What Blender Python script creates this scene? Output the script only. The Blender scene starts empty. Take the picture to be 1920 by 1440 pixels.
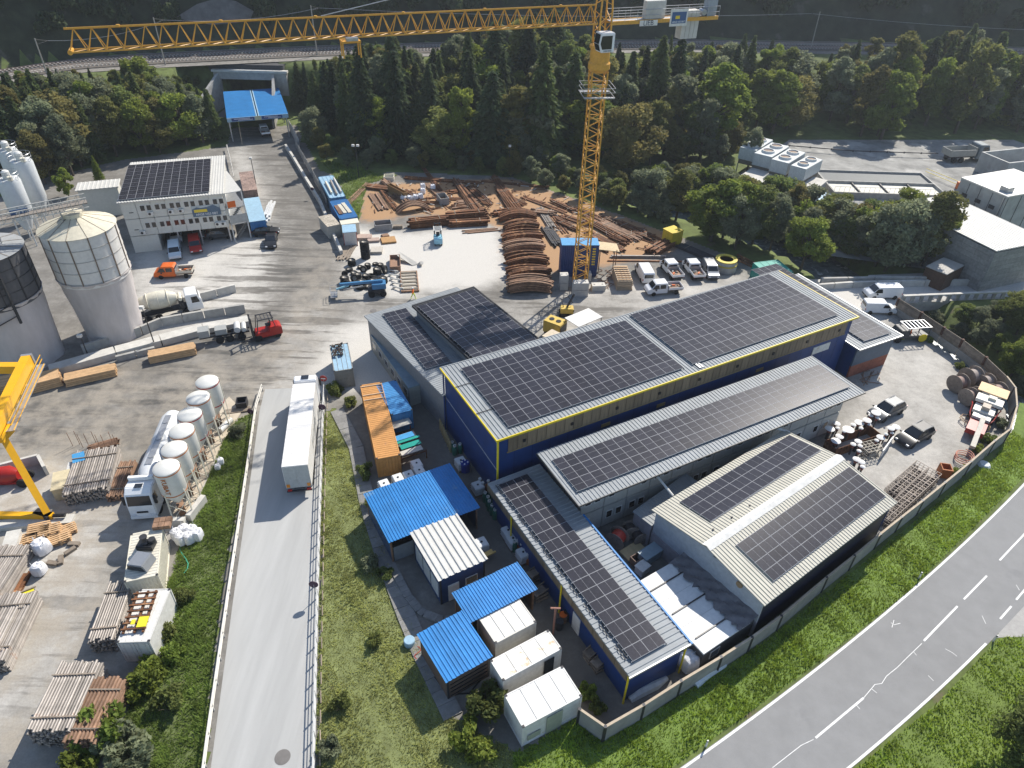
import bpy, bmesh, math, random
import numpy as np
from mathutils import Matrix, Vector
random.seed(7); RNG = np.random.default_rng(7)
S = bpy.context.scene
COL = S.collection
# ------------------------------------------------------------------ camera
F, PITCH, ROLL, H = 1320.0, math.radians(37), math.radians(1.5), 51.0      # focal in photo pixels (1920 wide), metres
_fw = np.array([0, math.cos(PITCH), -math.sin(PITCH)]); _rt = np.array([1.0, 0, 0]); _up = np.cross(_rt, _fw)
RT = _rt*math.cos(ROLL)+_up*math.sin(ROLL); UP = -_rt*math.sin(ROLL)+_up*math.cos(ROLL); FW = _fw
cam = bpy.data.cameras.new('camera'); cam.sensor_width = 36; cam.lens = 36*F/1920; cam.clip_end = 3000; cam.clip_start = 1
camo = bpy.data.objects.new('camera', cam); COL.objects.link(camo)
camo.matrix_world = Matrix(((RT[0], UP[0], -FW[0], 0), (RT[1], UP[1], -FW[1], 0), (RT[2], UP[2], -FW[2], H), (0, 0, 0, 1)))
S.camera = camo
# ------------------------------------------------------------------ sky, sun, exposure
SUN_EL, SUN_AZ = math.radians(43), math.radians(57)          # azimuth counted from +x towards +y
w = bpy.data.worlds.new('World'); S.world = w; w.use_nodes = True
nt = w.node_tree; bg = nt.nodes['Background']; sky = nt.nodes.new('ShaderNodeTexSky')
sky.sky_type = 'NISHITA'; sky.sun_disc = False; sky.sun_elevation = SUN_EL; sky.sun_rotation = math.pi/2-SUN_AZ; sky.altitude = 1000
nt.links.new(sky.outputs[0], bg.inputs[0]); bg.inputs[1].default_value = 0.13
sl = bpy.data.lights.new('sun', 'SUN'); sl.energy = 5.0; sl.angle = math.radians(0.5); sl.color = (1.0, 0.94, 0.85)
so = bpy.data.objects.new('sun', sl); COL.objects.link(so)
_sd = Vector((math.cos(SUN_EL)*math.cos(SUN_AZ), math.cos(SUN_EL)*math.sin(SUN_AZ), math.sin(SUN_EL)))
so.rotation_euler = _sd.to_track_quat('Z', 'Y').to_euler(); so.location = (0, 60, 120)
S.view_settings.view_transform = 'Standard'; S.view_settings.look = 'None'; S.view_settings.exposure = 0.5; S.view_settings.gamma = 1
S.cycles.use_denoising = True
S.cycles.max_bounces = 5; S.cycles.diffuse_bounces = 2; S.cycles.glossy_bounces = 2; S.cycles.transmission_bounces = 3; S.cycles.transparent_max_bounces = 6
# ------------------------------------------------------------------ survey: photo pixel + height -> place on site
def P(px, py, z=0.0):
    d = RT*(px-960)/F-UP*(py-720)/F+FW; t = (z-H)/d[2]
    return Vector((d[0]*t, d[1]*t, z))
def PJ(X):
    v = np.array(X, float)-np.array([0, 0, H]); c = v@FW
    return 960+F*(v@RT)/c, 720-F*(v@UP)/c
_rl = [P(x, y, 10) for x, y in ((-300, 205), (0, 143), (150, 122), (300, 113), (600, 99), (900, 90), (1300, 86), (1700, 92), (1920, 100), (2300, 120))]
RX = [p.x for p in _rl]; RY = [p.y for p in _rl]
def yrail(x): return np.interp(x, RX, RY)
RIV = np.array([(75, 40), (66, 58), (60, 72), (57, 88), (50, 108), (36, 122), (10, 140), (-20, 146)])
def sstep(a, b, x):
    t = np.clip((x-a)/(b-a), 0, 1); return t*t*(3-2*t)
def fnoise(x, y, s, seed=0):
    return (np.sin(x/s*1.3+seed)*np.cos(y/s*1.1+seed*2.1)+.6*np.sin(x/s*2.9+y/s*1.7+seed)+.35*np.cos(x/s*5.3-y/s*4.7+seed*3))/1.95
def segdist(x, y, pts):
    d = np.full(np.shape(x), 1e9)
    for (ax, ay), (bx, by) in zip(pts[:-1], pts[1:]):
        vx, vy = bx-ax, by-ay; t = np.clip(((x-ax)*vx+(y-ay)*vy)/(vx*vx+vy*vy), 0, 1)
        d = np.minimum(d, np.hypot(x-ax-t*vx, y-ay-t*vy))
    return d
PORT_Y = P(460, 150, 6.5).y
PA, PB = P(407, 152, 6.6).x, P(513, 149, 6.6).x
def zt(x, y):
    x = np.asarray(x, float); y = np.asarray(y, float)
    yb = np.interp(x, [-260, -130, -95, -74, -20, 30, 52, 120, 300], [110, 118, 132, 152, 150, 146, 166, 176, 190])
    yr = yrail(x)
    z = 9.7*sstep(0, 1, (y-yb)/np.maximum(yr-8-yb, 5))
    up = np.maximum(y-yr-11, 0)
    z = z+np.minimum(up, 75)*1.4+np.minimum(up, 12)/12*(1.6*fnoise(x, y, 13, 1)+2.6*fnoise(x, y, 37, 2))
    cut = (sstep(-80, -77, x)-sstep(-47, -44, x))*(1-sstep(PORT_Y-1, PORT_Y+2, y)); z = z*(1-cut)
    c2 = (x > PA-.3) & (x < PB+.3) & (y > PORT_Y-3) & (y < PORT_Y+13); z = np.where(c2, -.3, z)
    rd = segdist(x, y, RIV); z = z-4.2*(1-sstep(3.0, 7.5, rd))*(x > 20)
    return z
def ZT(x, y): return float(zt(x, y))
def G(px, py):
    d = RT*(px-960)/F-UP*(py-720)/F+FW; t = np.linspace(30, 420, 1600); x, y, z = d[0]*t, d[1]*t, H+d[2]*t
    hit = np.nonzero(z < zt(x, y))[0]; k = hit[0] if len(hit) else 1599
    return Vector((x[k], y[k], ZT(x[k], y[k])))
# ------------------------------------------------------------------ materials
MATS = {}
def M(name, col, rough=.6, metal=0, var=.12, scale=2.5, rnd=0, bump=0, patch=None, spec=.4, streak=None, hrnd=0):
    if name in MATS: return MATS[name]
    m = bpy.data.materials.new(name); m.use_nodes = True; n = m.node_tree.nodes; l = m.node_tree.links
    b = n['Principled BSDF']; b.inputs['Roughness'].default_value = rough; b.inputs['Metallic'].default_value = metal
    b.inputs['Specular IOR Level'].default_value = spec
    tc = n.new('ShaderNodeTexCoord'); src = tc.outputs['Object']
    if streak:
        mp = n.new('ShaderNodeMapping'); mp.inputs['Scale'].default_value = streak; l.new(src, mp.inputs[0]); src = mp.outputs[0]
    def noise(sc, det=4):
        t = n.new('ShaderNodeTexNoise'); t.inputs['Scale'].default_value = sc; t.inputs['Detail'].default_value = det
        t.inputs['Roughness'].default_value = .62; l.new(src, t.inputs['Vector']); return t.outputs['Fac']
    def mix(f, a, c, blend='MIX'):
        x = n.new('ShaderNodeMix'); x.data_type = 'RGBA'; x.blend_type = blend
        for i, v in ((0, f), (6, a), (7, c)):
            if hasattr(v, 'is_linked') or hasattr(v, 'links'): l.new(v, x.inputs[i])
            else: x.inputs[i].default_value = v if i == 0 else (*v, 1) if len(v) == 3 else v
        return x.outputs[2]
    def ramp(f, a, c):
        r = n.new('ShaderNodeMapRange'); r.inputs[1].default_value = a; r.inputs[2].default_value = c; l.new(f, r.inputs[0]); return r.outputs[0]
    f = ramp(noise(scale), .3, .7)
    out = mix(f, tuple(c*(1-var) for c in col), tuple(min(c*(1+var), .95) for c in col))
    f2 = ramp(noise(scale*.17, 3), .3, .7)
    out = mix(f2, out, mix(1.0, out, (1-var*.9,)*3, 'MULTIPLY'))
    if patch:
        c2, th, sc = patch
        out = mix(ramp(noise(sc, 6), th, th+.09), out, c2)
    if rnd or hrnd:
        oi = n.new('ShaderNodeObjectInfo'); hs = n.new('ShaderNodeHueSaturation')
        r = n.new('ShaderNodeMapRange'); r.inputs[3].default_value = 1-rnd; r.inputs[4].default_value = 1+rnd
        l.new(oi.outputs['Random'], r.inputs[0]); l.new(r.outputs[0], hs.inputs['Value']); l.new(out, hs.inputs['Color'])
        if hrnd:
            mu = n.new('ShaderNodeMath'); mu.operation = 'MULTIPLY'; mu.inputs[1].default_value = 7.31; fr = n.new('ShaderNodeMath'); fr.operation = 'FRACT'
            r2 = n.new('ShaderNodeMapRange'); r2.inputs[3].default_value = .5-hrnd; r2.inputs[4].default_value = .5+hrnd
            l.new(oi.outputs['Random'], mu.inputs[0]); l.new(mu.outputs[0], fr.inputs[0]); l.new(fr.outputs[0], r2.inputs[0]); l.new(r2.outputs[0], hs.inputs['Hue'])
        out = hs.outputs[0]
    l.new(out, b.inputs['Base Color'])
    if bump:
        bp = n.new('ShaderNodeBump'); bp.inputs['Strength'].default_value = min(bump, 1); bp.inputs['Distance'].default_value = .05
        l.new(noise(scale*6), bp.inputs['Height']); l.new(bp.outputs[0], b.inputs['Normal'])
    MATS[name] = m; return m
def leafmat(name, col, hr=.02, vr=.22):
    m = M(name, col, rough=.75, var=.35, scale=.9, rnd=vr, hrnd=hr, spec=.25)
    n = m.node_tree.nodes; l = m.node_tree.links; b = n['Principled BSDF']; o = n['Material Output']
    tr = n.new('ShaderNodeBsdfTranslucent'); mx = n.new('ShaderNodeMixShader'); mx.inputs[0].default_value = .46
    hs = n.new('ShaderNodeHueSaturation'); hs.inputs['Hue'].default_value = .485; hs.inputs['Value'].default_value = 1.25
    l.new(b.inputs['Base Color'].links[0].from_socket, hs.inputs['Color']); l.new(hs.outputs[0], tr.inputs[0])
    l.new(b.outputs[0], mx.inputs[1]); l.new(tr.outputs[0], mx.inputs[2]); l.new(mx.outputs[0], o.inputs[0]); return m
white = M('white_paint', (.68, .67, .63), .5, var=.12, patch=((.46, .38, .27), .64, .9))
cream = M('cream_paint', (.68, .64, .52), .55, var=.1, patch=((.4, .24, .12), .66, 1.2))
vwhite = M('vehicle_white', (.78, .79, .79), .25, var=.03, spec=.6)
blue = M('blue_cladding', (.012, .045, .17), .42, var=.16, scale=.8, spec=.5)
bluesheet = M('blue_roof_sheet', (.022, .20, .50), .45, var=.12, scale=.9, spec=.4, rnd=.10, patch=((.10, .24, .42), .62, .7))
grey = M('grey_roof_sheet', (.27, .29, .30), .62, metal=0, var=.1, scale=.7)
dgrey = M('dark_roof_sheet', (.035, .036, .04), .5, var=.2)
beige = M('beige_roof_sheet', (.47, .45, .375), .6, var=.08, scale=.6)
whitesheet = M('white_roof_sheet', (.56, .55, .51), .5, var=.08)
yellow = M('yellow_trim', (.72, .55, .02), .4, var=.06)
cyel = M('crane_yellow', (.66, .34, .05), .45, var=.12, scale=4)
gyel = M('gantry_yellow', (.78, .40, .01), .38, var=.05)
steel = M('galvanised_steel', (.42, .43, .44), .42, metal=.6, var=.12)
dsteel = M('dark_steel', (.05, .05, .055), .5, metal=.3, var=.2)
rust = M('rusty_steel', (.20, .085, .036), .8, var=.45, scale=1.6, rnd=.4, patch=((.36, .19, .09), .57, 1.1))
rust2 = M('pale_rusty_steel', (.27, .16, .10), .75, var=.35, scale=2, rnd=.3)
pipem = M('steel_pipe', (.34, .305, .27), .45, metal=.2, var=.25, scale=1.5, rnd=.35, patch=((.22, .12, .07), .62, 1.5))
conc = M('concrete', (.40, .39, .36), .85, var=.18, scale=1.2, bump=.3, patch=((.24, .23, .21), .62, .6))
pconc = M('pale_concrete', (.55, .53, .48), .85, var=.14, scale=1.0)
wood = M('new_timber', (.56, .36, .19), .7, var=.14, scale=2, rnd=.12)
owood = M('old_timber', (.27, .22, .17), .8, var=.3, scale=2, rnd=.2)
glass = M('dark_glass', (.015, .018, .022), .12, var=.1, spec=.7)
poly = M('translucent_panel', (.23, .175, .115), .45, var=.25, scale=1.5, rnd=.22, streak=(3, 3, .4))
tyre = M('tyre_rubber', (.018, .018, .018), .85, var=.3)
rimm = M('dusty_rim', (.36, .33, .28), .6, metal=.2, var=.2)
black = M('black_paint', (.02, .021, .024), .34, var=.1, spec=.4)
silver = M('silver_paint', (.36, .37, .38), .3, metal=.5, var=.05)
red = M('red_paint', (.36, .02, .015), .38, var=.1)
orange = M('orange_paint', (.70, .14, .02), .4, var=.08)
ocont = M('orange_container', (.56, .27, .08), .6, var=.12, patch=((.36, .19, .10), .62, 1.1))
lblue = M('light_blue_paint', (.30, .46, .58), .55, var=.12, patch=((.42, .36, .28), .70, 1.6))
cblue = M('container_blue', (.03, .15, .36), .5, var=.15, patch=((.16, .2, .26), .64, 1.4))
teal = M('teal_paint', (.01, .30, .24), .4, var=.1)
greenp = M('green_cylinder_paint', (.02, .14, .09), .4, var=.1)
tarp = M('tarpaulin', (.55, .51, .49), .6, var=.15, scale=.5, bump=.5, streak=(1, 1, .35))
bag = M('white_bag', (.74, .74, .75), .8, var=.1, scale=5, bump=.6)
brick = M('brick_wall', (.30, .10, .06), .85, var=.25, scale=5)
pv = M('solar_glass', (.033, .033, .043), .22, var=.25, scale=7, rnd=.16, spec=.2)
alu = M('aluminium_frame', (.34, .35, .37), .6, metal=0, var=.05)
skinm = M('skin', (.45, .27, .19), .6)
hivis = M('hi_vis_yellow', (.55, .72, .03), .7, var=.06); hivo = M('hi_vis_orange', (.85, .17, .02), .7, var=.06)
amber = M('amber_lamp', (.7, .25, .02), .3); redl = M('red_lamp', (.45, .01, .01), .3)
signblue = M('sign_blue', (.05, .11, .24), .5, var=.08); inkw = M('white_letters', (.8, .8, .8), .6, var=.02); inky = M('yellow_letters', (.75, .55, .05), .6, var=.02)
inkd = M('dark_letters', (.02, .03, .07), .6, var=.02)
bark = M('bark', (.09, .07, .05), .9, var=.3)
# ------------------------------------------------------------------ mesh building
class MB:
    def __init__(s): s.v = []; s.f = []; s.m = []
    def add(s, vs, fs, m=0):
        o = len(s.v); s.v += [tuple(v) for v in vs]; s.f += [[i+o for i in f] for f in fs]; s.m += [m]*len(fs); return s
    def box(s, x0, x1, y0, y1, z0, z1, m=0):
        return s.add([(x0, y0, z0), (x1, y0, z0), (x1, y1, z0), (x0, y1, z0), (x0, y0, z1), (x1, y0, z1), (x1, y1, z1), (x0, y1, z1)],
              [(3, 2, 1, 0), (4, 5, 6, 7), (0, 1, 5, 4), (1, 2, 6, 5), (2, 3, 7, 6), (3, 0, 4, 7)], m)
    def cbox(s, c, l, w, h, rz=0, m=0):
        ca, sa = math.cos(rz), math.sin(rz); o = len(s.v); s.box(-l/2, l/2, -w/2, w/2, 0, h, m)
        for i in range(o, len(s.v)):
            x, y, z = s.v[i]; s.v[i] = (c[0]+x*ca-y*sa, c[1]+x*sa+y*ca, c[2]+z)
        return s
    def beam(s, a, b, w, h=None, m=0):
        a = Vector(a); b = Vector(b); h = h or w; d = (b-a).normalized()
        u = d.cross(Vector((0, 0, 1)))
        u = Vector((1, 0, 0)) if u.length < 1e-3 else u.normalized()
        v = u.cross(d); q = [(-1, -1), (1, -1), (1, 1), (-1, 1)]
        return s.add([p+u*(i*w/2)+v*(j*h/2) for p in (a, b) for i, j in q], [(0, 1, 2, 3), (7, 6, 5, 4), (0, 4, 5, 1), (1, 5, 6, 2), (2, 6, 7, 3), (3, 7, 4, 0)], m)
    def tube(s, a, b, r, n=6, m=0, r2=None, cap=True):
        return s.path([a, b], [r, r if r2 is None else r2], n, m, cap)
    def path(s, pts, r, n=6, m=0, cap=True):
        pts = [Vector(p) for p in pts]; k = len(pts); rs = r if hasattr(r, '__len__') else [r]*k; vs = []; fs = []; pu = None
        for i, p in enumerate(pts):
            d = (pts[min(i+1, k-1)]-pts[max(i-1, 0)]).normalized()
            if pu is None:
                u = d.cross(Vector((0, 0, 1))); u = Vector((1, 0, 0)) if u.length < 1e-3 else u.normalized()
            else: u = (pu-d*pu.dot(d)).normalized()
            pu = u; v = d.cross(u)
            vs += [p+(u*math.cos(2*math.pi*j/n)+v*math.sin(2*math.pi*j/n))*rs[i] for j in range(n)]
        for i in range(k-1):
            fs += [(i*n+j, i*n+(j+1) % n, (i+1)*n+(j+1) % n, (i+1)*n+j) for j in range(n)]
        if cap: fs += [tuple(range(n-1, -1, -1)), tuple(range((k-1)*n, k*n))]
        return s.add(vs, fs, m)
    def lathe(s, prof, n=16, m=0, o=(0, 0, 0), ax='z'):
        vs = []; fs = []; k = len(prof)
        for r, z in prof:
            for j in range(n):
                a = 2*math.pi*j/n; c = (r*math.cos(a), r*math.sin(a), z)
                if ax == 'y': c = (c[0], c[2], -c[1])
                if ax == 'x': c = (c[2], c[0], c[1])
                vs.append((c[0]+o[0], c[1]+o[1], c[2]+o[2]))
        for i in range(k-1): fs += [(i*n+j, i*n+(j+1) % n, (i+1)*n+(j+1) % n, (i+1)*n+j) for j in range(n)]
        fs += [tuple(range(n-1, -1, -1)), tuple(range((k-1)*n, k*n))]
        return s.add(vs, fs, m)
    def prism(s, poly, z0, z1, m=0):
        k = len(poly); return s.add([(p[0], p[1], z0) for p in poly]+[(p[0], p[1], z1) for p in poly],
              [tuple(range(k-1, -1, -1)), tuple(range(k, 2*k))]+[(i, (i+1) % k, k+(i+1) % k, k+i) for i in range(k)], m)
    def side(s, prof, hw, m=0):            # profile in x,z (counter-clockwise seen from -y), half width function of z
        k = len(prof); f = hw if callable(hw) else (lambda z: hw)
        return s.add([(x, -f(z), z) for x, z in prof]+[(x, f(z), z) for x, z in prof],
              [tuple(range(k)), tuple(range(2*k-1, k-1, -1))]+[(i, k+i, k+(i+1) % k, (i+1) % k) for i in range(k)], m)
    def poly(s, pts, m=0): return s.add(pts, [tuple(range(len(pts)))], m)
    def mesh(s, name, mats, smooth=False, bevel=0):
        me = bpy.data.meshes.new(name); me.from_pydata(s.v, [], s.f)
        for x in (mats if isinstance(mats, (list, tuple)) else [mats]): me.materials.append(x)
        if any(s.m): me.polygons.foreach_set('material_index', s.m)
        if bevel or smooth:
            bm = bmesh.new(); bm.from_mesh(me)
            if bevel:
                bmesh.ops.bevel(bm, geom=[e for e in bm.edges if e.is_manifold and e.calc_face_angle(0) > .5], offset=bevel, segments=2, affect='EDGES', clamp_overlap=True)
            if smooth:
                for e in bm.edges: e.smooth = not (e.is_manifold and e.calc_face_angle(0) > .6)
                for fc in bm.faces: fc.smooth = True
            bm.to_mesh(me); bm.free()
        me.update(); return me
    def build(s, name, mats, parent=None, loc=(0, 0, 0), rz=0, smooth=False, bevel=0):
        return obj(name, s.mesh(name, mats, smooth, bevel), parent, loc, rz)
def obj(name, me, parent=None, loc=(0, 0, 0), rz=0, rot=None, sc=None):
    o = bpy.data.objects.new(name, me); COL.objects.link(o); o.location = loc
    o.rotation_euler = rot if rot else (0, 0, rz)
    if sc: o.scale = sc if hasattr(sc, '__len__') else (sc, sc, sc)
    o.parent = parent; return o
USED = {}
def tag(o, label=None, cat=None, group=None, kind=None):
    if label: o['label'] = label
    if cat: o['category'] = cat
    if group: o['group'] = group
    if kind: o['kind'] = kind
    return o
def thing(name, label, cat, loc=(0, 0, 0), rz=0, group=None):
    return tag(obj(name, None, None, loc, rz), label, cat, group)
def copy_tree(o, parent=None, loc=None, rz=None, label=None, sc=None):
    c = o.copy(); COL.objects.link(c); c.parent = parent
    if loc is not None: c.location = loc
    if rz is not None: c.rotation_euler.z = rz
    if label: c['label'] = label
    if sc: c.scale = (sc,)*3 if not hasattr(sc, '__len__') else sc
    for ch in list(o.children): copy_tree(ch, c)
    return c
class Frame:
    """rectangle on site from three surveyed corners at height z: origin, +u corner, +v corner"""
    def __init__(s, o, u, v, z, z0=0):
        o, u, v = P(*o, z), P(*u, z), P(*v, z); du = (u-o); s.L = du.length; du.normalize()
        dv = Vector((-du.y, du.x, 0)); s.W = (v-o).dot(dv); s.skew = (v-o).dot(du)
        s.o = Vector((o.x, o.y, z0)); s.rz = math.atan2(du.y, du.x); s.u = du; s.v = dv; s.z = z
    def loc(s, px, py, z=None):
        p = P(px, py, s.z if z is None else z)-s.o; return p.dot(s.u), p.dot(s.v)
def corr(L, W, pitch=.33, amp=.04, along='v', z=0, m=0, mb=None, x0=0, y0=0, slope=None, gap=.55):
    """trapezoidal sheet over x 0..L, y 0..W with ribs running along v (=y) or u (=x)"""
    mb = mb or MB(); A, B = (L, W) if along == 'v' else (W, L); n = max(2, int(A/pitch)); q = A/n; pr = []
    for i in range(n):
        pr += [(i*q, 0), (i*q+q*gap, 0), (i*q+q*(gap+.1), amp), (i*q+q*.9, amp)]
    pr.append((A, 0)); vs = []
    for t in (0, B):
        for a, h in pr:
            x, y = (a, t) if along == 'v' else (t, a)
            vs.append((x0+x, y0+y, z+h+(slope(x, y) if slope else 0)))
    k = len(pr)
    for b in (0, 1): pass
    fs = [(i, i+1, k+i+1, k+i) if along == 'v' else (i, k+i, k+i+1, i+1) for i in range(k-1)]
    return mb.add(vs, fs, m)
_txt = {}
def text(s, size, name, mat, parent, loc, rot, ext=.004):
    cu = bpy.data.curves.new('t', 'FONT'); cu.body = s; cu.size = size; cu.extrude = ext; cu.align_x = 'CENTER'; cu.align_y = 'CENTER'
    to = bpy.data.objects.new('t', cu); COL.objects.link(to)
    me = bpy.data.meshes.new_from_object(to.evaluated_get(bpy.context.evaluated_depsgraph_get())); me.name = name
    bpy.data.objects.remove(to); bpy.data.curves.remove(cu); me.materials.clear(); me.materials.append(mat)
    return obj(name, me, parent, loc, rot=rot)
# ================================================================== large structure
def inpoly(x, y, poly):
    r = np.zeros(np.shape(x), bool); k = len(poly)
    for i in range(k):
        x1, y1 = poly[i][:2]; x2, y2 = poly[i-1][:2]
        c = ((y1 > y) != (y2 > y)) & (x < (x2-x1)*(y-y1)/(y2-y1+1e-12)+x1); r ^= c
    return r
def W(pxs): return [tuple(P(*p)[:2]) for p in pxs]
G_RAMP_R = W([(592, 1560), (597, 1200), (604, 780), (625, 765), (655, 830), (690, 950), (735, 1075), (790, 1215), (850, 1345), (905, 1378), (960, 1405), (975, 1560)])
G_RAMP_L = W([(478, 772), (452, 930), (420, 1080), (395, 1300), (380, 1560), (190, 1560), (235, 1360), (268, 1215), (322, 1085), (345, 1000), (380, 925), (418, 830), (440, 790)])
G_WALL = W([(1085, 1345), (1135, 1388), (1280, 1303), (1440, 1200), (1650, 1030), (1775, 930), (1868, 855), (1900, 805), (1912, 755), (1990, 770), (2050, 790), (1925, 890), (1700, 1112), (1500, 1268), (1260, 1440), (1150, 1560), (975, 1560), (960, 1405), (985, 1405)])
G_ROAD = W([(1606, 1440), (1758, 1318), (1872, 1197), (1925, 1188), (2060, 1200), (2100, 1650), (1400, 1650)])
G_STEEL = W([(600, 300), (700, 322), (745, 330), (690, 345), (680, 380), (672, 420), (655, 420), (640, 350)])
GRASSP = [G_RAMP_R, G_RAMP_L, G_WALL, G_ROAD, G_STEEL]
YARDP = W([(-600, 1800), (-600, 760), (-200, 470), (60, 340), (230, 300), (425, 275), (436, 240), (555, 235), (600, 320), (640, 333), (740, 322), (960, 332), (1095, 378), (1275, 445), (1370, 480), (1480, 522), (1560, 523), (1750, 525), (1765, 566), (1688, 568), (1692, 600), (1745, 640), (1880, 735), (1893, 800), (1770, 910), (1640, 1018), (1440, 1170), (1140, 1372), (1085, 1335), (985, 1405), (960, 1470), (400, 1800)])
# --- ground: one sheet to the horizon
def grid(name, xs, ys, zf, mat, keep=None, attrs=None):
    X, Y = np.meshgrid(xs, ys); Z = zf(X, Y); ny, nx = X.shape
    V = np.stack([X, Y, Z], -1).reshape(-1, 3); I = np.arange(nx*ny).reshape(ny, nx)
    Q = np.stack([I[:-1, :-1], I[:-1, 1:], I[1:, 1:], I[1:, :-1]], -1).reshape(-1, 4)
    if keep is not None:
        cx = (X[:-1, :-1]+X[1:, 1:])/2; cy = (Y[:-1, :-1]+Y[1:, 1:])/2; Q = Q[keep(cx, cy).ravel()]
        us, inv = np.unique(Q, return_inverse=True); V = V[us]; Q = inv.reshape(-1, 4)
        if attrs: attrs = {k: a.ravel()[us] for k, a in attrs.items()}
    me = fastmesh(name, V, Q, mat); me.polygons.foreach_set('use_smooth', np.ones(len(Q), bool))
    for k, a in (attrs or {}).items():
        at = me.attributes.new(k, 'FLOAT', 'POINT'); at.data.foreach_set('value', np.asarray(a, np.float32).ravel())
    return obj(name, me)
def fastmesh(name, V, Q, mat):
    me = bpy.data.meshes.new(name); n = len(Q); k = Q.shape[1]
    me.vertices.add(len(V)); me.vertices.foreach_set('co', np.asarray(V, np.float32).ravel())
    me.loops.add(n*k); me.loops.foreach_set('vertex_index', Q.astype(np.int32).ravel())
    me.polygons.add(n); me.polygons.foreach_set('loop_start', np.arange(0, n*k, k, dtype=np.int32))
    me.materials.append(mat); me.update(calc_edges=True); return me
soil = M('soil_and_grass', (.12, .155, .042), .95, var=.35, scale=.5, bump=.6, patch=((.13, .11, .065), .60, .35))
xs = np.concatenate([np.arange(-900, -250, 40), np.arange(-250, 270, 2.0), np.arange(270, 900, 40)]); ys = np.concatenate([np.arange(-60, 300, 2.0), np.arange(300, 1000, 20)])
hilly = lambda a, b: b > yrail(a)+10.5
tag(grid('ground', xs, ys, zt, soil, lambda a, b: ~hilly(a, b)), kind='structure')
tag(grid('hillside', xs, ys, zt, M('forest_floor_with_shade', (.040, .050, .026), .95, var=.45, scale=.35, bump=.6, patch=((.075, .075, .06), .60, .2)), hilly), kind='structure')  # forest earth, its colour darkened further to stand in for the mountain's shade
for nm, pg, cl in (('verge_soil', G_WALL, (.15, .22, .045)), ('bank_soil', G_RAMP_R, (.19, .215, .08)), ('slope_soil', G_RAMP_L, (.12, .15, .05)), ('corner_soil', G_ROAD, (.15, .21, .045))):
    mb = MB(); mb.poly([(*q, .008) for q in pg]); tag(mb.build(nm, M(nm, cl, .95, var=.3, scale=1.5, bump=.5, patch=((.24, .20, .12), .66, .5))), kind='structure')
# --- paved yard with dust, damp tracks and rust sand as real stains on the surface
def yardmat():
    m = M('yard_paving', (.2, .2, .2), .88); n = m.node_tree.nodes; l = m.node_tree.links; b = n['Principled BSDF']
    for lk in list(b.inputs['Base Color'].links): l.remove(lk)
    tc = n.new('ShaderNodeTexCoord')
    def noise(sc, det=6, stretch=None):
        t = n.new('ShaderNodeTexNoise'); t.inputs['Scale'].default_value = sc; t.inputs['Detail'].default_value = det; t.inputs['Roughness'].default_value = .65
        s = tc.outputs['Object']
        if stretch:
            mp = n.new('ShaderNodeMapping'); mp.inputs['Rotation'].default_value = (0, 0, stretch[0]); mp.inputs['Scale'].default_value = stretch[1]; l.new(s, mp.inputs[0]); s = mp.outputs[0]
        l.new(s, t.inputs['Vector']); return t.outputs['Fac']
    def math_(op, a, c):
        x = n.new('ShaderNodeMath'); x.operation = op
        for i, v in enumerate((a, c)):
            if isinstance(v, (int, float)): x.inputs[i].default_value = v
            else: l.new(v, x.inputs[i])
        return x.outputs[0]
    def mr(f, a, c):
        r = n.new('ShaderNodeMapRange'); r.interpolation_type = 'SMOOTHSTEP'; r.inputs[1].default_value = a; r.inputs[2].default_value = c; l.new(f, r.inputs[0]); return r.outputs[0]
    def mix(f, a, c):
        x = n.new('ShaderNodeMix'); x.data_type = 'RGBA'
        for i, v in ((0, f), (6, a), (7, c)):
            if isinstance(v, tuple): x.inputs[i].default_value = (*v, 1)
            elif isinstance(v, float): x.inputs[i].default_value = v
            else: l.new(v, x.inputs[i])
        return x.outputs[2]
    def at(k): a = n.new('ShaderNodeAttribute'); a.attribute_name = k; return a.outputs['Fac']
    d = math_('ADD', at('dust'), math_('MULTIPLY', math_('SUBTRACT', noise(.22), .5), .75)); d = math_('ADD', d, math_('MULTIPLY', math_('SUBTRACT', noise(1.6), .5), .35))
    wet = mr(noise(.5, 5, (.45, (.14, 1.3, 1))), .50, .58)
    d = math_('SUBTRACT', d, math_('MULTIPLY', wet, at('track')))
    c = mix(mr(d, .05, .95), (.14, .13, .113), (.58, .555, .505))
    c = mix(mr(d, -.35, .1), (.075, .073, .068), c)
    c = mix(math_('MULTIPLY', at('brown'), mr(noise(.35), .35, .65)), c, (.36, .32, .26))
    c = mix(mr(math_('ADD', at('rust'), math_('MULTIPLY', math_('SUBTRACT', noise(.6), .5), .7)), .35, .75), c, (.40, .235, .115))
    f = mr(noise(7), .3, .7); c = mix(math_('MULTIPLY', f, .22), c, (.09, .085, .08))
    l.new(c, b.inputs['Base Color']); return m
q = .55; xs = np.arange(-125, 100, q); ys = np.arange(5, 180, q); X, Y = np.meshgrid(xs, ys)
def blur(a, k):
    for _ in range(2):
        for ax in (0, 1):
            c = np.cumsum(np.pad(a, [(k+1, k) if i == ax else (0, 0) for i in (0, 1)], mode='edge'), ax)
            n_ = a.shape[ax]; a = (np.take(c, range(2*k+1, 2*k+1+n_), ax)-np.take(c, range(0, n_), ax))/(2*k+1)
    return a
dust = np.full(X.shape, .24); track = np.zeros(X.shape); rst = np.zeros(X.shape); brn = np.zeros(X.shape)
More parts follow.
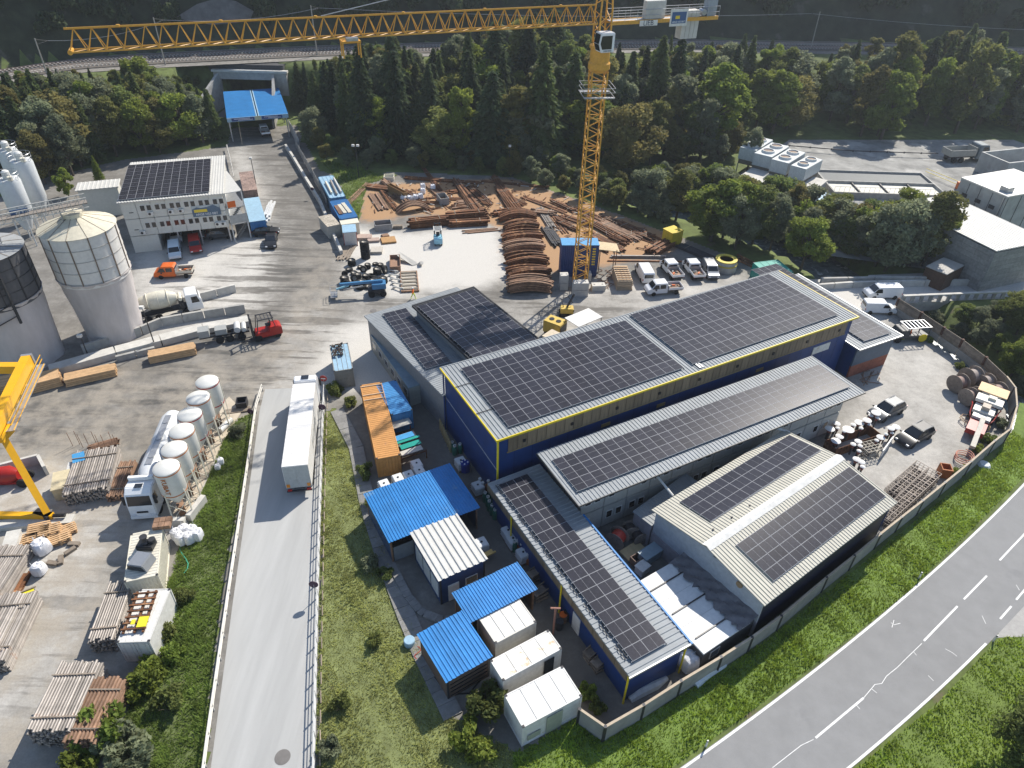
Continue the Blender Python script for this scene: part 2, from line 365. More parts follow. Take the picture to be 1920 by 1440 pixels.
for v, pl in ((.42, [(440, 235), (545, 235), (600, 400), (640, 560), (560, 600), (540, 480), (470, 340)]),
              (.95, [(440, 275), (485, 278), (520, 360), (545, 400), (500, 420), (455, 350)]),
              (.75, [(255, 470), (430, 440), (520, 430), (500, 560), (440, 590), (250, 560)]),
              (1.0, [(645, 420), (735, 440), (940, 425), (945, 520), (905, 535), (760, 558), (640, 560), (625, 500)]),
              (1.0, [(590, 640), (620, 615), (720, 600), (760, 690), (830, 780), (640, 740), (590, 700)]),
              (.62, [(1130, 525), (1440, 520), (1340, 560), (1130, 640), (1000, 640), (900, 560), (1040, 540)]),
              (.34, [(640, 560), (760, 560), (900, 545), (960, 560), (1000, 590), (720, 600), (620, 612)]),
              (1.0, [(1500, 515), (1920, 528), (1920, 565), (1700, 566), (1640, 600), (1590, 610)]),
              (.58, [(1640, 610), (1700, 605), (1880, 745), (1890, 800), (1640, 1010), (1520, 900), (1600, 740)]),
              (.12, [(620, 740), (800, 720), (930, 960), (1170, 1290), (1140, 1365), (960, 1320), (700, 980)]),
              (.9, [(480, 770), (490, 700), (520, 655), (600, 640), (615, 770)]), (.16, [(-200, 760), (300, 700), (470, 640), (560, 640), (480, 760), (380, 900), (200, 820), (0, 860), (-200, 900)]),
              (.55, [(-200, 900), (200, 860), (250, 1000), (200, 1200), (60, 1440), (-200, 1440)]),
              (.85, [(330, 830), (440, 770), (420, 830), (380, 930), (340, 1010), (260, 1010), (300, 900)]),
              (.95, [(-100, 830), (90, 850), (130, 930), (80, 960), (-100, 960)]),
              (.9, [(90, 1090), (170, 1050), (130, 1000), (60, 1000), (20, 1060)]),
              (.75, [(230, 570), (440, 520), (480, 580), (280, 640)])):
    dust[inpoly(X, Y, W(pl))] = v
def lane(pts, half, v, soft=3.0):
    k = 1-sstep(half, half+soft, segdist(X, Y, W(pts))); dust[:] = dust*(1-k)+v*k; track[:] = np.maximum(track, .25*k)
lane([(495, 250), (545, 350), (585, 470), (590, 560), (540, 640), (420, 700), (250, 760), (0, 830), (-150, 870)], 3.4, .22, 4.0)
lane([(590, 575), (700, 578), (850, 572), (1000, 572), (1150, 580)], 2.4, .36); lane([(575, 600), (555, 680), (550, 740)], 1.5, .5)
for v, pl in ((.45, [(250, 540), (560, 420), (640, 640), (480, 780), (200, 800), (60, 900), (-60, 800), (300, 680), (480, 600)]), (.25, [(0, 1000), (250, 900), (180, 1250), (0, 1440)])):
    track[inpoly(X, Y, W(pl))] = v
rst[inpoly(X, Y, W([(690, 345), (960, 333), (1110, 385), (1280, 445), (1260, 480), (1130, 500), (1040, 515), (945, 500), (945, 425), (780, 400), (700, 420), (660, 420)]))] = 1.0
brn[inpoly(X, Y, W([(-300, 850), (230, 830), (330, 900), (240, 1100), (100, 1500), (-300, 1500)]))] = .9
brn[inpoly(X, Y, W([(-300, 700), (300, 690), (520, 640), (600, 420), (640, 560), (480, 800), (-300, 900)]))] = .75
yk = lambda cx, cy: inpoly(cx, cy, YARDP) & ~np.any([inpoly(cx, cy, g) for g in GRASSP], axis=0)
tag(grid('yard', xs, ys, lambda a, b: np.full(a.shape, .02), yardmat(), yk, dict(dust=blur(dust, 3), track=blur(track, 4), rust=blur(rst, 4), brown=blur(brn, 4))), kind='structure')
# --- ramp road, main road and their paint
def sheet(name, mat, L, R, z, parent=None, sub=1):
    mb = MB(); k = min(len(L), len(R)); vs = [(*p[:2], z) for p in L]+[(*p[:2], z) for p in R]
    mb.add(vs, [(i, i+1, k+i+1, k+i) for i in range(k-1)]); o = mb.build(name, mat, parent)
    return o
def resample(pts, n):
    pts = [Vector((p[0], p[1])) for p in pts]; d = [0]
    for a, b in zip(pts[:-1], pts[1:]): d.append(d[-1]+(b-a).length)
    return [(float(np.interp(t, d, [p.x for p in pts])), float(np.interp(t, d, [p.y for p in pts]))) for t in np.linspace(0, d[-1], n)]
def smooth(pts, n=40):
    pts = [np.array(p[:2]) for p in pts]; pts = [2*pts[0]-pts[1]]+pts+[2*pts[-1]-pts[-2]]; out = []
    for i in range(1, len(pts)-2):
        for t in np.linspace(0, 1, 12, endpoint=False):
            a, b, c, d = pts[i-1:i+3]; out.append(.5*(2*b+(c-a)*t+(2*a-5*b+4*c-d)*t*t+(3*b-a-3*c+d)*t**3))
    return resample(out+[pts[-2]], n)
rampm = M('ramp_asphalt', (.40, .40, .385), .85, var=.10, scale=.5, streak=(1.6, .12, 1), bump=.1)
RL = resample(W([(380, 1560), (398, 1420), (438, 1120), (468, 910), (487, 770), (497, 730)]), 24)
RR = resample(W([(584, 1560), (588, 1300), (596, 1020), (602, 820), (606, 760), (604, 726)]), 24)
tag(sheet('ramp_road', rampm, RR, RL, .035), kind='structure')
asph = M('road_asphalt', (.235, .235, .232), .85, var=.07, scale=.6, bump=.15, patch=((.20, .20, .20), .62, .25))
def curve(pxs, x0, x1):
    q = np.array(W(pxs)); c = np.polyfit(q[:, 0], q[:, 1], 2); return resample([(x, float(np.polyval(c, x))) for x in np.linspace(x0, x1, 60)], 48)
ML = curve([(1130, 1545), (1268, 1437), (1500, 1272), (1700, 1117), (1920, 903)], -8, 95); MR = curve([(1480, 1535), (1592, 1440), (1752, 1310), (1873, 1184), (2000, 1045)], 8, 110)
tag(sheet('main_road', asph, MR, ML, .03), kind='structure')
sr = W([(1868, 1196), (1905, 1125), (1935, 1090), (2300, 1120), (2300, 1260), (2000, 1190)])
mb = MB(); mb.poly([(*p, .026) for p in sr]); tag(mb.build('side_road', M('side_road_asphalt', (.36, .35, .33), .85, var=.1)), kind='structure')
paint = M('road_paint', (.72, .72, .70), .6, var=.12, scale=3)
def offset(pts, d):
    out = []
    for i, p in enumerate(pts):
        a = np.array(pts[max(i-1, 0)]); b = np.array(pts[min(i+1, len(pts)-1)]); t = (b-a)/np.linalg.norm(b-a); out.append((p[0]-t[1]*d, p[1]+t[0]*d))
    return out
tag(sheet('edge_line', paint, offset(ML, -.22), offset(ML, -.05), .036), kind='structure')
cut = [p for p in MR if p[1] < P(1872, 1183).y]
tag(sheet('edge_line', paint, offset(cut, .20), offset(cut, .03), .036), kind='structure')
def stripe(pxs, wd, name='lane_marking', z=.036):
    pts = W(pxs); tag(sheet(name, paint, offset(pts, -wd/2), offset(pts, wd/2), z), kind='structure')
for d in (((1529, 1384), (1619, 1309)), ((1732, 1202), (1795, 1137)), ((1807, 1124), (1850, 1080)), ((1874, 1051), (1925, 997)), ((1440, 1455), (1350, 1525)), ((1875, 1161), (1896, 1137)), ((1905, 1125), (1922, 1105))):
    stripe(d, .15)
for d in (((1448, 1440), (1480, 1415), (1502, 1398), (1525, 1387)), ((1619, 1309), (1640, 1284), (1653, 1282), (1662, 1268), (1682, 1252), (1700, 1234), (1728, 1207)), ((1670, 1168), (1676, 1172), (1688, 1169)), ((1676, 1163), (1672, 1177)),
          ((1841, 1155), (1848, 1170)), ((1772, 1217), (1785, 1224), (1794, 1231)), ((1740, 1267), (1750, 1277)), ((1605, 1322), (1612, 1330)), ((1634, 1292), (1644, 1300)), ((1712, 1222), (1718, 1229)), ((1905, 1097), (1911, 1107))):
    stripe(d, .045, 'crack_seal', .041)
# --- railway bench
bal = M('track_ballast', (.13, .115, .10), .95, var=.3, scale=2, bump=.6)
tx = np.arange(-250, 262, 2.5); ctr = [(x, float(yrail(x))) for x in tx]
def strip3(name, mat, d0, d1, z): o = sheet(name, mat, offset(ctr, d0), offset(ctr, d1), z); return o
tag(strip3('rail_bench', M('bench_gravel', (.24, .225, .20), .95, var=.25, scale=1, bump=.4), 9.5, -6.5, 9.80), kind='structure')
tag(strip3('track_bed', bal, 8.2, -3.2, 9.95), kind='structure')
railm = M('rail_steel', (.30, .22, .18), .4, metal=.6); slm = M('sleeper_concrete', (.42, .40, .37), .85, var=.2)
for k, dd in enumerate((0, 4.6)):
    t = thing('rail_track', ('near railway track on the gravel bench above the trees', 'far railway track nearest the dark hillside')[k], 'railway track', (0, 0, 0), 0, 'railway tracks')
    for s in (-.72, .72):
        mb = MB(); pts = offset(ctr, dd+s); mb.path([(*p, 10.2) for p in pts], .07, 4); mb.build('rail', railm, t)
    mb = MB(); L1, L2 = resample(offset(ctr, dd-1.3), 640), resample(offset(ctr, dd+1.3), 640)
    for a, b in zip(L1, L2): mb.beam((*a, 10.05), (*b, 10.05), .26, .2)
    tag(mb.build('sleepers', slm, t), kind='stuff')
polem = M('weathered_pole', (.36, .33, .29), .7, var=.15)
def cpole(px, py, tx_, ty_, label, arm=1):
    b = P(px, py, 9.9); h = min(np.arange(4, 16, .1), key=lambda z: (PJ((b.x, b.y, 9.9+z))[1]-ty_)**2)
    t = thing('catenary_pole', label, 'railway pole', b, 0, 'overhead line poles')
    mb = MB(); mb.tube((0, 0, -.4), (0, 0, h), .17, 8, r2=.12); mb.build('mast', polem, t)
    mb = MB(); mb.tube((0, 0, h-1.2), (arm*1.2, 2.4, h-.9), .04, 5); mb.tube((0, 0, h-.2), (arm*1.2, 2.4, h-.9), .03, 5)
    for z in (.25, .5, .75): mb.lathe([(.05, 0), (.1, .05), (.05, .1)], 8, o=(arm*1.2*z, 2.4*z, h-1.2+.3*z))
    mb.build('cantilever', dsteel, t); return b+Vector((arm*1.2, 2.4, h-.9))
wp = [cpole(90, 143, 70, 72, 'leftmost leaning railway pole at the forest edge'), cpole(310, 121, 290, 33, 'railway pole standing in front of the long crane jib'),
      cpole(595, 103, 583, 10, 'railway pole right of the blue tunnel canopy'), cpole(1520, 92, 1532, 22, 'railway pole right of the crane counterweight', -1)]
for a, b, lb in ((wp[0], wp[1], 'overhead wire between the two left railway poles'), (wp[1], wp[2], 'overhead wire crossing behind the long crane jib'), (wp[2], wp[3], 'long overhead wire passing behind the crane mast'), (wp[3], wp[3]+Vector((90, -8, -1)), 'overhead wire running to the right edge above the trees')):
    mb = MB(); mb.path([a.lerp(b, k/8)-Vector((0, 0, 1.2*4*(k/8)*(1-k/8))) for k in range(9)], .035, 4); tag(mb.build('overhead_wire', steel), lb, 'wire')
# --- underpass portal under the railway
pl, pr = P(392, 145, 8.2), P(529, 137, 8.2); ol, orr = P(407, 152, 6.6), P(513, 149, 6.6); py = PORT_Y
t = thing('underpass_portal', 'grey concrete portal under the railway behind the blue canopy', 'tunnel portal', (0, py, 0))
mb = MB(); xl, xr = pl.x-1, pr.x+1; a, b = ol.x, orr.x
mb.box(xl, a, 0, 1.2, -.5, 8.2); mb.box(b, xr, 0, 1.2, -.5, 8.2); mb.box(a, b, 0, 1.2, 6.6, 8.2); mb.build('headwall', conc, t)
mb = MB(); mb.box(xl-.3, xr+.3, -.25, 1.0, 8.22, 8.7); mb.build('coping', pconc, t)
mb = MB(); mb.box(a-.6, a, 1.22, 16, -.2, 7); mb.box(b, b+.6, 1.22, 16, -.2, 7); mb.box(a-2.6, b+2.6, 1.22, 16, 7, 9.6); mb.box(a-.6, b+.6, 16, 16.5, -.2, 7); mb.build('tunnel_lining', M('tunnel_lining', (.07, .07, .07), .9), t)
mb = MB(); mb.add([(b, 0, 0), (b+3.2, -15, 0), (b+3.2, -15, 1.6), (b, 0, 8.0), (b+.6, 0, 0), (b+3.8, -15, 0), (b+3.8, -15, 1.6), (b+.6, 0, 8.0)], [(0, 1, 2, 3), (7, 6, 5, 4), (3, 2, 6, 7), (1, 5, 6, 2), (0, 3, 7, 4), (0, 4, 5, 1)]); mb.build('wing_wall', conc, t)
mb = MB(); mb.add([(a, 0, 0), (a-3.2, -15, 0), (a-3.2, -15, 1.6), (a, 0, 8.0), (a-.6, 0, 0), (a-3.8, -15, 0), (a-3.8, -15, 1.6), (a-.6, 0, 8.0)], [(3, 2, 1, 0), (4, 5, 6, 7), (7, 6, 2, 3), (2, 6, 5, 1), (4, 7, 3, 0), (1, 5, 4, 0)]); mb.build('wing_wall', conc, t)
mb = MB()
for k in range(12): x = xl+(xr-xl)*k/11; mb.tube((x, .4, 8.7), (x, .4, 9.8), .03, 4)
for z in (9.3, 9.8): mb.tube((xl, .4, z), (xr, .4, z), .03, 4)
mb.build('railing', dsteel, t)
mb = MB(); mb.box(a, b, -8, 15.9, .0, .03); tag(mb.build('underpass_road', M('underpass_asphalt', (.2, .195, .19), .9, var=.15), None, (0, py, 0)), kind='structure')
# --- river
wat = M('river_water', (.16, .19, .19), .25, var=.5, scale=.9, patch=((.55, .57, .57), .58, .8), spec=.6, bump=.6)
rv = resample(RIV, 60); tag(sheet('river', wat, offset(rv, -4.4), offset(rv, 4.4), -2.9), kind='structure')
# ================================================================== buildings
def panelmesh(pw, ph):
    mb = MB(); g = .008; mb.box(g, pw-g, g, ph-g, 0, .035, 0); f = .018
    
    q = [(g+f, pw/2-.008, g+f, ph-g-f), (pw/2+.008, pw-g-f, g+f, ph-g-f)] if pw > ph else [(g+f, pw-g-f, g+f, ph/2-.008), (g+f, pw-g-f, ph/2+.008, ph-g-f)]
    for x0, x1, y0, y1 in q: mb.poly([(x0, y0, .038), (x1, y0, .038), (x1, y1, .038), (x0, y1, .038)], 1)
    return mb.mesh('solar_panel', [alu, pv])
def solar(label, o, u, v, z, pu=1.13, pvv=1.72, tilt=None, lift=.16, fr=None):
    f = fr or Frame(o, u, v, z); nu, nv = max(1, round(f.L/pu)), max(1, round(f.W/pvv)); a, b = f.L/nu, f.W/nv
    t = thing('solar_array', label, 'solar panels', (f.o.x, f.o.y, f.z), f.rz); me = panelmesh(a, b)
    if tilt: t.rotation_euler = tilt
    for i in range(nu):
        for j in range(nv): obj('solar_panel', me, t, (i*a, j*b, lift))
    mb = MB(); mb.box(-.12, f.L+.12, -.02, .02, 0, .05); rm = mb.mesh('mounting_rail', alu)
    for j in range(nv*2+1): obj('mounting_rail', rm, t, (0, min(max((j-.5+.5)*b/2, .03), f.W-.03), lift-.055))
    mb = MB()
    for i in range(0, nu+1, 2):
        for j in range(0, nv+1, 2): mb.box(i*a-.03, i*a+.03, j*b-.03, j*b+.03, .02, lift-.055)
    tag(mb.build('feet', dsteel, t), kind='stuff'); return t
def window(parent, x0, x1, z0, z1, y=0, face='-v', name='window'):
    mb = MB(); q = .07
    if face == '-v':
        mb.box(x0-q, x1+q, y-.05, y-.003, z0-q, z1+q, 0); mb.poly([(x0, y-.054, z0), (x1, y-.054, z0), (x1, y-.054, z1), (x0, y-.054, z1)], 1)
    else:
        mb.box(y-.05, y-.003, x0-q, x1+q, z0-q, z1+q, 0); mb.poly([(y-.054, x1, z0), (y-.054, x0, z0), (y-.054, x0, z1), (y-.054, x1, z1)], 1)
    return mb.build(name, [white, glass], parent)
def walls(t, L, Wd, h, mats, ins=.35, th=.18, z0=0):
    """front(-v), right(+u), back(+v), left(-u)"""
    a, b, c, d = ins, L-ins, ins, Wd-ins; ms = mats if isinstance(mats, (list, tuple)) else [mats]*4; out = []
    for k, (x0, x1, y0, y1) in enumerate(((a, b, c, c+th), (b-th, b, c+th, d-th), (a, b, d-th, d), (a, a+th, c+th, d-th))):
        mb = MB(); mb.box(x0, x1, y0, y1, z0, h); out.append(mb.build('wall', ms[k], t))
    return out
def rooftrim(t, L, Wd, z, mat, sides='blrt', hh=.16, th=.10):
    for k, s in (('b', (-th, L+th, -th, 0)), ('t', (-th, L+th, Wd, Wd+th)), ('l', (-th, 0, .003, Wd-.003)), ('r', (L, L+th, .003, Wd-.003))):
        if k in sides: mb = MB(); mb.box(*s, z-hh, z+.05); mb.build('roof_trim', mat, t)
def roof(t, L, Wd, z, mat, pitch=.33, along='v', amp=.04, slope=None):
    mb = corr(L, Wd, pitch, amp, along, z, slope=slope); k = len(mb.v)
    sl = slope or (lambda x, y: 0)
    c = [(0, 0), (L, 0), (L, Wd), (0, Wd)]; mb.add([(x, y, z-.02+sl(x, y)) for x, y in c]+[(x, y, z-.14+sl(x, y)) for x, y in c], [(3, 2, 1, 0)[::-1], (7, 6, 5, 4), (0, 1, 5, 4), (1, 2, 6, 5), (2, 3, 7, 6), (3, 0, 4, 7)])
    return mb.build('roof', mat, t)
# ---- main hall
HZ = 8.25; f = Frame((932, 826), (1609, 594), (816, 693), HZ)
t = thing('main_hall', 'long dark blue hall with grey ribbed roof edged in yellow, crane behind it', 'hall', f.o, f.rz)
L, Wd = f.L, f.W; walls(t, L, Wd, HZ-.2, blue, .3); roof(t, L, Wd, HZ, grey, .42, 'v', .06); rooftrim(t, L, Wd, HZ, yellow, 'blr')
mb = MB(); mb.box(-.1, L+.1, Wd, Wd+.1, HZ-.16, HZ+.05); mb.build('roof_trim', grey, t)
n = 44; q = (L-2.4)/n; mb = MB(); mb.box(.02, q-.02, -.06, 0, 0, 1.75); pm = mb.mesh('window_panel', poly)
for i in range(n): obj('window_panel', pm, t, (1.3+i*q, .29, 6.1))
for z, hh in ((6.0, .09), (7.86, .09)): mb = MB(); mb.box(1.2, L-1.0, .2, .297, z, z+hh); mb.build('band_frame', M('dull_brass_frame', (.3, .22, .10), .6), t)
for i in range(9): mb = MB(); mb.box(-.14, .14, -.1, 0, 0, .3); mb.build('vent', black, t, (3+i*L/9, .225, 6.75))
mb = MB(); mb.tube((.17, .15, 0), (.17, .15, HZ-.1), .11, 8); mb.build('downpipe', yellow, t)
mb = MB(); mb.tube((.17, Wd-.2, 0), (.17, Wd-.2, HZ-.1), .09, 8); mb.build('downpipe', blue, t)
mb = MB(); mb.path([(.26, .4, 4.0), (.26, Wd-.5, 4.6)], .05, 5); mb.build('cable', steel, t)
for i in range(1, 24): mb = MB(); mb.box(i*L/24, i*L/24+.03, .292, .299, .1, 5.9); mb.build('seam', M('dark_blue_seam', (.006, .02, .08), .5), t)
for x in (12, 19, 33): mb = MB(); mb.box(x, x+1.1, .24, .298, 4.9, 5.3); mb.build('vent_grille', M('dull_brass_frame', (.3, .22, .1)), t)
mb = MB(); mb.box(L-6, L-3.2, .22, .297, 4.5, 5.5); mb.build('white_plate', white, t)
for y in (Wd*.33, Wd*.7): mb = MB(); mb.beam((-.05, y, HZ+.1), (3.0, y, HZ+.1), .06); mb.build('cable_tray', dsteel, t)
mb = MB(); mb.beam((L*.505, .3, HZ+.11), (L*.505, Wd-.3, HZ+.11), .22, .08); mb.beam((L*.512, .3, HZ+.11), (L*.512, Wd-.3, HZ+.11), .1, .08); mb.build('roof_cable_tray', steel, t)
HALL = t; HALLF = f
solar('large solar array on the left half of the blue hall roof', (954, 803), (1282, 692), (851, 697), HZ+.05)
solar('large solar array on the right half of the blue hall roof', (1299, 685), (1571, 592), (1165, 597), HZ+.05)
# ---- workshop left of the hall, under two solar fields
f = Frame((830, 742), (1020, 668), (709, 584), 5.0)
t = thing('workshop', 'low grey workshop left of the hall with solar strip and black raised roof', 'workshop', f.o, f.rz)
gx, gy = f.loc(709, 584); bl = f.loc(790, 567, 6.4)
roof(t, f.L, f.W, 5.0, grey, .33, 'u'); walls(t, f.L, f.W, 4.85, M('grey_cladding', (.2, .21, .22), .6), .3)
fb = Frame((900, 690), (1022, 645), (790, 568), 6.4)
t2 = thing('raised_roof', 'black corrugated raised roof carrying solar panels, crossed by crane shadow', 'roof', fb.o, fb.rz)
roof(t2, fb.L, fb.W, 6.4, dgrey, .3, 'u', .06); rooftrim(t2, fb.L, fb.W, 6.4, dgrey, 'blrt', .25)
for s, (x0, x1, y0, y1) in enumerate(((.3, .5, .3, fb.W-.3), (fb.L-.5, fb.L-.3, .3, fb.W-.3), (.52, fb.L-.52, fb.W-.5, fb.W-.3))): mb = MB(); mb.box(x0, x1, y0, y1, 0, 6.15); mb.build('wall', M('grey_cladding', (.2, .21, .22)), t2)
solar('solar field on the black raised roof next to the hall', (898, 683), (1010, 642), (808, 569), 6.45)
solar('narrow solar strip on the grey workshop roof', (799, 694), (846, 680), (728, 588), 5.05, pu=1.6, pvv=1.13)
# ---- row of site cabins left of the workshop
f = Frame((767, 727), (787, 721), (700, 626), 2.7); n = 6; q = f.W/n
for i in range(n):
    t = thing('site_cabin', 'light blue grey flat site cabin, number %s along the workshop wall counted from the hall' % ('one', 'two', 'three', 'four', 'five', 'six')[i], 'cabin', f.o+f.v*(i*q), f.rz, 'cabins along the workshop')
    mb = MB(); mb.box(0, f.L, .02, q-.02, 0, 2.55); mb.build('body', M('cabin_wall', (.34, .34, .30), .6), t)
    mb = MB(); mb.box(-.06, f.L+.06, .015, q-.015, 2.55, 2.7); mb.build('roof', M('cabin_roof', (.20, .27, .32), .5, rnd=.12), t); window(t, .6, 1.6, 1.1, 1.9, -.003, '-u')
# ---- annex right of the hall
f = Frame((1612, 656), (1692, 629), (1437, 510), 4.6); Wd = (P(1505, 511, 4.6)-P(1692, 629, 4.6)).length
t = thing('right_annex', 'low annex with solar roof, blue upper wall and brick base, right of the hall', 'annex', f.o, f.rz)
roof(t, f.L, Wd, 4.6, grey, .45, 'v'); rooftrim(t, f.L, Wd, 4.6, steel, 'blr')
mb = MB(); mb.box(.4, f.L-.5, .5, .7, 1.7, 4.45); mb.build('wall', M('slate_blue', (.06, .10, .15), .5), t); mb = MB(); mb.box(.4, f.L-.5, .5, .72, 0, 1.697); mb.build('brick_base', brick, t)
mb = MB(); mb.box(.4, .6, .7, Wd-.5, 0, 4.45); mb.build('wall', blue, t); mb = MB(); mb.box(f.L-.7, f.L-.5, .73, Wd-.5, 0, 4.45); mb.build('wall', M('slate_blue', (.06, .1, .15)), t)
solar('solar array on the low annex right of the hall', (1620, 642), (1670, 626), (1440, 500), 4.65)
# ---- two-storey container office in front of the hall
OZ = 5.9; f = Frame((1086, 949), (1622, 736), (1010, 850), OZ)
t = thing('container_office', 'two storey beige container office under a long glinting solar roof', 'office', f.o, f.rz); L, Wd = f.L, f.W
roof(t, L, Wd, OZ, grey, .4, 'v', .05, slope=lambda x, y: .02*y); rooftrim(t, L, Wd, OZ, M('dark_gutter', (.06, .06, .06), .5), 'blr', .12, .07)
modm = M('module_wall', (.42, .41, .37), .6, var=.08, patch=((.3, .28, .24), .66, 1)); n = 13; q = (L-2.2)/n
mb = MB(); mb.box(.02, q-.02, 0, 2.4, .04, 2.66); mm = mb.mesh('module', modm, bevel=.04)
for lv in (0, 1):
    for i in range(n):
        o = obj('module', mm, t, (1.1+i*q, 1.2, lv*2.75+.1))
        if (i*7+lv*3) % 4 != 1: window(o, .45, 1.05, 1.15, 1.95)
        if (i*5+lv) % 3: window(o, 1.5, 2.1, 1.15, 1.95)
mb = MB(); mb.box(1.1, L-1.1, 3.65, Wd-.4, 0, 5.7); mb.build('core', modm, t)
solar('long glinting solar array on the container office roof', (1083, 924), (1594, 727), (1038, 864), OZ+.08, pu=1.13, pvv=1.5)
mb = MB(); a, b = P(1232, 893, 4.8), P(1262, 930, 4.2); mb.tube(a, b, .12, 8); tag(mb.build('white_duct', white), 'short white duct bridging container office and gabled shed', 'duct')
mb = MB(); a, b = P(1440, 795, 5.2), P(1480, 812, 4.6); mb.tube(a, b, .2, 8); tag(mb.build('white_duct', white), 'thicker white duct at the far corner of the gabled shed', 'duct')
# ---- front wing
f = Frame((1181, 1270), (1295, 1207), (931, 900), 4.0)
t = thing('front_wing', 'narrow grey roofed wing with blue walls running toward the viewer', 'building wing', f.o, f.rz); L, Wd = f.L, f.W
roof(t, L, Wd, 4.0, grey, .45, 'u', .06); walls(t, L, Wd, 3.85, blue, .35)
mb = MB(); mb.box(L, L+.14, -.1, Wd*.66, 3.82, 4.1); mb.build('blue_gutter', bluesheet, t); rooftrim(t, L, Wd, 4.0, steel, 'b')
n = 15; q = Wd/n
for i in range(n): mb = MB(); mb.box(.2, .345, i*q+.5, i*q+q+.45, 2.55, 3.6); mb.build('window_panel', poly, t)
for y in (1.0, Wd*.42, Wd*.8): mb = MB(); mb.tube((.1, y if y > 1.5 else .2, 0), (.1, y if y > 1.5 else .2, 3.95), .08, 8); mb.build('downpipe', yellow, t)
mb = MB(); mb.tube((L-.2, .15, 0), (L-.2, .15, 3.9), .08, 8); mb.build('downpipe', yellow, t)
mb = MB(); mb.box(.28, .345, Wd*.3, Wd*.3+1.0, .05, 2.1); mb.build('door', white, t)
for k in range(10):
    y = 1.2+k*Wd/10.5; mb = MB(); mb.beam((.5, y, 4.12), (.5, y+1.3, 4.12), .05); mb.beam((.72, y, 4.12), (.72, y+1.3, 4.12), .05); mb.build('snow_guard', black, t)
solar('solar array along the narrow wing in front of the hall', (1186, 1243), (1249, 1208), (949, 906), 4.06, pu=1.6, pvv=1.13)
# ---- gabled shed
EZ = 4.8
f = Frame((1434, 1136), (1683, 942), (1226, 953), EZ); L, Wd = f.L, f.W
RZ = min(np.arange(EZ+.2, 9, .05), key=lambda z: abs(f.loc(1327, 1024, z)[1]-Wd/2)); rh = RZ-EZ
t = thing('gabled_shed', 'gabled shed with pale ribbed roof, white ridge cap and navy side wall', 'shed', f.o, f.rz)
ang = math.atan2(rh, Wd/2); sl = math.hypot(rh, Wd/2)
for s in (0, 1):
    mb = corr(L, Wd/2, .35, .05, 'v', EZ, y0=0, slope=(lambda x, y: y/(Wd/2)*rh)) if s == 0 else corr(L, Wd/2, .35, .05, 'v', EZ, y0=Wd/2, slope=lambda x, y: rh*(1-y/(Wd/2)))
    y0, y1 = (0, Wd/2) if s == 0 else (Wd/2, Wd); z0, z1 = (EZ, EZ+rh) if s == 0 else (EZ+rh, EZ)
    mb.add([(0, y0, z0-.03), (L, y0, z0-.03), (L, y1, z1-.03), (0, y1, z1-.03), (0, y0, z0-.12), (L, y0, z0-.12), (L, y1, z1-.12), (0, y1, z1-.12)], [(0, 1, 2, 3), (7, 6, 5, 4), (0, 4, 5, 1), (1, 5, 6, 2), (2, 6, 7, 3), (3, 7, 4, 0)]); mb.build('roof', beige, t)
mb = MB(); mb.add([(-.05, Wd/2-.45, EZ+rh-.02), (L+.05, Wd/2-.45, EZ+rh-.02), (L+.05, Wd/2, EZ+rh+.16), (-.05, Wd/2, EZ+rh+.16), (-.05, Wd/2+.45, EZ+rh-.02), (L+.05, Wd/2+.45, EZ+rh-.02)], [(0, 1, 2, 3), (3, 2, 5, 4)]); mb.build('ridge_cap', white, t)
gb = lambda x: [(x, .3, 2.0), (x, Wd-.3, 2.0), (x, Wd-.3, (EZ-.1)), (x, Wd/2, (EZ-.1)+rh), (x, .3, (EZ-.1))]
for x, m_ in ((.35, M('gable_wall', (.40, .42, .44), .6)), (L-.35, blue)):
    mb = MB(); a_, b_ = gb(x), gb(x+.18); mb.add(a_+b_, [tuple(range(4, -1, -1)), tuple(range(5, 10))]+[(i, (i+1) % 5, 5+(i+1) % 5, 5+i) for i in range(5)]); mb.build('gable', m_, t)
mb = MB(); mb.box(.28, .5, .28, Wd-.28, 0, 1.997); mb.build('base_wall', M('mauve_plaster', (.30, .27, .28), .8), t); mb = MB(); mb.box(L-.4, L-.2, .3, Wd-.3, 0, 1.997); mb.build('base_wall', blue, t)
mb = MB(); mb.box(.53, L-.53, .3, .48, 0, (EZ-.1)); mb.build('wall', M('navy_cladding', (.008, .012, .035), .5), t); mb = MB(); mb.box(.53, L-.53, Wd-.48, Wd-.3, 0, (EZ-.1)); mb.build('wall', modm, t)
mb = MB(); mb.box(.2, .34, Wd/2-1.0, Wd/2-.7, EZ+rh*.35, EZ+.3+rh*.35); mb.build('vent', black, t); mb = MB(); mb.lathe([(.3, 0), (.3, .1)], 12, o=(0, 0, 0), ax='x'); mb.build('round_vent', M('brown_vent', (.3, .2, .1)), t, (.22, 2.6, EZ-.4))
for k in range(3): mb = MB(); mb.tube((2+k*2.4, Wd/2+1.0, EZ+rh-.35), (2+k*2.4, Wd/2+1.0, EZ+rh), .09, 6); mb.build('roof_vent', dsteel, t)
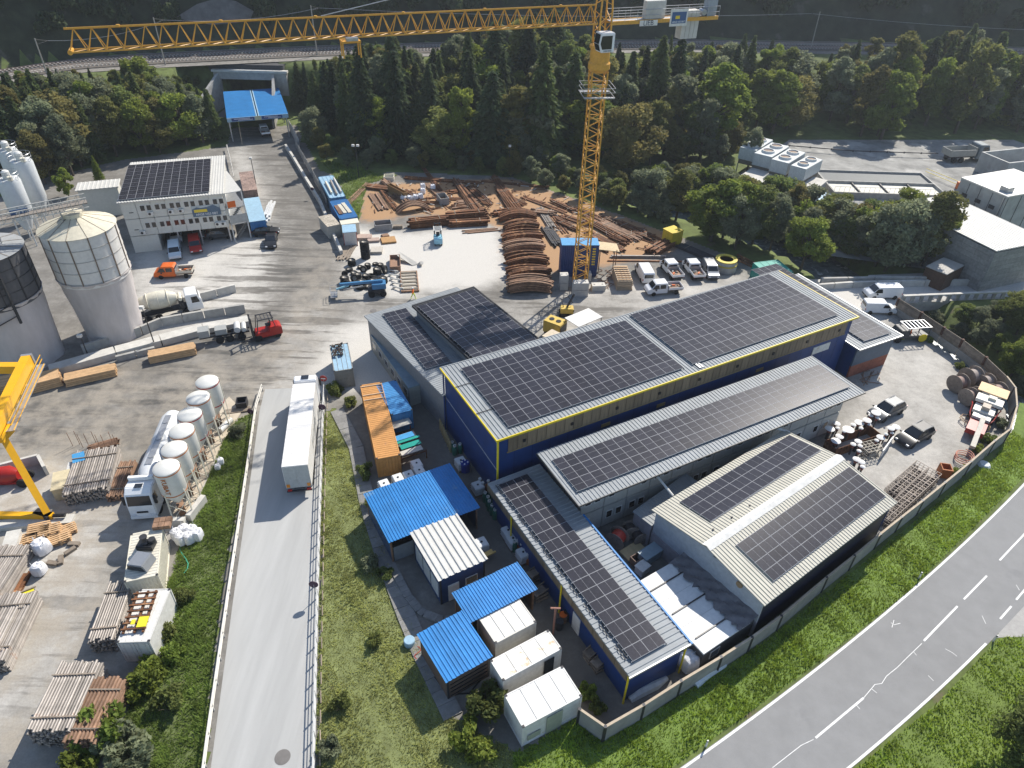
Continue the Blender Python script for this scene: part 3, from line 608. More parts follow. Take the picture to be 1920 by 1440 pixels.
def slopearr(label, x0, x1, d0, d1, side, nu, nv):
    """side 0: slope rising from v=0; d = distance up the slope"""
    tt = thing('solar_array', label, 'solar panels', (0, 0, 0)); a, b = (x1-x0)/nu, (d1-d0)/nv; me = panelmesh(a, b)
    base = Matrix.Translation(f.o)@Matrix.Rotation(f.rz, 4, 'Z')
    tt.matrix_world = base@(Matrix.Translation((x0, 0, EZ))@Matrix.Rotation(ang, 4, 'X') if side == 0 else Matrix.Translation((x1, Wd, EZ))@Matrix.Rotation(math.pi, 4, 'Z')@Matrix.Rotation(ang, 4, 'X'))
    for i in range(nu):
        for j in range(nv): obj('solar_panel', me, tt, (i*a, d0+j*b, .12))
    mb = MB()
    for j in range(nv+1): mb.box(-.08, x1-x0+.08, d0+j*b-.025, d0+j*b+.025, .045, .10)
    mb.build('mounting_rails', alu, tt)
ax = [f.loc(*p, z) for p, z in (((1383, 1024), EZ+rh*.75), ((1451, 1094), EZ+rh*.25), ((1662, 935), EZ+rh*.25), ((1596, 878), EZ+rh*.75))]
slopearr('solar array on the gabled shed slope nearest the road', (ax[0][0]+ax[1][0])/2, (ax[2][0]+ax[3][0])/2, sl*.16, sl*.80, 0, 10, 4)
ax = [f.loc(*p, z) for p, z in (((1273, 942), EZ+rh*.3), ((1343, 984), EZ+rh*.8), ((1552, 853), EZ+rh*.8), ((1479, 815), EZ+rh*.3))]
slopearr('solar array on the gabled shed slope facing the container office', (ax[0][0]+ax[1][0])/2, (ax[2][0]+ax[3][0])/2, sl*.16, sl*.72, 1, 9, 3)
# ---- lean-to, membrane shed
f = Frame((1222, 986), (1322, 912), (1187, 958), 2.9)
t = thing('lean_to', 'small grey ribbed lean-to between gabled shed and container office', 'lean-to', f.o, f.rz); roof(t, f.L, f.W, 2.9, grey, .4, 'v'); walls(t, f.L, f.W, 2.75, M('mauve_plaster', (.3, .27, .28)), .12)
f = Frame((1320, 1226), (1417, 1160), (1204, 1086), 2.4)
t = thing('membrane_shed', 'low shed with white panel roof half covered by a grey tarpaulin', 'shed', f.o, f.rz); L, Wd = f.L, f.W
walls(t, L, Wd, 2.2, M('dark_boards', (.09, .085, .08), .8), .05); n = 6; q = Wd/n
for i in range(n): mb = MB(); mb.box(0, L*.9, i*q+.01, (i+1)*q-.01, 2.2, 2.36); mb.build('roof_panel', M('white_membrane', (.66, .66, .64), .55, var=.08, rnd=.06), t)
for i in range(1, n, 2): mb = MB(); mb.box(.4, L*.95, i*q-.05, i*q+.05, 2.37, 2.45); mb.build('roof_batten', black, t)
NX, NY = 12, 34; vs = []; fs = []
for j in range(NY):
    for i in range(NX):
        e = random.uniform(-.35, .25) if i == 0 else 0
        vs.append((L*(.68+.34*i/(NX-1))+e, -.1+Wd*1.02*j/(NY-1), 2.42+.10*abs(math.sin(i*1.3+j*.6))+.07*math.sin(j*1.1+i)+(.5*(i/(NX-1))**2)))
fs = [(j*NX+i, j*NX+i+1, (j+1)*NX+i+1, (j+1)*NX+i) for j in range(NY-1) for i in range(NX-1)]
mb = MB(); mb.add(vs, fs); mb.build('tarpaulin', M('grey_tarp', (.17, .16, .165), .6, var=.3, scale=1), t, smooth=True); window(t, 1.0, 1.9, .9, 1.7, .05)
# ---- blue roofed sheds and huts in the container yard
def shed(name, label, cat, o, u, v, z, roofm, wallm, along='v', pitch=.3, openf=True, amp=.05):
    f = Frame(o, u, v, z); t = thing(name, label, cat, f.o, f.rz); i = .25; ns_ = max(2, round(f.L/1.05)); sw = f.L/ns_
    for k in range(ns_): corr(sw+.03, f.W+random.uniform(0, .05), pitch, amp, 'v', z+.006*(k % 2), x0=k*sw, y0=random.uniform(-.03, 0)).build('roof_sheet', roofm, t)
    MB().box(.05, f.L-.05, .05, f.W-.05, z-.14, z-.02).build('roof_frame', wallm, t)
    for x, y in ((i, i), (f.L-i, i), (f.L-i, f.W-i), (i, f.W-i)): mb = MB(); mb.box(x-.07, x+.07, y-.07, y+.07, 0, z-.15); mb.build('post', rust2 if openf else dsteel, t)
    a = .34
    for k, (x0, x1, y0, y1) in enumerate(((a, f.L-a, i-.05, i+.05), (f.L-i-.05, f.L-i+.05, a, f.W-a), (a, f.L-a, f.W-i-.05, f.W-i+.05), (i-.05, i+.05, a, f.W-a))):
        if openf and k == 0: continue
        mb = MB(); mb.box(x0, x1, y0, y1, 0, z-.2); mb.build('wall', wallm, t)
    return t, f
brown = M('brown_boards', (.10, .055, .035), .8, var=.3)
t, f = shed('blue_roof_shed', 'largest blue corrugated shed roof, beside the white ribbed hut', 'shed', (729, 1018), (900, 952), (680, 926), 3.0, bluesheet, M('dim_blue_wall', (.03, .06, .12), .6), pitch=.28)
mb = MB(); mb.box(.4, 2.6, .2, .24, .1, 1.9); mb.build('mesh_gate', M('gate_mesh', (.2, .22, .24), .6), t)
t, f = shed('ribbed_hut', 'blue hut with a white corrugated roof and posters on its side', 'hut', (822, 1090), (915, 1049), (771, 998), 3.5, whitesheet, M('hut_blue', (.02, .05, .13), .5), pitch=.42, openf=False, amp=.10)
mb = MB(); mb.box(.9, 1.9, .12, .19, .1, 2.1); mb.build('door', white, t); window(t, 2.6, 3.6, 1.2, 2.0, .2)
for k in range(3): mb = MB(); mb.box(.12, .19, .5+k*1.6, 1.9+k*1.6, .7, 2.6); mb.build('poster_board', M('poster_grey', (.42, .44, .46), .6, rnd=.1), t)
shed('blue_roof_shed', 'wide blue ribbed shed roof behind the plain white container', 'shed', (882, 1168), (1008, 1105), (849, 1111), 2.8, bluesheet, brown, pitch=.26)
t, f = shed('blue_roof_shed', 'square blue ribbed shed roof nearest the grass bank', 'shed', (836, 1281), (924, 1231), (785, 1187), 2.8, bluesheet, M('board_wall', (.13, .09, .07), .8), pitch=.26, openf=False)
for k in range(4): mb = MB(); mb.box(.4, f.L-.4, .13, .19, .4+k*.5, .44+k*.5); mb.build('batten', black, t)
# ---- shipping containers and cabins
def wallcorr(mb, a, b, z0, z1, d=.05, pitch=.28, m=0):
    a = Vector((*a, 0)); b = Vector((*b, 0)); Lw = (b-a).length; t = (b-a)/Lw; nrm = Vector((t.y, -t.x, 0)); n = max(2, int(Lw/pitch)); q = Lw/n; pr = []
    for i in range(n): pr += [(i*q, 0), (i*q+q*.4, 0), (i*q+q*.5, -d), (i*q+q*.9, -d)]
    pr.append((Lw, 0)); k = len(pr); vs = [a+t*s+nrm*o+Vector((0, 0, z)) for z in (z0, z1) for s, o in pr]
    mb.add(vs, [(i, i+1, k+i+1, k+i) for i in range(k-1)], m)
def container(name, label, cat, o, u, v, z=2.6, mat=ocont, roofm=None, doors='f', rp=.3, plain=False, z0=0, group=None, fr=None):
    f = fr or Frame(o, u, v, z); t = thing(name, label, cat, (f.o.x, f.o.y, z0), f.rz, group); L, Wd = f.L, f.W; h = z-z0
    mb = MB()
    for x, y in ((0, 0), (L-.12, 0), (L-.12, Wd-.12), (0, Wd-.12)): mb.box(x, x+.12, y, y+.12, 0, h)
    for zz in (.002, h-.122):
        mb.box(.122, L-.122, 0, .1, zz, zz+.12); mb.box(.122, L-.122, Wd-.1, Wd, zz, zz+.12); mb.box(0, .1, .122, Wd-.122, zz, zz+.12); mb.box(L-.1, L, .122, Wd-.122, zz, zz+.12)
    mb.build('frame', mat, t)
    mb = MB(); c = [(.1, .05), (L-.1, .05), (L-.05, .1), (L-.05, Wd-.1), (L-.1, Wd-.05), (.1, Wd-.05), (.05, Wd-.1), (.05, .1)]
    dd = 0 if plain else .04
    wallcorr(mb, c[0], c[1], .12, h-.12, dd); wallcorr(mb, c[2], c[3], .12, h-.12, dd); wallcorr(mb, c[4], c[5], .12, h-.12, dd); wallcorr(mb, c[6], c[7], .12, h-.12, dd); mb.build('side_walls', mat, t)
    mb = corr(L-.2, Wd-.2, rp, .03 if not plain else .004, 'v' if L > Wd else 'u', h-.03, x0=.1, y0=.1); mb.build('roof', roofm or mat, t)
    cm_ = MB().box(-.09, .09, -.09, .09, -.06, .02).mesh('corner_casting', dsteel)
    for x, y in ((.09, .09), (L-.09, .09), (L-.09, Wd-.09), (.09, Wd-.09)): obj('corner_casting', cm_, t, (x, y, h))
    if plain: [MB().box(k*L/4-.02, k*L/4+.02, .12, Wd-.12, h-.03, h+.006).build('roof_joint', mat, t) for k in (1, 2, 3)]
    if doors:
        for k in (0, 1):
            mb = MB(); w_ = (L if doors == 'f' else Wd)-.3; x0 = .15+k*w_/2
            if doors == 'f':
                mb.box(x0+.02, x0+w_/2-.02, -.02, .04, .15, h-.15)
                for r_ in (.25, .75): mb.tube((x0+w_/2*r_, -.05, .2), (x0+w_/2*r_, -.05, h-.2), .02, 5)
            else:
                mb.box(-.02, .04, x0+.02, x0+w_/2-.02, .15, h-.15)
            mb.build('door', mat, t)
    return t, f
z_ = lambda x, y: (590+x/4.8, 640+y/4.8)
t, f = container('shipping_container', 'long orange ribbed container with rusty ends next to the grass bank', 'container', z_(552, 1060), z_(770, 1020), z_(372, 400), 2.6, ocont, doors=None)
for y in (f.W*.76, f.W*.83, f.W*.96): mb = MB(); mb.box(.05, f.L-.05, y, y+.08, 2.6, 2.68); mb.build('roof_seam', M('pale_seam', (.6, .45, .3)), t)
container('shipping_container', 'short blue ribbed container behind the long orange one', 'container', z_(692, 665), z_(880, 615), z_(575, 385), 2.6, M('ribbed_blue', (.06, .25, .52), .45, var=.15), doors='f')
t, f = container('shipping_container', 'pale blue container with scrap on its roof by the stop sign', 'container', z_(172, 272), z_(346, 246), z_(135, 35), 2.6, M('weathered_grey_steel', (.24, .24, .22), .7, patch=((.1, .09, .08), .6, 2)), lblue, plain=True)
mb = MB(); r_ = random.Random(3)
for k in range(60): x, y = r_.uniform(.2, 1.5), r_.uniform(f.W*.5, f.W*.95); mb.cbox((x, y, 2.6+r_.uniform(0, .25)), r_.uniform(.1, .6), .08, r_.uniform(.05, .2), r_.uniform(0, 3))
tag(mb.build('scrap_heap', M('dark_scrap', (.08, .06, .05), .7, rnd=.2), None, f.o, f.rz), 'heap of dark scrap on the pale blue container roof', 'scrap heap')
container('storage_container', 'plain cream container roof in front of the wide blue shed', 'container', (929, 1207), (1006, 1166), (896, 1152), 2.7, M('cream_container', (.62, .59, .52), .6), white, doors=None, plain=True)
t, f = container('storage_container', 'white container with rust stained roof and open door, middle of three', 'container', (943, 1277), (1054, 1216), (919, 1238), 2.7, white, M('rust_stained_white', (.74, .70, .62), .6, patch=((.55, .33, .14), .58, .9)), doors=None, plain=True)
mb = MB(); mb.box(f.L-1.6, f.L-.7, -.05, -.003, .2, 2.2); mb.build('open_door', glass, t)
container('white_cabin', 'smooth white cabin at the bottom nearest the viewer', 'cabin', (980, 1365), (1092, 1305), (946, 1303), 2.7, white, white, doors=None, plain=True)
f = Frame((980, 1365), (1092, 1305), (946, 1303), 2.7); t = bpy.data.objects[-1] if False else [o for o in COL.objects if o.name.startswith('white_cabin')][-1]
mb = MB(); mb.box(2.0, 3.3, -.06, -.003, .05, 2.3); mb.build('roller_door', M('grey_green_door', (.34, .36, .28), .5), t); mb = MB(); mb.box(.45, 1.5, -.06, -.003, .55, 1.2); mb.build('louvre', M('grey_green_door', (.34, .36, .28)), t)
# ================================================================== office on stilts, silos, cranes
f = Frame((218, 381), (419, 363), (229, 306), 8.3); L, Wd = f.L, f.W
t = thing('site_office', 'white modular office on stilts with solar roof and parked cars below', 'office', f.o, f.rz)
roof(t, L, Wd, 8.3, whitesheet, .4, 'v', .06); offm = M('office_module', (.62, .61, .55), .55, var=.06); n = 7; q = (L-.6)/n
mb = MB(); mb.box(.02, q-.02, 0, Wd-.6, .03, 2.72); mm = mb.mesh('module', offm, bevel=.04)
for lv in (0, 1):
    for i in range(n):
        o = obj('module', mm, t, (.3+i*q, .3, 2.7+lv*2.76))
        if not (lv == 1 and i == 0) and not (lv == 0 and i == 0):
            for x in (.55, 1.45): window(o, x, x+.6, 1.2, 2.0)
        else: mb = MB(); mb.box(.9, 1.5, -.05, -.003, 1.0, 1.1); mb.build('vent_slot', dsteel, o)
mb = MB(); mb.box(.02, q*1.9, 0, Wd-2, 0, 2.65); mb.build('ground_module', offm, t, (.3, .3, 0))
for x in (q*1.95, q*3.4, q*5.0, L-.5):
    for y in (.5, Wd-.6): mb = MB(); mb.box(x-.1, x+.1, y-.1, y+.1, 0, 2.7); mb.build('stilt', steel, t)
for x, z in ((q*1.8, 5.9), (q*3.2, 5.9), (q*3.9, 5.9), (q*6.2, 3.2), (q*6.6, 3.2), (q*.9, 3.0)):
    o = MB().box(0, .8, -.32, 0, 0, .55).build('air_conditioner', white, t, (x, .28, z)); MB().lathe([(.2, 0), (.2, .02)], 12, ax='y').build('fan_grille', black, o, (.3, -.345, .28))
b_ = MB().box(0, 4.1, -.06, 0, 0, 1.75).build('banner', M('banner_slate', (.10, .15, .21), .6), t, (L*.66, .28, 4.9))
MB().add([(0, -.065, 1.2), (.8, -.065, 1.55), (1.3, -.065, 1.35), (2.4, -.065, 1.5), (3.2, -.065, 1.74), (4.0, -.065, 1.2), (4.1, -.065, 1.75), (0, -.065, 1.75)], [tuple(range(8))]).build('banner_sky', M('banner_sky', (.45, .5, .5), .6), b_)
MB().box(.3, 2.2, -.068, -.06, .7, 1.15).build('banner_logo', inky, b_); text('ARGE H53 BBT', .5, 'lettering', inkw, b_, (2.05, -.07, .33), (math.pi/2, 0, 0))
ST = Frame((419, 363), (453, 357), (423, 320), 8.0)
t2 = thing('stair_tower', 'white steel stair tower at the right end of the stilted office', 'stair tower', ST.o, ST.rz)
for x in (.1, ST.L-.1):
    for y in (.1, ST.W-.1): MB().box(x-.08, x+.08, y-.08, y+.08, 0, 8).build('post', white, t2)
for z in (2.7, 5.4, 7.9): MB().box(0, ST.L, 0, ST.W, z, z+.1).build('landing', whitesheet if z > 6 else steel, t2)
for z0, s in ((0, 0), (2.8, 1)):
    for k in range(12): MB().box(.4+k*.2, .75+k*.2, .3+s*1.2, 1.3+s*1.2, z0+k*.225, z0+k*.225+.04).build('step', steel, t2)
MB().box(.2, 1.4, -.06, 0, 5.6, 6.6).build('notice', orange, t2); MB().box(.1, ST.L-.1, -.05, 0, 2.9, 4.3).build('railing_panel', M('mesh_panel', (.4, .4, .38), .6), t2)
solar('solar array on the white stilted office roof', (222, 377), (393, 361), (238, 312), 8.38)
f2 = Frame((140, 358), (222, 350), (150, 342), 5); t = thing('flat_canopy', 'pale flat canopy roof between the office and the big silo', 'canopy', f2.o, f2.rz); roof(t, f2.L, f2.W, 5, whitesheet, .6, 'v'); walls(t, f2.L, f2.W, 4.85, offm, .3)
# ---- big silos with tarpaulin skirts
def bigsilo(label, px, py, R, Rl, z1, z2, z3, um, ribs=True, legs=False):
    c = P(px, py); t = thing('storage_silo', label, 'silo', c); n = 48; prof = [(Rl*1.0, 0), (Rl*.99, .12*z1), (Rl+(R-Rl)*.15, .3*z1), (Rl+(R-Rl)*.4, .55*z1), (Rl+(R-Rl)*.75, .8*z1), (R*.97, .92*z1), (R*1.01, z1-.2), (R*1.03, z1), (R*.99, z1+.02)]
    mb = MB(); vs = []
    for r, z in prof:
        for j in range(n):
            a = 2*math.pi*j/n; w_ = 1+.02*math.sin(j*math.pi/3)*(1-z/z1*.8)+.012*math.sin(j*2.1+z); vs.append((r*w_*math.cos(a), r*w_*math.sin(a), z))
    mb.add(vs, [(i*n+j, i*n+(j+1) % n, (i+1)*n+(j+1) % n, (i+1)*n+j) for i in range(len(prof)-1) for j in range(n)]); mb.build('tarpaulin_skirt', tarp, t, smooth=True)
    mb = MB(); mb.lathe([(R, z1-.5), (R, z2)], 48); mb.build('barrel', um, t, smooth=True)
    k = 12
    for j in range(k):
        a = 2*math.pi*j/k+.2; MB().box(-.05, .05, -.06, .06, z1, z2+.05).build('rib', M('rusty_rib', (.20, .15, .11), .7) if ribs else dsteel, t, (R*1.008*math.cos(a), R*1.008*math.sin(a), 0), a)
    for z in np.linspace(z1+.1, z2, 5): mb = MB(); mb.lathe([(R+.01, z-.04), (R+.05, z-.04), (R+.05, z+.04), (R+.01, z+.04)], 48); mb.build('hoop', M('pale_hoop', (.4, .38, .35), .6) if ribs else dsteel, t)
    for j in range(k):
        a0 = 2*math.pi*j/k+.2; a1 = a0+2*math.pi/k; pts = lambda r, z, g: [(r*math.cos(a), r*math.sin(a), z) for a in np.linspace(a0+g, a1-g, 4)]
        mb = MB(); lo = pts(R+.15, z2+.05, .008); hi = pts(.8, z3, .02); mb.add(lo+hi, [(i, i+1, 5+i, 4+i) for i in range(3)]); mb.build('roof_panel', M('silo_roof', (.62, .57, .44), .6, var=.1, patch=((.42, .28, .15), .66, 1)) if ribs else M('dusty_grey_top', (.30, .31, .31), .7), t)
        MB().beam(((R+.1)*math.cos(a0), (R+.1)*math.sin(a0), z2+.07), (.8*math.cos(a0), .8*math.sin(a0), z3+.02), .05).build('roof_seam', owood, t)
    mb = MB(); mb.lathe([(1.1, z3-.15), (1.1, z3+.35), (.2, z3+.5)], 16); mb.build('hatch', M('silo_roof', (.6, .55, .45)), t)
    if legs:
        for j in (-1, 1):
            a = -1.0+j*.28; MB().beam((R*1.06*math.cos(a), R*1.06*math.sin(a), z1-2.2), (R*1.06*math.cos(a), R*1.06*math.sin(a), z2+3), .22).build('ladder_mast', dsteel, t)
        for z in (z1-2.1, z1-.6, z1+1.5): MB().beam((R*1.06*math.cos(-1.28), R*1.06*math.sin(-1.28), z), (R*1.06*math.cos(-.72), R*1.06*math.sin(-.72), z+.9), .1).build('brace', dsteel, t)
    return t
bigsilo('tall cream banded silo with grey tarpaulin skirt beside the office', 219, 622, 4.1, 3.4, 9.0, 14.8, 16.2, M('silo_barrel', (.66, .64, .60), .5, var=.08, patch=((.42, .36, .28), .66, .8)))
bigsilo('dark upper silo with grey skirt at the left edge', 55, 668, 4.3, 3.9, 9.0, 14.4, 15.0, M('dark_silo_barrel', (.09, .09, .095), .5, var=.15), False, True)
for (px, py, z, r_, lb) in ((12, 280, 12, 1.5, 'farthest slim white silo at the left edge'), (38, 300, 11.5, 1.6, 'slim white silo in the middle of the left trio'), (14, 335, 10.5, 1.6, 'nearest slim white silo with a round top platform')):
    c = P(px, py, z); t = thing('cement_silo', lb, 'silo', (c.x, c.y, 0), 0, 'slim cement silos'); MB().lathe([(.6, 2.5), (r_, 5.5), (r_, z-.4), (r_*.9, z)], 32).build('barrel', M('cement_silo_white', (.58, .60, .60), .4, var=.06), t, smooth=True)
    for a in range(4): MB().tube((r_*.9*math.cos(a*1.571+.78), r_*.9*math.sin(a*1.571+.78), 0), (r_*.9*math.cos(a*1.571+.78), r_*.9*math.sin(a*1.571+.78), 6), .12, 6).build('leg', white, t)
    mb = MB()
    for zz in (z+.5, z+1.0): mb.path([(r_*math.cos(a), r_*math.sin(a), zz) for a in np.linspace(0, 2*math.pi, 20)], .03, 4)
    for a in np.linspace(0, 6.28, 10): mb.tube((r_*math.cos(a), r_*math.sin(a), z-.1), (r_*math.cos(a), r_*math.sin(a), z+1), .03, 4)
    mb.build('guard_rail', steel, t); MB().lathe([(.55, z), (.55, z+1.1), (.3, z+1.3)], 12).build('filter', white, t); MB().lathe([(.35, z), (.35, z+.6)], 10, o=(.9, -.7, 0)).build('pipe_stub', cream, t)
# ---- belt conveyor to the silo top
a, b = P(-60, 430, 17), P(165, 384, 17.3); t = thing('belt_conveyor', 'lattice belt conveyor running onto the cream silo roof, plate 20.5', 'conveyor', (0, 0, 0)); d = (b-a).normalized(); s = d.cross(Vector((0, 0, 1)))
for k in (-.7, .7):
    for z in (0, 1.1): MB().beam(a+s*k+Vector((0, 0, z)), b+s*k+Vector((0, 0, z)), .09).build('chord', pconc, t)
n = 14; mb = MB()
for i in range(n):
    p, q_ = a.lerp(b, i/n), a.lerp(b, (i+1)/n)
    for k in (-.7, .7): mb.beam(p+s*k, p+s*k+Vector((0, 0, 1.1)), .05); mb.beam(p+s*k, q_+s*k+Vector((0, 0, 1.1)), .04)
tag(mb.build('lattice', steel, t), kind='stuff'); MB().beam(a+Vector((0, 0, .4)), b+Vector((0, 0, .4)), 1.1, .12).build('belt', M('dusty_belt', (.24, .21, .18), .8), t)
pl_ = P(38, 402, 17.5); o = MB().box(-.9, .9, -.03, .03, 0, .6).build('plate', signblue, t, pl_, math.atan2(d.y, d.x)); text('20.5', .5, 'lettering', inkw, o, (0, -.04, .28), (math.pi/2, 0, 0))
for k in (.2, .75): p = a.lerp(b, k); MB().beam(p, (p.x, p.y, 14.5), .12).build('support', steel, t)
# ---- six small mortar silos on a slab
slab = [P(*q_) for q_ in ((312, 1000), (345, 985), (418, 830), (455, 770), (430, 745), (380, 790), (318, 905), (300, 975))]
ns = ('nearest', 'second nearest', 'third', 'fourth', 'fifth', 'farthest'); SW = Vector((0, 0, 0))
for i, (px, py) in enumerate(((310, 873), (325, 838), (339, 804), (354, 773), (370, 742), (387, 712))):
    c = P(px, py, 6.2); t = thing('mortar_silo', '%s of the six white mortar silos, seen from the tank truck cab' % ns[i], 'silo', (c.x, c.y, 0), .5, 'row of six mortar silos')
    R = 1.16; MB().lathe([(.15, 1.5), (R, 3.1), (R, 6.0), (R*.8, 6.18), (.05, 6.28)], 32).build('barrel', M('mortar_white', (.66, .65, .60), .4, var=.05, patch=((.5, .4, .3), .70, 1)), t, smooth=True)
    rb = orange if i in (0, 1, 2, 4) else red
    for z in (3.2, 5.75): MB().lathe([(R+.003, z), (R+.012, z), (R+.012, z+.12), (R+.003, z+.12)], 32).build('band', M('band_orange', (.5, .17, .04), .5) if rb is orange else red, t)
    for k in range(4):
        a = k*1.571+.78; x, y = R*math.cos(a), R*math.sin(a); MB().beam((x, y, 3.6), (x*1.12, y*1.12, 0), .1).build('leg', cream, t)
        a2 = a+1.571; x2, y2 = R*1.1*math.cos(a2), R*1.1*math.sin(a2)
        mb = MB(); mb.beam((x*1.1, y*1.1, .3), (x2, y2, 2.4), .05); mb.beam((x*1.1, y*1.1, 2.4), (x2, y2, .3), .05); mb.build('brace', cream, t)
    MB().box(-.3, .3, -.5, .5, .1, 1.3).build('pump', rust2, t); MB().tube((R+.06, 0, .3), (R+.06, 0, 6.1), .04, 5).build('fill_pipe', cream, t)
    if i == 0: text('KUBAT', .62, 'lettering', M('band_orange', (.5, .17, .04)), t, (-.53, -1.07, 4.6), (math.pi/2, math.pi/2, -.46), .02)
mb = MB(); mb.prism([(p.x, p.y) for p in slab], 0, .12); tag(mb.build('silo_slab', M('dusty_slab', (.52, .45, .35), .9, var=.15, scale=1)), kind='structure')
for k, (a, b) in enumerate((((300, 985), (350, 985)), ((356, 978), (385, 940)))): mb = MB(); mb.beam(P(*a)+Vector((0, 0, .45)), P(*b)+Vector((0, 0, .45)), .5, .9); tag(mb.build('concrete_block_wall', pconc), ('pale concrete kerb block at the end of the silo slab', 'pale perforated kerb block beside the silo slab')[k], 'concrete block')
# ---- tower crane
mc = P(1086, 541); JZ = 35.4; jl, jr = P(133, 96, JZ), P(1322, 26, JZ); jd = Vector((jl.x-mc.x, jl.y-mc.y, 0)); JL = jd.length; jd.normalize(); ja = math.atan2(jd.y, jd.x)
t = thing('tower_crane', 'tall yellow tower crane with long lattice jib across the top of the picture', 'tower crane', mc, ja)
def lattice(mb, w, h, n, tri=False):
    """square mast segment along z of height h with n bays, side w"""
    c = [(-w/2, -w/2), (w/2, -w/2), (w/2, w/2), (-w/2, w/2)]
    for x, y in c: mb.box(x-.085, x+.085, y-.085, y+.085, 0, h)
    q = h/n
    for i in range(n):
        for k in range(4):
            a, b = c[k], c[(k+1) % 4]; z0, z1 = i*q, (i+1)*q
            if i % 2: a, b = b, a
            mb.beam((*a, z0), (*b, z1), .075)
            if i == 0: mb.beam((*c[k], z0+.05), (*c[(k+1) % 4], z0+.05), .09)
mb = MB(); lattice(mb, 1.75, 4.0, 5); sm = mb.mesh('mast_section', cyel)
for k in range(7): obj('mast_section', sm, t, (0, 0, .6+k*4.0), rot=(0, 0, -ja+.12))
mb = MB(); lattice(mb, 1.9, 1.6, 2); mb.build('mast_head', cyel, t, (0, 0, 28.6), -ja+.12)
MB().lathe([(1.0, 30.0), (1.35, 30.4), (1.35, 31.0), (1.2, 31.2), (1.2, 32.6), (1.35, 32.7), (1.35, 33.0), (1.0, 33.2)], 20).build('slewing_ring', cyel, t)
mb = MB()
for z in (27.4, 28.0, 28.5):
    for k in range(4): c = [(-1.9, -1.9), (1.9, -1.9), (1.9, 1.9), (-1.9, 1.9)]; mb.beam((*c[k], z), (*c[(k+1) % 4], z), .05)
mb.box(-1.9, 1.9, -1.9, -1.2, 27.3, 27.36); mb.box(-1.9, 1.9, 1.2, 1.9, 27.3, 27.36); mb.build('climbing_platform', steel, t, rz=-ja+.12)
mb = MB(); lattice(mb, 1.5, 3.4, 3); mb.build('turntable_tower', cyel, t, (0, 0, 33.2))
mb = MB()
for x, y in ((-.75, -.75), (.75, -.75), (.75, .75), (-.75, .75)): mb.beam((x, y, 36.6), (x*.3, y*.3, 43.5), .16)
for k in range(1, 5): s_ = .75*(1-k*.14); z = 36.6+k*1.35; c = [(-s_, -s_), (s_, -s_), (s_, s_), (-s_, s_)]; [mb.beam((*c[i], z), (*c[(i+1) % 4], z+(.6 if i % 2 else -.6)), .07) for i in range(4)]
mb.build('tower_top', cyel, t)
SD = Vector((-jd.y, jd.x, 0)); cs = 1 if SD.y < 0 else -1       # side of the jib facing the viewer
nsec = 6; SLn = (JL-1.0)/nsec
def jibsec(L_, n):
    mb = MB(); w, h = 1.3, 1.9
    for y in (-w/2, w/2): mb.tube((0, y, 0), (L_, y, 0), .085, 6)
    mb.tube((0, 0, h), (L_, 0, h), .10, 6); q = L_/n
    for i in range(n):
        for y in (-w/2, w/2): mb.tube((i*q, y, 0), ((i+.5)*q, 0, h), .05, 5); mb.tube(((i+.5)*q, 0, h), ((i+1)*q, y, 0), .05, 5)
        mb.tube((i*q, -w/2, 0), (i*q, w/2, 0), .04, 4); mb.tube((i*q, -w/2, 0), ((i+1)*q, w/2, 0), .035, 4)
    mb.tube((L_*.5, 0, h), (L_*.5, 0, h+.16), .18, 6); return mb.mesh('jib_section', cyel)
js = jibsec(SLn, 6)
for k in range(nsec): obj('jib_section', js, t, (1.0+k*SLn, 0, JZ-mc.z))
MB().box(JL-.1, JL+.15, -.9, .9, -.1, 2.1).build('jib_end', cyel, t, (0, 0, JZ)) if False else MB().tube((JL, -.75, 0), (JL, .75, 0), .22, 10).build('jib_end_pulley', cyel, t, (0, 0, JZ))
tx_ = (P(650, 62, JZ)-mc).dot(jd); o = MB().box(tx_-1.0, tx_+1.0, -.75, .75, -.55, -.35).build('trolley', cyel, t, (0, 0, JZ))
for x in (-.9, .9):
    for y in (-.6, .6): MB().tube((tx_+x, y, -.4), (tx_+x, y, -2.0), .08, 5).build('trolley_hanger', cyel, o)
MB().box(tx_-.6, tx_+.6, .8*cs, 1.5*cs, -.2, .1).build('maintenance_basket', steel, t, (0, 0, JZ))
mb = MB(); mb.tube((.2, 0, 7.6), ((P(600, 28, JZ+2)-mc).dot(jd), 0, 2.0), .05, 5); mb.build('tie_bar', steel, t, (0, 0, JZ))
CL = (Vector((jr.x, jr.y, 0))-Vector((mc.x, mc.y, 0))).length
for y in (-.7, .7): MB().beam((-.8, y, 0), (-CL, y, 0), .22, .4).build('counter_jib_beam', cyel, t, (0, 0, JZ))
MB().box(-CL, -.8, -.6, .6, .1, .16).build('counter_jib_deck', steel, t, (0, 0, JZ))
mb = MB()
for y in (-.85, .85):
    for z in (.7, 1.3): mb.tube((-.8, y, z), (-CL, y, z), .03, 4)
    for k in range(10): mb.tube((-.8-(CL-.8)*k/9, y, .1), (-.8-(CL-.8)*k/9, y, 1.3), .025, 4)
mb.build('counter_jib_railing', steel, t, (0, 0, JZ))
for k in range(4): MB().box(-CL+2.6+k*.6, -CL+3.15+k*.6, -.62, .62, -2.2, .9).build('counterweight_block', pconc, t, (0, 0, JZ))
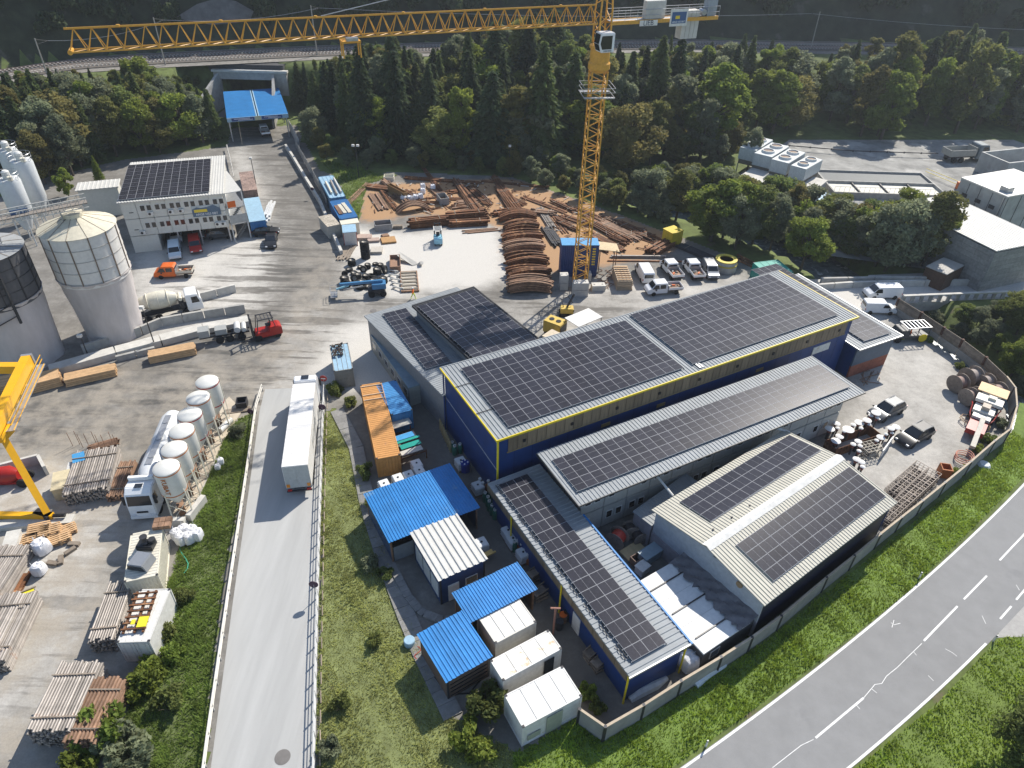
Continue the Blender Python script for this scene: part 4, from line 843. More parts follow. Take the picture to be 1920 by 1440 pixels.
MB().box(-CL*.52, -CL*.35, -.4, .4, .2, 2.1).build('winch_cabinet', pconc, t, (0, 0, JZ)); MB().box(-CL+.2, -CL+1.5, -.5, .5, .2, 2.2).build('hoist_motor', M('motor_grey', (.3, .33, .36), .5), t, (0, 0, JZ)); MB().lathe([(.35, -.5), (.35, .5)], 14, ax='y').build('hoist_drum', steel, t, (-CL+1.9, 0, JZ+.6))
yv = .88*cs; rz_ = math.pi if cs > 0 else 0; rt_ = (math.pi/2, 0, rz_)
x_ = -(P(1190, 35, JZ)-mc).length if False else (P(1192, 35, JZ)-mc).dot(jd)
o = MB().box(-1.2, 1.2, -.03, .03, -.3, .3).build('maker_plate', white, t, (x_-.6, yv, JZ-.15)); text('LIEB', .78, 'lettering', inkd, o, (-.05*cs*-1, .04*cs, 0), rt_)
x2 = (P(1216, 20, JZ)-mc).dot(jd); o = MB().box(-1.2, 1.2, -.03, .03, -.85, 1.0).build('banner', white, t, (x2-.3, yv+.08*cs, JZ+.2))
MB().box(-1.0, 1.0, -.01, .01, -.55, .7).build('banner_picture', signblue, o, (0, .035*cs, 0)); text('ARGE H53 BBT', .27, 'lettering', inkw, o, (0, .05*cs, -.38), rt_); MB().box(-.3, .3, -.004, .004, -.05, .3).build('banner_emblem', inky, o, (.2*cs, .05*cs, 0))
# cab hangs on the viewer side
prof = [(0, 0), (1.7, 0), (2.0, .9), (1.8, 2.1), (0, 2.1)]
o = MB().side(prof, .75).build('operator_cab', vwhite, t, (-.6, 1.5*cs, 32.6), bevel=.08)
MB().add([(.35, .757*cs, .35), (1.6, .757*cs, .35), (1.85, .757*cs, .95), (1.7, .757*cs, 1.8), (.35, .757*cs, 1.8)], [tuple(range(5)) if cs < 0 else tuple(range(4, -1, -1))]).build('side_window', glass, o)
MB().add([(1.76, -.6, .15), (1.76, .6, .15), (2.03, .6, .9), (2.03, -.6, .9)], [(0, 1, 2, 3)]).build('windscreen', glass, o); MB().add([(2.03, -.6, .95), (2.03, .6, .95), (1.85, .6, 1.95), (1.85, -.6, 1.95)], [(0, 1, 2, 3)]).build('windscreen', glass, o)
text('LIEBHERR', .26, 'lettering', inkd, o, (.9, .77*cs, .18), rt_)
MB().lathe([(.9, 0), (.9, .6)], 4).build('foot_frame', cyel, t)
for k, (px, py, w_, h_) in enumerate(((1056, 541, 1.2, 2.4), (1087, 553, 2.2, 2.2), (1121, 543, 2.0, .9), (1104, 524, .5, 1.2))):
    b0 = P(px, py); mb = MB(); mb.box(-w_/2, w_/2, -.6, .6, 0, h_*.48); mb.box(-w_/2, w_/2, -.6, .6, h_*.5, h_); 
    for x in (-.3, .3): mb.box(x*w_-.1, x*w_+.1, -.1, .1, h_, h_+.08)
    tag(mb.build('ballast_block', pconc, None, b0, .1, bevel=.03), ('tall pale ballast block left of the crane foot', 'square ballast block in front of the crane foot', 'low ballast block right of the crane foot', 'thin white post beside the crane foot')[k], 'ballast block', 'crane ballast')
# ---- blue switch containers behind the crane foot
f = Frame((1054, 513), (1122, 514), (1054, 486), 0.01); zt_ = 5.2; fa = Frame((1054, 460), (1124, 460), (1054, 446), zt_)
t = thing('blue_container_stack', 'tall dark blue container block behind the crane foot with yellow lettering', 'container', fa.o, fa.rz); L, Wd = fa.L, 2.4
for lv in (0, 1):
    mb = MB(); wallcorr(mb, (0, 0), (L, 0), lv*2.6+.02, lv*2.6+2.58, .03); wallcorr(mb, (L, 0), (L, Wd), lv*2.6+.02, lv*2.6+2.58, .03); wallcorr(mb, (0, Wd), (0, 0), lv*2.6+.02, lv*2.6+2.58, .03); wallcorr(mb, (L, Wd), (0, Wd), lv*2.6+.02, lv*2.6+2.58, .03); mb.build('side_walls', blue, t)
MB().box(-.03, L+.03, -.03, Wd+.03, 5.16, 5.24).build('roof', M('bright_blue_roof', (.08, .30, .55), .5), t)
for k in range(7): MB().box(L*.83, L*.83+.5, -.03, -.003, 4.5-k*.42, 4.72-k*.42).build('yellow_letter', inky, t)
t = thing('plank_roof', 'pale wooden roof sheet leaning beside the dark blue container block', 'roof sheet', P(1140, 463, 4.0)); MB().add([(-1.4, -.9, 0), (1.7, -.9, -.3), (1.4, 1.0, .1), (-1.4, 1.0, .4), (-1.4, -.9, -.08), (1.7, -.9, -.38), (1.4, 1.0, .02), (-1.4, 1.0, .32)], [(0, 1, 2, 3), (7, 6, 5, 4), (0, 4, 5, 1), (1, 5, 6, 2), (2, 6, 7, 3), (3, 7, 4, 0)]).build('sheet', M('plywood', (.62, .48, .28), .7), t)
for x, y in ((-1.2, -.8), (1.3, -.8), (1.2, .8), (-1.2, .8)): MB().box(x-.06, x+.06, y-.06, y+.06, -4, -.1).build('post', rust2, t)
# ---- yellow portal crane at the left edge
t = thing('gantry_crane', 'bright yellow portal crane leg and girder at the left edge', 'gantry crane', (0, 0, 0)); g1, g2 = P(52, 676, 8.5), P(-60, 905, 8.5); dg = (g2-g1).normalized()
MB().beam(g1, g2, .85, 1.2).build('girder', gyel, t); MB().beam(g1-dg*.35, g1-dg*.02, 1.0, 1.2).build('end_plate', steel, t)
sd = dg.cross(Vector((0, 0, 1))); sd = sd if sd.x > 0 else -sd
for z in (-.6, .0, .5): MB().beam(g1+sd*1.3+Vector((0, 0, z)), g1.lerp(g2, .6)+sd*1.3+Vector((0, 0, z)), .06).build('walkway_rail', gyel, t)
MB().beam(g1+sd*1.0-Vector((0, 0, .65)), g1.lerp(g2, .6)+sd*1.0-Vector((0, 0, .65)), .8, .06).build('walkway', steel, t)
lg = P(88, 962, .9); top = g1.lerp(g2, .58)-Vector((0, 0, .6)); MB().beam(top, lg, .6, .5).build('leg', gyel, t)
MB().box(-.7, .7, -.9, .9, -.8, 0).build('leg_head', gyel, t, top)
ba, bb = P(100, 968, .55), P(-60, 966, .55); MB().beam(ba, bb, .55, .6).build('bottom_beam', gyel, t); MB().beam(P(68, 962, .5), P(96, 970, .5), .7, .7).build('travel_drive', dsteel, t)
MB().tube(P(100, 967, .7), P(122, 966, .7), .18, 8).build('motor', black, t); MB().beam(P(40, 690, 8.6), P(-60, 690, 8.6), .8, .9).build('cross_beam', gyel, t)
mb = MB(); mb.beam(P(138, 974, .2), P(-80, 992, .2), 1.1, .4); tag(mb.build('crane_rail_wall', pconc), 'low pale concrete runway under the yellow portal crane leg', 'concrete runway')
# ================================================================== vehicles
def wheelmeshes(r, w):
    a = MB().lathe([(r*.55, -w/2), (r*.92, -w/2), (r, -w*.35), (r, w*.35), (r*.92, w/2), (r*.55, w/2)], 16, ax='y').mesh('wheel', tyre, smooth=True)
    b = MB().lathe([(.03, -w*.42), (r*.5, -w*.46), (r*.58, -w*.30), (r*.58, w*.30), (r*.5, w*.46), (.03, w*.42)], 12, ax='y').mesh('rim', rimm); return a, b
WH = {}
def wheel(t, x, y, r=.33, w=.22):
    if (r, w) not in WH: WH[(r, w)] = wheelmeshes(r, w)
    a, b = WH[(r, w)]; o = obj('wheel', a, t, (x, y, r)); obj('rim', b, o); return o
KINDS = {
 'car': dict(L=4.4, w=.89, H=1.46, body=[(0, .32), (0, .72), (.12, .92), (1.0, .98), (3.05, .97), (4.1, .80), (4.38, .62), (4.4, .32)], cab=[(.2, .93), (.95, 1.42), (2.1, 1.46), (3.15, .95)], pil=[(.75, 1.28, .98), (1.75, 1.4, .98), (2.55, 1.22, .96)], wr=.32, wx=(.78, 3.45)),
 'suv': dict(L=4.8, w=.94, H=1.72, body=[(0, .36), (0, .9), (.1, 1.05), (1.0, 1.1), (3.35, 1.08), (4.5, .95), (4.78, .72), (4.8, .36)], cab=[(.12, 1.04), (.55, 1.62), (2.5, 1.72), (3.55, 1.06)], pil=None, wr=.37, wx=(.9, 3.85)),
 'van': dict(L=5.1, w=.97, H=1.97, body=[(0, .34), (0, 1.80), (.14, 1.95), (3.35, 1.97), (3.62, 1.9), (4.42, 1.18), (4.98, .98), (5.1, .7), (5.1, .34)], cab=None, wr=.34, wx=(.95, 4.1)),
 'caddy': dict(L=4.5, w=.9, H=1.82, body=[(0, .33), (0, 1.66), (.14, 1.80), (2.6, 1.82), (2.9, 1.76), (3.62, 1.08), (4.35, .9), (4.5, .66), (4.5, .33)], cab=None, wr=.32, wx=(.8, 3.65)),
 'crew': dict(L=5.4, w=.93, H=1.95, body=[(2.35, .36), (2.35, 1.80), (2.5, 1.93), (4.0, 1.93), (4.2, 1.86), (4.85, 1.2), (5.28, 1.02), (5.4, .72), (5.4, .36)], cab=None, wr=.34, wx=(.95, 4.45)),
}
VPROTO = {}
def vehicle(kind, name, label, cat, rear, front, paint, z=0.03, group=None, load=None, scale=1):
    K = KINDS[kind]; a, b = P(*rear, z), P(*front, z); d = b-a; rz = math.atan2(d.y, d.x); c = (a+b)/2; L = K['L']
    o0 = c-Vector((math.cos(rz), math.sin(rz), 0))*L/2*scale
    t = thing(name, label, cat, o0, rz, group); t.scale = (scale,)*3; w = K['w']; H = K['H']
    hw = lambda zz: w*(1-.16*max(0, (zz-1.0)/1.0)) if zz > .9 else w*(.95 if zz < .5 else 1)
    key = (kind, paint.name)
    if key not in VPROTO:
        mb = MB(); mb.side(K['body'], hw)
        if K['cab']: mb.side(K['cab'][::1] if False else K['cab'], lambda zz: w*(.97-.2*(zz-.95)/.55))
        VPROTO[key] = mb.mesh('body', paint, smooth=True, bevel=.05)
    obj('body', VPROTO[key], t)
    def sidewin(x0, x1, z0, z1, s, sl=.0):
        f_ = (lambda zz: w*(.97-.2*(zz-.95)/.55)+.012) if K['cab'] else (lambda zz: hw(zz)+.006); y0, y1 = f_(z0), f_(z1)
        q = [(x0, s*y0, z0), (x1, s*y0, z0), (x1-sl, s*y1, z1), (x0+sl*.3, s*y1, z1)]; MB().poly(q if s < 0 else q[::-1]).build('side_window', glass, t)
    B = K['body']
    if kind in ('car', 'suv'):
        c_ = K['cab']; f_ = lambda zz: w*(.97-.2*(zz-.95)/.55)-.07
        def slanted(n_, p, q, off): MB().poly([(p[0]+off, -f_(p[1]), p[1]+.01), (p[0]+off, f_(p[1]), p[1]+.01), (q[0]+off, f_(q[1]), q[1]+.01), (q[0]+off, -f_(q[1]), q[1]+.01)]).build(n_, glass, t)
        lr = lambda p, q, k: (p[0]+(q[0]-p[0])*k, p[1]+(q[1]-p[1])*k)
        slanted('windscreen', lr(c_[3], c_[2], .1), lr(c_[3], c_[2], .92), .012); slanted('rear_window', lr(c_[0], c_[1], .92), lr(c_[0], c_[1], .25), -.012)
        z0, z1 = c_[0][1]+.1, c_[1][1]-.06
        for s in (-1, 1): sidewin(.75 if kind == 'car' else .5, 1.55, z0, z1, s, .1); sidewin(1.65, 2.75, z0, z1, s, .45)
        if kind == 'suv': [MB().tube((.6, s*.62, 1.74), (2.6, s*.62, 1.76), .025, 5).build('roof_rail', silver, t) for s in (-1, 1)]
    else:
        i = [k for k, p in enumerate(B) if abs(p[1]-H) < .05 and p[0] > 2][-1]; p, q = B[i+1], B[i+2]; lr = lambda k: (p[0]+(q[0]-p[0])*k, p[1]+(q[1]-p[1])*k); u, v = lr(.1), lr(.9)
        MB().poly([(v[0]+.012, -hw(v[1])+.1, v[1]+.01), (v[0]+.012, hw(v[1])-.1, v[1]+.01), (u[0]+.012, hw(u[1])-.1, u[1]+.01), (u[0]+.012, -hw(u[1])+.1, u[1]+.01)]).build('windscreen', glass, t)
        for s in (-1, 1):
            sidewin(p[0]-.55, q[0]-.1, 1.15, H-.22, s, .45)
            if kind == 'crew': sidewin(p[0]-1.5, p[0]-.65, 1.15, H-.22, s)
            elif s < 0 and kind == 'van': sidewin(p[0]-1.8, p[0]-.85, 1.15, H-.3, s)
        x0 = B[0][0]; MB().poly([(x0-.008, .7, 1.15), (x0-.008, -.7, 1.15), (x0-.008, -.66, H-.25), (x0-.008, .66, H-.25)]).build('rear_window', glass, t)
    if kind == 'crew':
        MB().box(0, 2.28, -.6, .6, .5, .62).build('chassis', dsteel, t); MB().box(0, 2.28, -w, w, .8, .86).build('tray_floor', rust2, t)
        for s in (-1, 1): MB().box(0, 2.28, s*w-.02, s*w+.02, .86, 1.22).build('tray_side', paint if paint is not orange else M('dusty_tray', (.5, .47, .4)), t)
        MB().box(-.03, .012, -w+.03, w-.03, .86, 1.22).build('tailgate', paint if paint is not orange else M('dusty_tray', (.5, .47, .4)), t); MB().box(2.2, 2.27, -w+.03, w-.03, .87, 1.5).build('headboard', steel, t)
        r_ = random.Random(sum(map(ord, label)))
        for k in range(5): MB().cbox((.4+k*.35, r_.uniform(-.5, .5), .87), .5, .2, .15, r_.uniform(0, 3)).build('load_piece', (rust2, owood, orange, dsteel, pconc)[k], t)
    for x in K['wx']:
        for s in (-1, 1): wheel(t, x, s*(w-.11), K['wr'])
    xf, zf = B[-2][0], B[-2][1]
    for s in (-1, 1):
        MB().box(xf-.22, xf+.012, s*w*.72-.16, s*w*.72+.16, zf-.12, zf+.06).build('headlight', M('headlight_lens', (.7, .72, .75), .2), t)
        MB().box(-.012, .05, s*(w-.1)-.06, s*(w-.1)+.06, .75, 1.0).build('tail_light', redl, t); MB().box(xf-1.3, xf-1.12, s*(w+.02), s*(w+.2), zf+.25, zf+.42).build('mirror', dsteel, t)
    MB().box(xf-.1, xf+.03, -w*.9, w*.9, .36, .52).build('bumper', dsteel, t); return t
WP = 'vehicles parked behind the hall'
vehicle('van', 'parked_van', 'white van seen from behind, between timber formwork stack and pickups', 'van', (1214, 533), (1200, 506), vwhite, group=WP)
vehicle('crew', 'parked_pickup', 'white dropside pickup nearest the white van, third vehicle from right', 'pickup', (1270, 528), (1246, 499), vwhite, group=WP)
vehicle('crew', 'parked_pickup', 'white dropside pickup next to the small silver van', 'pickup', (1311, 530), (1287, 497), vwhite, group=WP)
vehicle('caddy', 'parked_van', 'small silver van beside the yellow rimmed concrete rings', 'van', (1323, 500), (1338, 528), silver, group=WP)
vehicle('crew', 'parked_pickup', 'white crew cab pickup parked crosswise in front of the other vehicles', 'pickup', (1278, 546), (1207, 551), vwhite, group=WP)
vehicle('van', 'parked_van', 'larger white van with side window near the bridge', 'van', (1688, 556), (1614, 557), vwhite)
vehicle('caddy', 'parked_van', 'smaller white van just below the larger one near the bridge', 'van', (1616, 584), (1674, 586), vwhite)
vehicle('suv', 'parked_car', 'black estate car standing alone in the right yard', 'car', (1736, 811), (1686, 838), black)
vehicle('suv', 'parked_car', 'dark grey car half hidden behind the white capped fans', 'car', (1686, 764), (1632, 790), M('grey_car_paint', (.12, .125, .13), .3, metal=.4, var=.05))
vehicle('crew', 'parked_pickup', 'orange crew cab pickup with pale tray in front of the office', 'pickup', (361, 516), (297, 519), orange)
vehicle('caddy', 'parked_van', 'pale blue van behind the orange pickup', 'van', (329, 461), (331, 497), M('pale_blue_paint', (.52, .62, .68), .3, var=.04))
vehicle('caddy', 'parked_van', 'dark red van parked under the office edge', 'van', (365, 450), (371, 484), red)
vehicle('car', 'parked_car', 'white car in the shade under the office beside a stilt', 'car', (331, 436), (333, 462), vwhite)
vehicle('car', 'parked_car', 'silver car parked deep under the office behind the red van', 'car', (371, 430), (375, 452), silver)
vehicle('car', 'parked_car', 'dark car under the right end of the office', 'car', (400, 446), (430, 444), M('grey_car_paint', (.12, .125, .13)))
vehicle('car', 'parked_car', 'black car parked sideways in front of the blue office box', 'car', (474, 441), (524, 438), black)
vehicle('car', 'parked_car', 'black car parked nose to viewer beside the sideways black car', 'car', (511, 443), (508, 473), black)
vehicle('crew', 'moving_pickup', 'pale pickup driving out of the shade under the blue tunnel canopy', 'pickup', (503, 264), (491, 240), vwhite)
# ---- white articulated lorry on the ramp
a, b = P(552, 874, 3.95), P(567, 745, 3.95); d = (b-a); rz = math.atan2(d.y, d.x); o0 = Vector((a.x, a.y, .04))
t = thing('lorry', 'white articulated lorry driving up the ramp road', 'lorry', o0, rz); L = 13.2; wd = 1.22
tm = M('trailer_white', (.74, .72, .68), .4, var=.05); MB().box(0, L, -wd, wd, 1.05, 3.95).build('trailer_body', tm, t, bevel=.03)
for k in range(1, 22): MB().box(L*k/22, L*k/22+.05, -wd+.05, wd-.05, 3.951, 3.965).build('roof_rib', tm, t)
MB().box(-.03, -.003, -wd+.05, -.01, 1.1, 3.9).build('rear_door', M('trailer_rear', (.40, .42, .42), .4), t); MB().box(-.03, -.003, .01, wd-.05, 1.1, 3.9).build('rear_door', M('trailer_rear', (.4, .42, .42)), t)
for s in (-1, 1): MB().box(-.06, -.032, s*(wd-.25)-.16, s*(wd-.25)+.16, 1.2, 1.6).build('marker_plate', amber, t); MB().box(-.12, .05, s*.9-.2, s*.9+.2, .75, .92).build('tail_light', redl, t)
MB().box(-.1, .06, -wd+.02, wd-.02, .6, .74).build('rear_bumper', dsteel, t); MB().box(.2, L+1.6, -.5, .5, .75, 1.03).build('chassis', dsteel, t)
[MB().add([(L*.34+k*.62, -wd-.008, 1.9), (L*.34+k*.62+.3, -wd-.008, 1.9+.2*(k % 2)), (L*.34+k*.62+.42, -wd-.008, 2.9), (L*.34+k*.62+.12, -wd-.008, 2.9-.2*(k % 3))], [(0, 1, 2, 3)]).build('lettering', M('trailer_letter', (.25, .25, .24), .6), t) for k in range(7)]
for x in (1.6, 2.9, 4.2, L+.3):
    for s in (-1, 1): wheel(t, x, s*(wd-.2), .5, .34)
cab = [(L+.35, .55), (L+.35, 3.0), (L+.75, 3.75), (L+1.6, 3.85), (L+2.3, 3.2), (L+2.6, 2.0), (L+2.65, .55)]; MB().side(cab, wd-.02).build('cab', vwhite, t, bevel=.08)
MB().poly([(L+2.63, -1.05, 1.95), (L+2.63, 1.05, 1.95), (L+2.34, 1.0, 3.1), (L+2.34, -1.0, 3.1)]).build('windscreen', glass, t)
for s in (-1, 1): wheel(t, L+1.9, s*(wd-.16), .5, .3); MB().box(L+2.0, L+2.2, s*(wd+.05), s*(wd+.3), 2.0, 2.9).build('mirror', black, t)
MB().box(L+1.0, L+1.6, -.4, .4, 3.84, 3.9).build('roof_hatch', glass, t)
for x in (L*.25, L*.75): MB().box(5, 9.5, -wd, -wd+.03, .5, 1.0).build('side_guard', dsteel, t)
# ---- white silo tank truck beside the mortar silos
a, b = P(324, 803, 3.2), P(268, 930, 3.6); d = b-a; rz = math.atan2(d.y, d.x); L = 10.4; fr = P(267, 962, 1.2)
o0 = Vector((fr.x, fr.y, .03))-Vector((math.cos(rz), math.sin(rz), 0))*(L+2.6)
t = thing('tank_truck', 'white tank truck parked behind the mortar silos, cab toward the viewer', 'tank truck', o0, rz)
MB().lathe([(.3, 0), (.95, .3), (1.2, 1.2), (1.2, L*.45), (1.05, L*.5), (1.2, L*.55), (1.2, L-1.4), (.9, L-.5), (.25, L-.2)], 28, ax='x', o=(0, 0, 2.3)).build('tank', M('tank_white', (.66, .68, .69), .3, var=.05), t, smooth=True)
MB().box(1.5, L-1.5, -.3, .3, 3.5, 3.56).build('walkway', steel, t); MB().box(.5, L+1.6, -.45, .45, .8, 1.1).build('chassis', dsteel, t)
for x in (L*.25, L*.5, L*.75): MB().lathe([(.28, 3.45), (.28, 3.62)], 14, o=(x, 0, 0)).build('manhole', steel, t)
for x in (1.3, 2.6, 3.9, L+.2, L+1.5):
    for s in (-1, 1): wheel(t, x, s*1.05, .5, .32)
cab = [(L+.4, .5), (L+.4, 3.0), (L+.55, 3.5), (L+1.6, 3.6), (L+2.25, 3.15), (L+2.45, 2.1), (L+2.5, .5)]; MB().side(cab, 1.22).build('cab', vwhite, t, bevel=.09)
MB().poly([(L+2.475, -1.08, 2.0), (L+2.475, 1.08, 2.0), (L+2.29, 1.02, 3.05), (L+2.29, -1.02, 3.05)]).build('windscreen', glass, t); MB().box(L+.4, L+.7, -1.1, 1.1, 3.58, 3.95).build('roof_spoiler', vwhite, t); MB().box(L+1.2, L+1.7, -.35, .35, 3.6, 3.64).build('roof_hatch', glass, t)
for s in (-1, 1): MB().box(L+2.1, L+2.3, s*1.28, s*1.5, 2.0, 2.9).build('mirror', black, t); MB().poly([(L+1.3, s*1.228, 1.9), (L+2.2, s*1.228, 1.9), (L+2.05, s*1.228, 2.9), (L+1.4, s*1.228, 2.9)][::s*-1]).build('side_window', glass, t); MB().box(L+2.45, L+2.53, s*.85-.25, s*.85+.25, .75, .95).build('headlight', M('headlight_lens', (.7, .72, .75)), t)
MB().box(L+2.5, L+2.53, -.5, .5, 1.1, 1.3).build('grille_badge', black, t); MB().box(L+2.42, L+2.56, -1.2, 1.2, .4, .7).build('bumper', vwhite, t)
# ---- concrete mixer
a, b = P(262, 603), P(374, 580); d = b-a; rz = math.atan2(d.y, d.x)
t = thing('concrete_mixer', 'cream concrete mixer truck between the concrete lane walls', 'mixer truck', a, rz); L = 8.2
MB().lathe([(.45, .1), (.75, .5), (1.15, 1.8), (1.2, 2.8), (1.1, 3.9), (.6, 4.9), (.2, 5.0)], 24, ax='x').build('drum', M('mixer_cream', (.60, .57, .47), .5, var=.1), t, (.3, 0, 2.6), smooth=True)
for k in (1.3, 2.6, 3.8): MB().lathe([(1.17, k), (1.22, k+.05), (1.17, k+.1)], 24, ax='x').build('drum_band', cream, t, (.3, 0, 2.6))
MB().box(.3, 7.6, -.5, .5, .8, 1.15).build('chassis', dsteel, t); MB().lathe([(.25, -.9), (.25, .9)], 12, ax='y').build('water_tank', cream, t, (5.6, 0, 2.5)); MB().box(5.3, 5.9, -1.0, 1.0, 1.2, 2.1).build('drive_unit', dsteel, t)
MB().add([(-.1, -.4, 3.3), (.6, -.7, 3.9), (.6, .7, 3.9), (-.1, .4, 3.3)], [(0, 1, 2, 3)]).build('hopper', steel, t)
MB().side([(6.2, .6), (6.2, 2.9), (6.4, 3.05), (7.7, 3.0), (8.1, 2.1), (8.2, .6)], 1.2).build('cab', vwhite, t, bevel=.07); MB().poly([(8.13, -1.05, 1.95), (8.13, 1.05, 1.95), (7.8, 1.0, 2.85), (7.8, -1.0, 2.85)]).build('windscreen', glass, t)
for s in (-1, 1):
    MB().poly([(6.9, s*1.208, 1.8), (7.9, s*1.208, 1.8), (7.65, s*1.208, 2.7), (6.9, s*1.208, 2.7)][::s*-1]).build('side_window', glass, t)
    for x in (1.2, 2.5, 5.9, 7.2): wheel(t, x, s*1.0, .5, .3)
# ---- far dump truck
a, b = P(1768, 303), P(1840, 300); d = b-a; rz = math.atan2(d.y, d.x); t = thing('dump_truck', 'grey dump truck with empty tipper at the forest edge', 'dump truck', a, rz); LL = d.length/7.6; t.scale = (LL,)*3
for nm, bx in (('tipper_floor', (0, 4.9, -1.2, 1.2, 1.2, 1.3)), ('tipper_side', (0, 4.9, -1.25, -1.17, 1.3, 2.3)), ('tipper_side', (0, 4.9, 1.17, 1.25, 1.3, 2.3)), ('tailgate', (-.08, -.003, -1.2, 1.2, 1.3, 2.3)), ('tipper_headboard', (4.82, 4.9, -1.16, 1.16, 1.3, 2.6))): MB().box(*bx).build(nm, M('tipper_grey', (.34, .34, .31), .6), t)
MB().box(.2, 7.2, -.5, .5, .75, 1.1).build('chassis', dsteel, t); MB().side([(5.3, .6), (5.3, 2.9), (5.5, 3.05), (7.0, 3.0), (7.5, 2.0), (7.6, .6)], 1.2).build('cab', M('dark_cab', (.13, .17, .2), .4), t, bevel=.06)
MB().poly([(7.53, -1.0, 1.95), (7.53, 1.0, 1.95), (7.1, .95, 2.85), (7.1, -.95, 2.85)]).build('windscreen', glass, t)
for s in (-1, 1):
    MB().poly([(6.0, s*1.208, 1.8), (7.2, s*1.208, 1.8), (6.9, s*1.208, 2.7), (6.0, s*1.208, 2.7)][::s*-1]).build('side_window', glass, t)
    for x in (1.2, 2.6, 6.4): wheel(t, x, s*1.0, .5, .3)
# ---- forklifts
def forklift(label, rear, front, m_, sc=1.0):
    a, b = P(*rear), P(*front); d = b-a; rz = math.atan2(d.y, d.x); t = thing('forklift', label, 'forklift', (a+b)/2+Vector((0, 0, .02)), rz); t.scale = (sc,)*3
    MB().side([(-1.5, .35), (-1.5, 1.15), (-1.2, 1.3), (-.4, 1.3), (-.3, .9), (.9, .9), (1.0, .35)], .62).build('body', m_, t, bevel=.06)
    for x, s in ((-1.0, 1), (-1.0, -1), (.75, 1), (.75, -1)): MB().beam((x, s*.52, 1.0), (x*.75, s*.5, 2.25), .07).build('roof_post', dsteel, t)
    mb = MB()
    for k in range(5): mb.box(-.85+k*.33, -.78+k*.33, -.55, .55, 2.25, 2.3)
    mb.box(-.9, .6, -.6, -.5, 2.24, 2.31); mb.box(-.9, .6, .5, .6, 2.24, 2.31); mb.build('overhead_guard', white if m_ is not red else dsteel, t); MB().box(-.55, -.1, -.25, .25, 1.3, 1.4).build('seat', black, t); MB().box(-.6, -.5, -.25, .25, 1.4, 1.9).build('backrest', black, t)
    for s in (-1, 1): MB().box(1.1, 1.25, s*.42-.06, s*.42+.06, .15, 2.6).build('mast_rail', dsteel, t); MB().box(1.28, 2.4, s*.3-.06, s*.3+.06, .18, .23).build('fork', dsteel, t); wheel(t, .75, s*.5, .36, .26); wheel(t, -1.05, s*.48, .3, .22)
    for z in (.5, 1.4, 2.4): MB().box(1.12, 1.23, -.36, .36, z, z+.1).build('mast_cross', dsteel, t)
    return t
forklift('red forklift turning beside the pale concrete walls', (522, 627), (478, 637), red, 1.35)
forklift('small pale blue forklift on the empty white concrete yard', (823, 468), (820, 441), M('pale_blue_truck', (.25, .50, .62), .4), 1.1)
# ---- telehandler with lowered boom
a, b = P(650, 556), P(712, 551); d = b-a; rz = math.atan2(d.y, d.x); t = thing('boom_lift', 'blue boom lift with lowered arm in front of the tyre pile', 'boom lift', b, rz); bl_ = M('lift_blue', (.06, .20, .38), .4)
MB().side([(-1.6, .5), (-1.6, 1.0), (.7, 1.15), (.9, .5)], .9).build('chassis', dsteel, t, bevel=.05); MB().box(-1.0, 1.0, -.75, .75, 1.1, 1.9).build('turret', bl_, t, bevel=.08)
MB().beam((.6, 0, 2.1), (-5.4, 0, 2.0), .32, .36).build('boom', bl_, t); MB().beam((-4.2, .1, 1.7), (-6.0, .1, 1.2), .22).build('fly_boom', M('pale_blue_truck', (.25, .5, .62)), t); MB().beam((-2.2, 0, 1.5), (-5.0, 0, 1.1), .16).build('cylinder', steel, t)
mb = MB()
for z in (.5, 1.0, 1.5):
    for p, q in (((-6.8, -.9), (-6.8, .9)), ((-6.8, .9), (-5.9, .9)), ((-5.9, .9), (-5.9, -.9)), ((-5.9, -.9), (-6.8, -.9))): mb.beam((*p, z), (*q, z), .05)
mb.box(-6.8, -5.9, -.9, .9, .42, .48); mb.build('basket', steel, t)
for x in (-1.1, .5):
    for s in (-1, 1): wheel(t, x, s*.85, .48, .34)
# ---- dark low chassis trailer beside the lane wall
a, b = P(377, 643), P(470, 628); d = b-a; rz = math.atan2(d.y, d.x); t = thing('chassis_trailer', 'dark trailer chassis with grey boxes beside the long concrete lane wall', 'trailer', a, rz); L = d.length
for s in (-1, 1): MB().box(0, L, s*.45-.08, s*.45+.08, .8, 1.05).build('frame_rail', dsteel, t)
for x in np.linspace(.2, L-.2, 7): MB().box(x-.06, x+.06, -.36, .36, .82, 1.0).build('cross_member', dsteel, t)
MB().box(0, 1.3, -.7, .7, 1.07, 2.0).build('grey_box', M('dusty_box', (.33, .34, .33), .7), t); MB().box(2.0, 3.4, -.6, .6, 1.07, 1.8).build('tool_box', M('dusty_box', (.33, .34, .33)), t); MB().lathe([(.4, -.8), (.4, .8)], 14, ax='y').build('tank', M('pale_tank', (.6, .6, .58), .5), t, (L-1.4, 0, 1.5)); MB().lathe([(.3, -.8), (.3, .8)], 14, ax='y').build('tank', M('pale_tank', (.6, .6, .58)), t, (L-.6, 0, 1.4))
for x in (2.4, 3.6, L-1):
    for s in (-1, 1): wheel(t, x, s*.85, .5, .34)
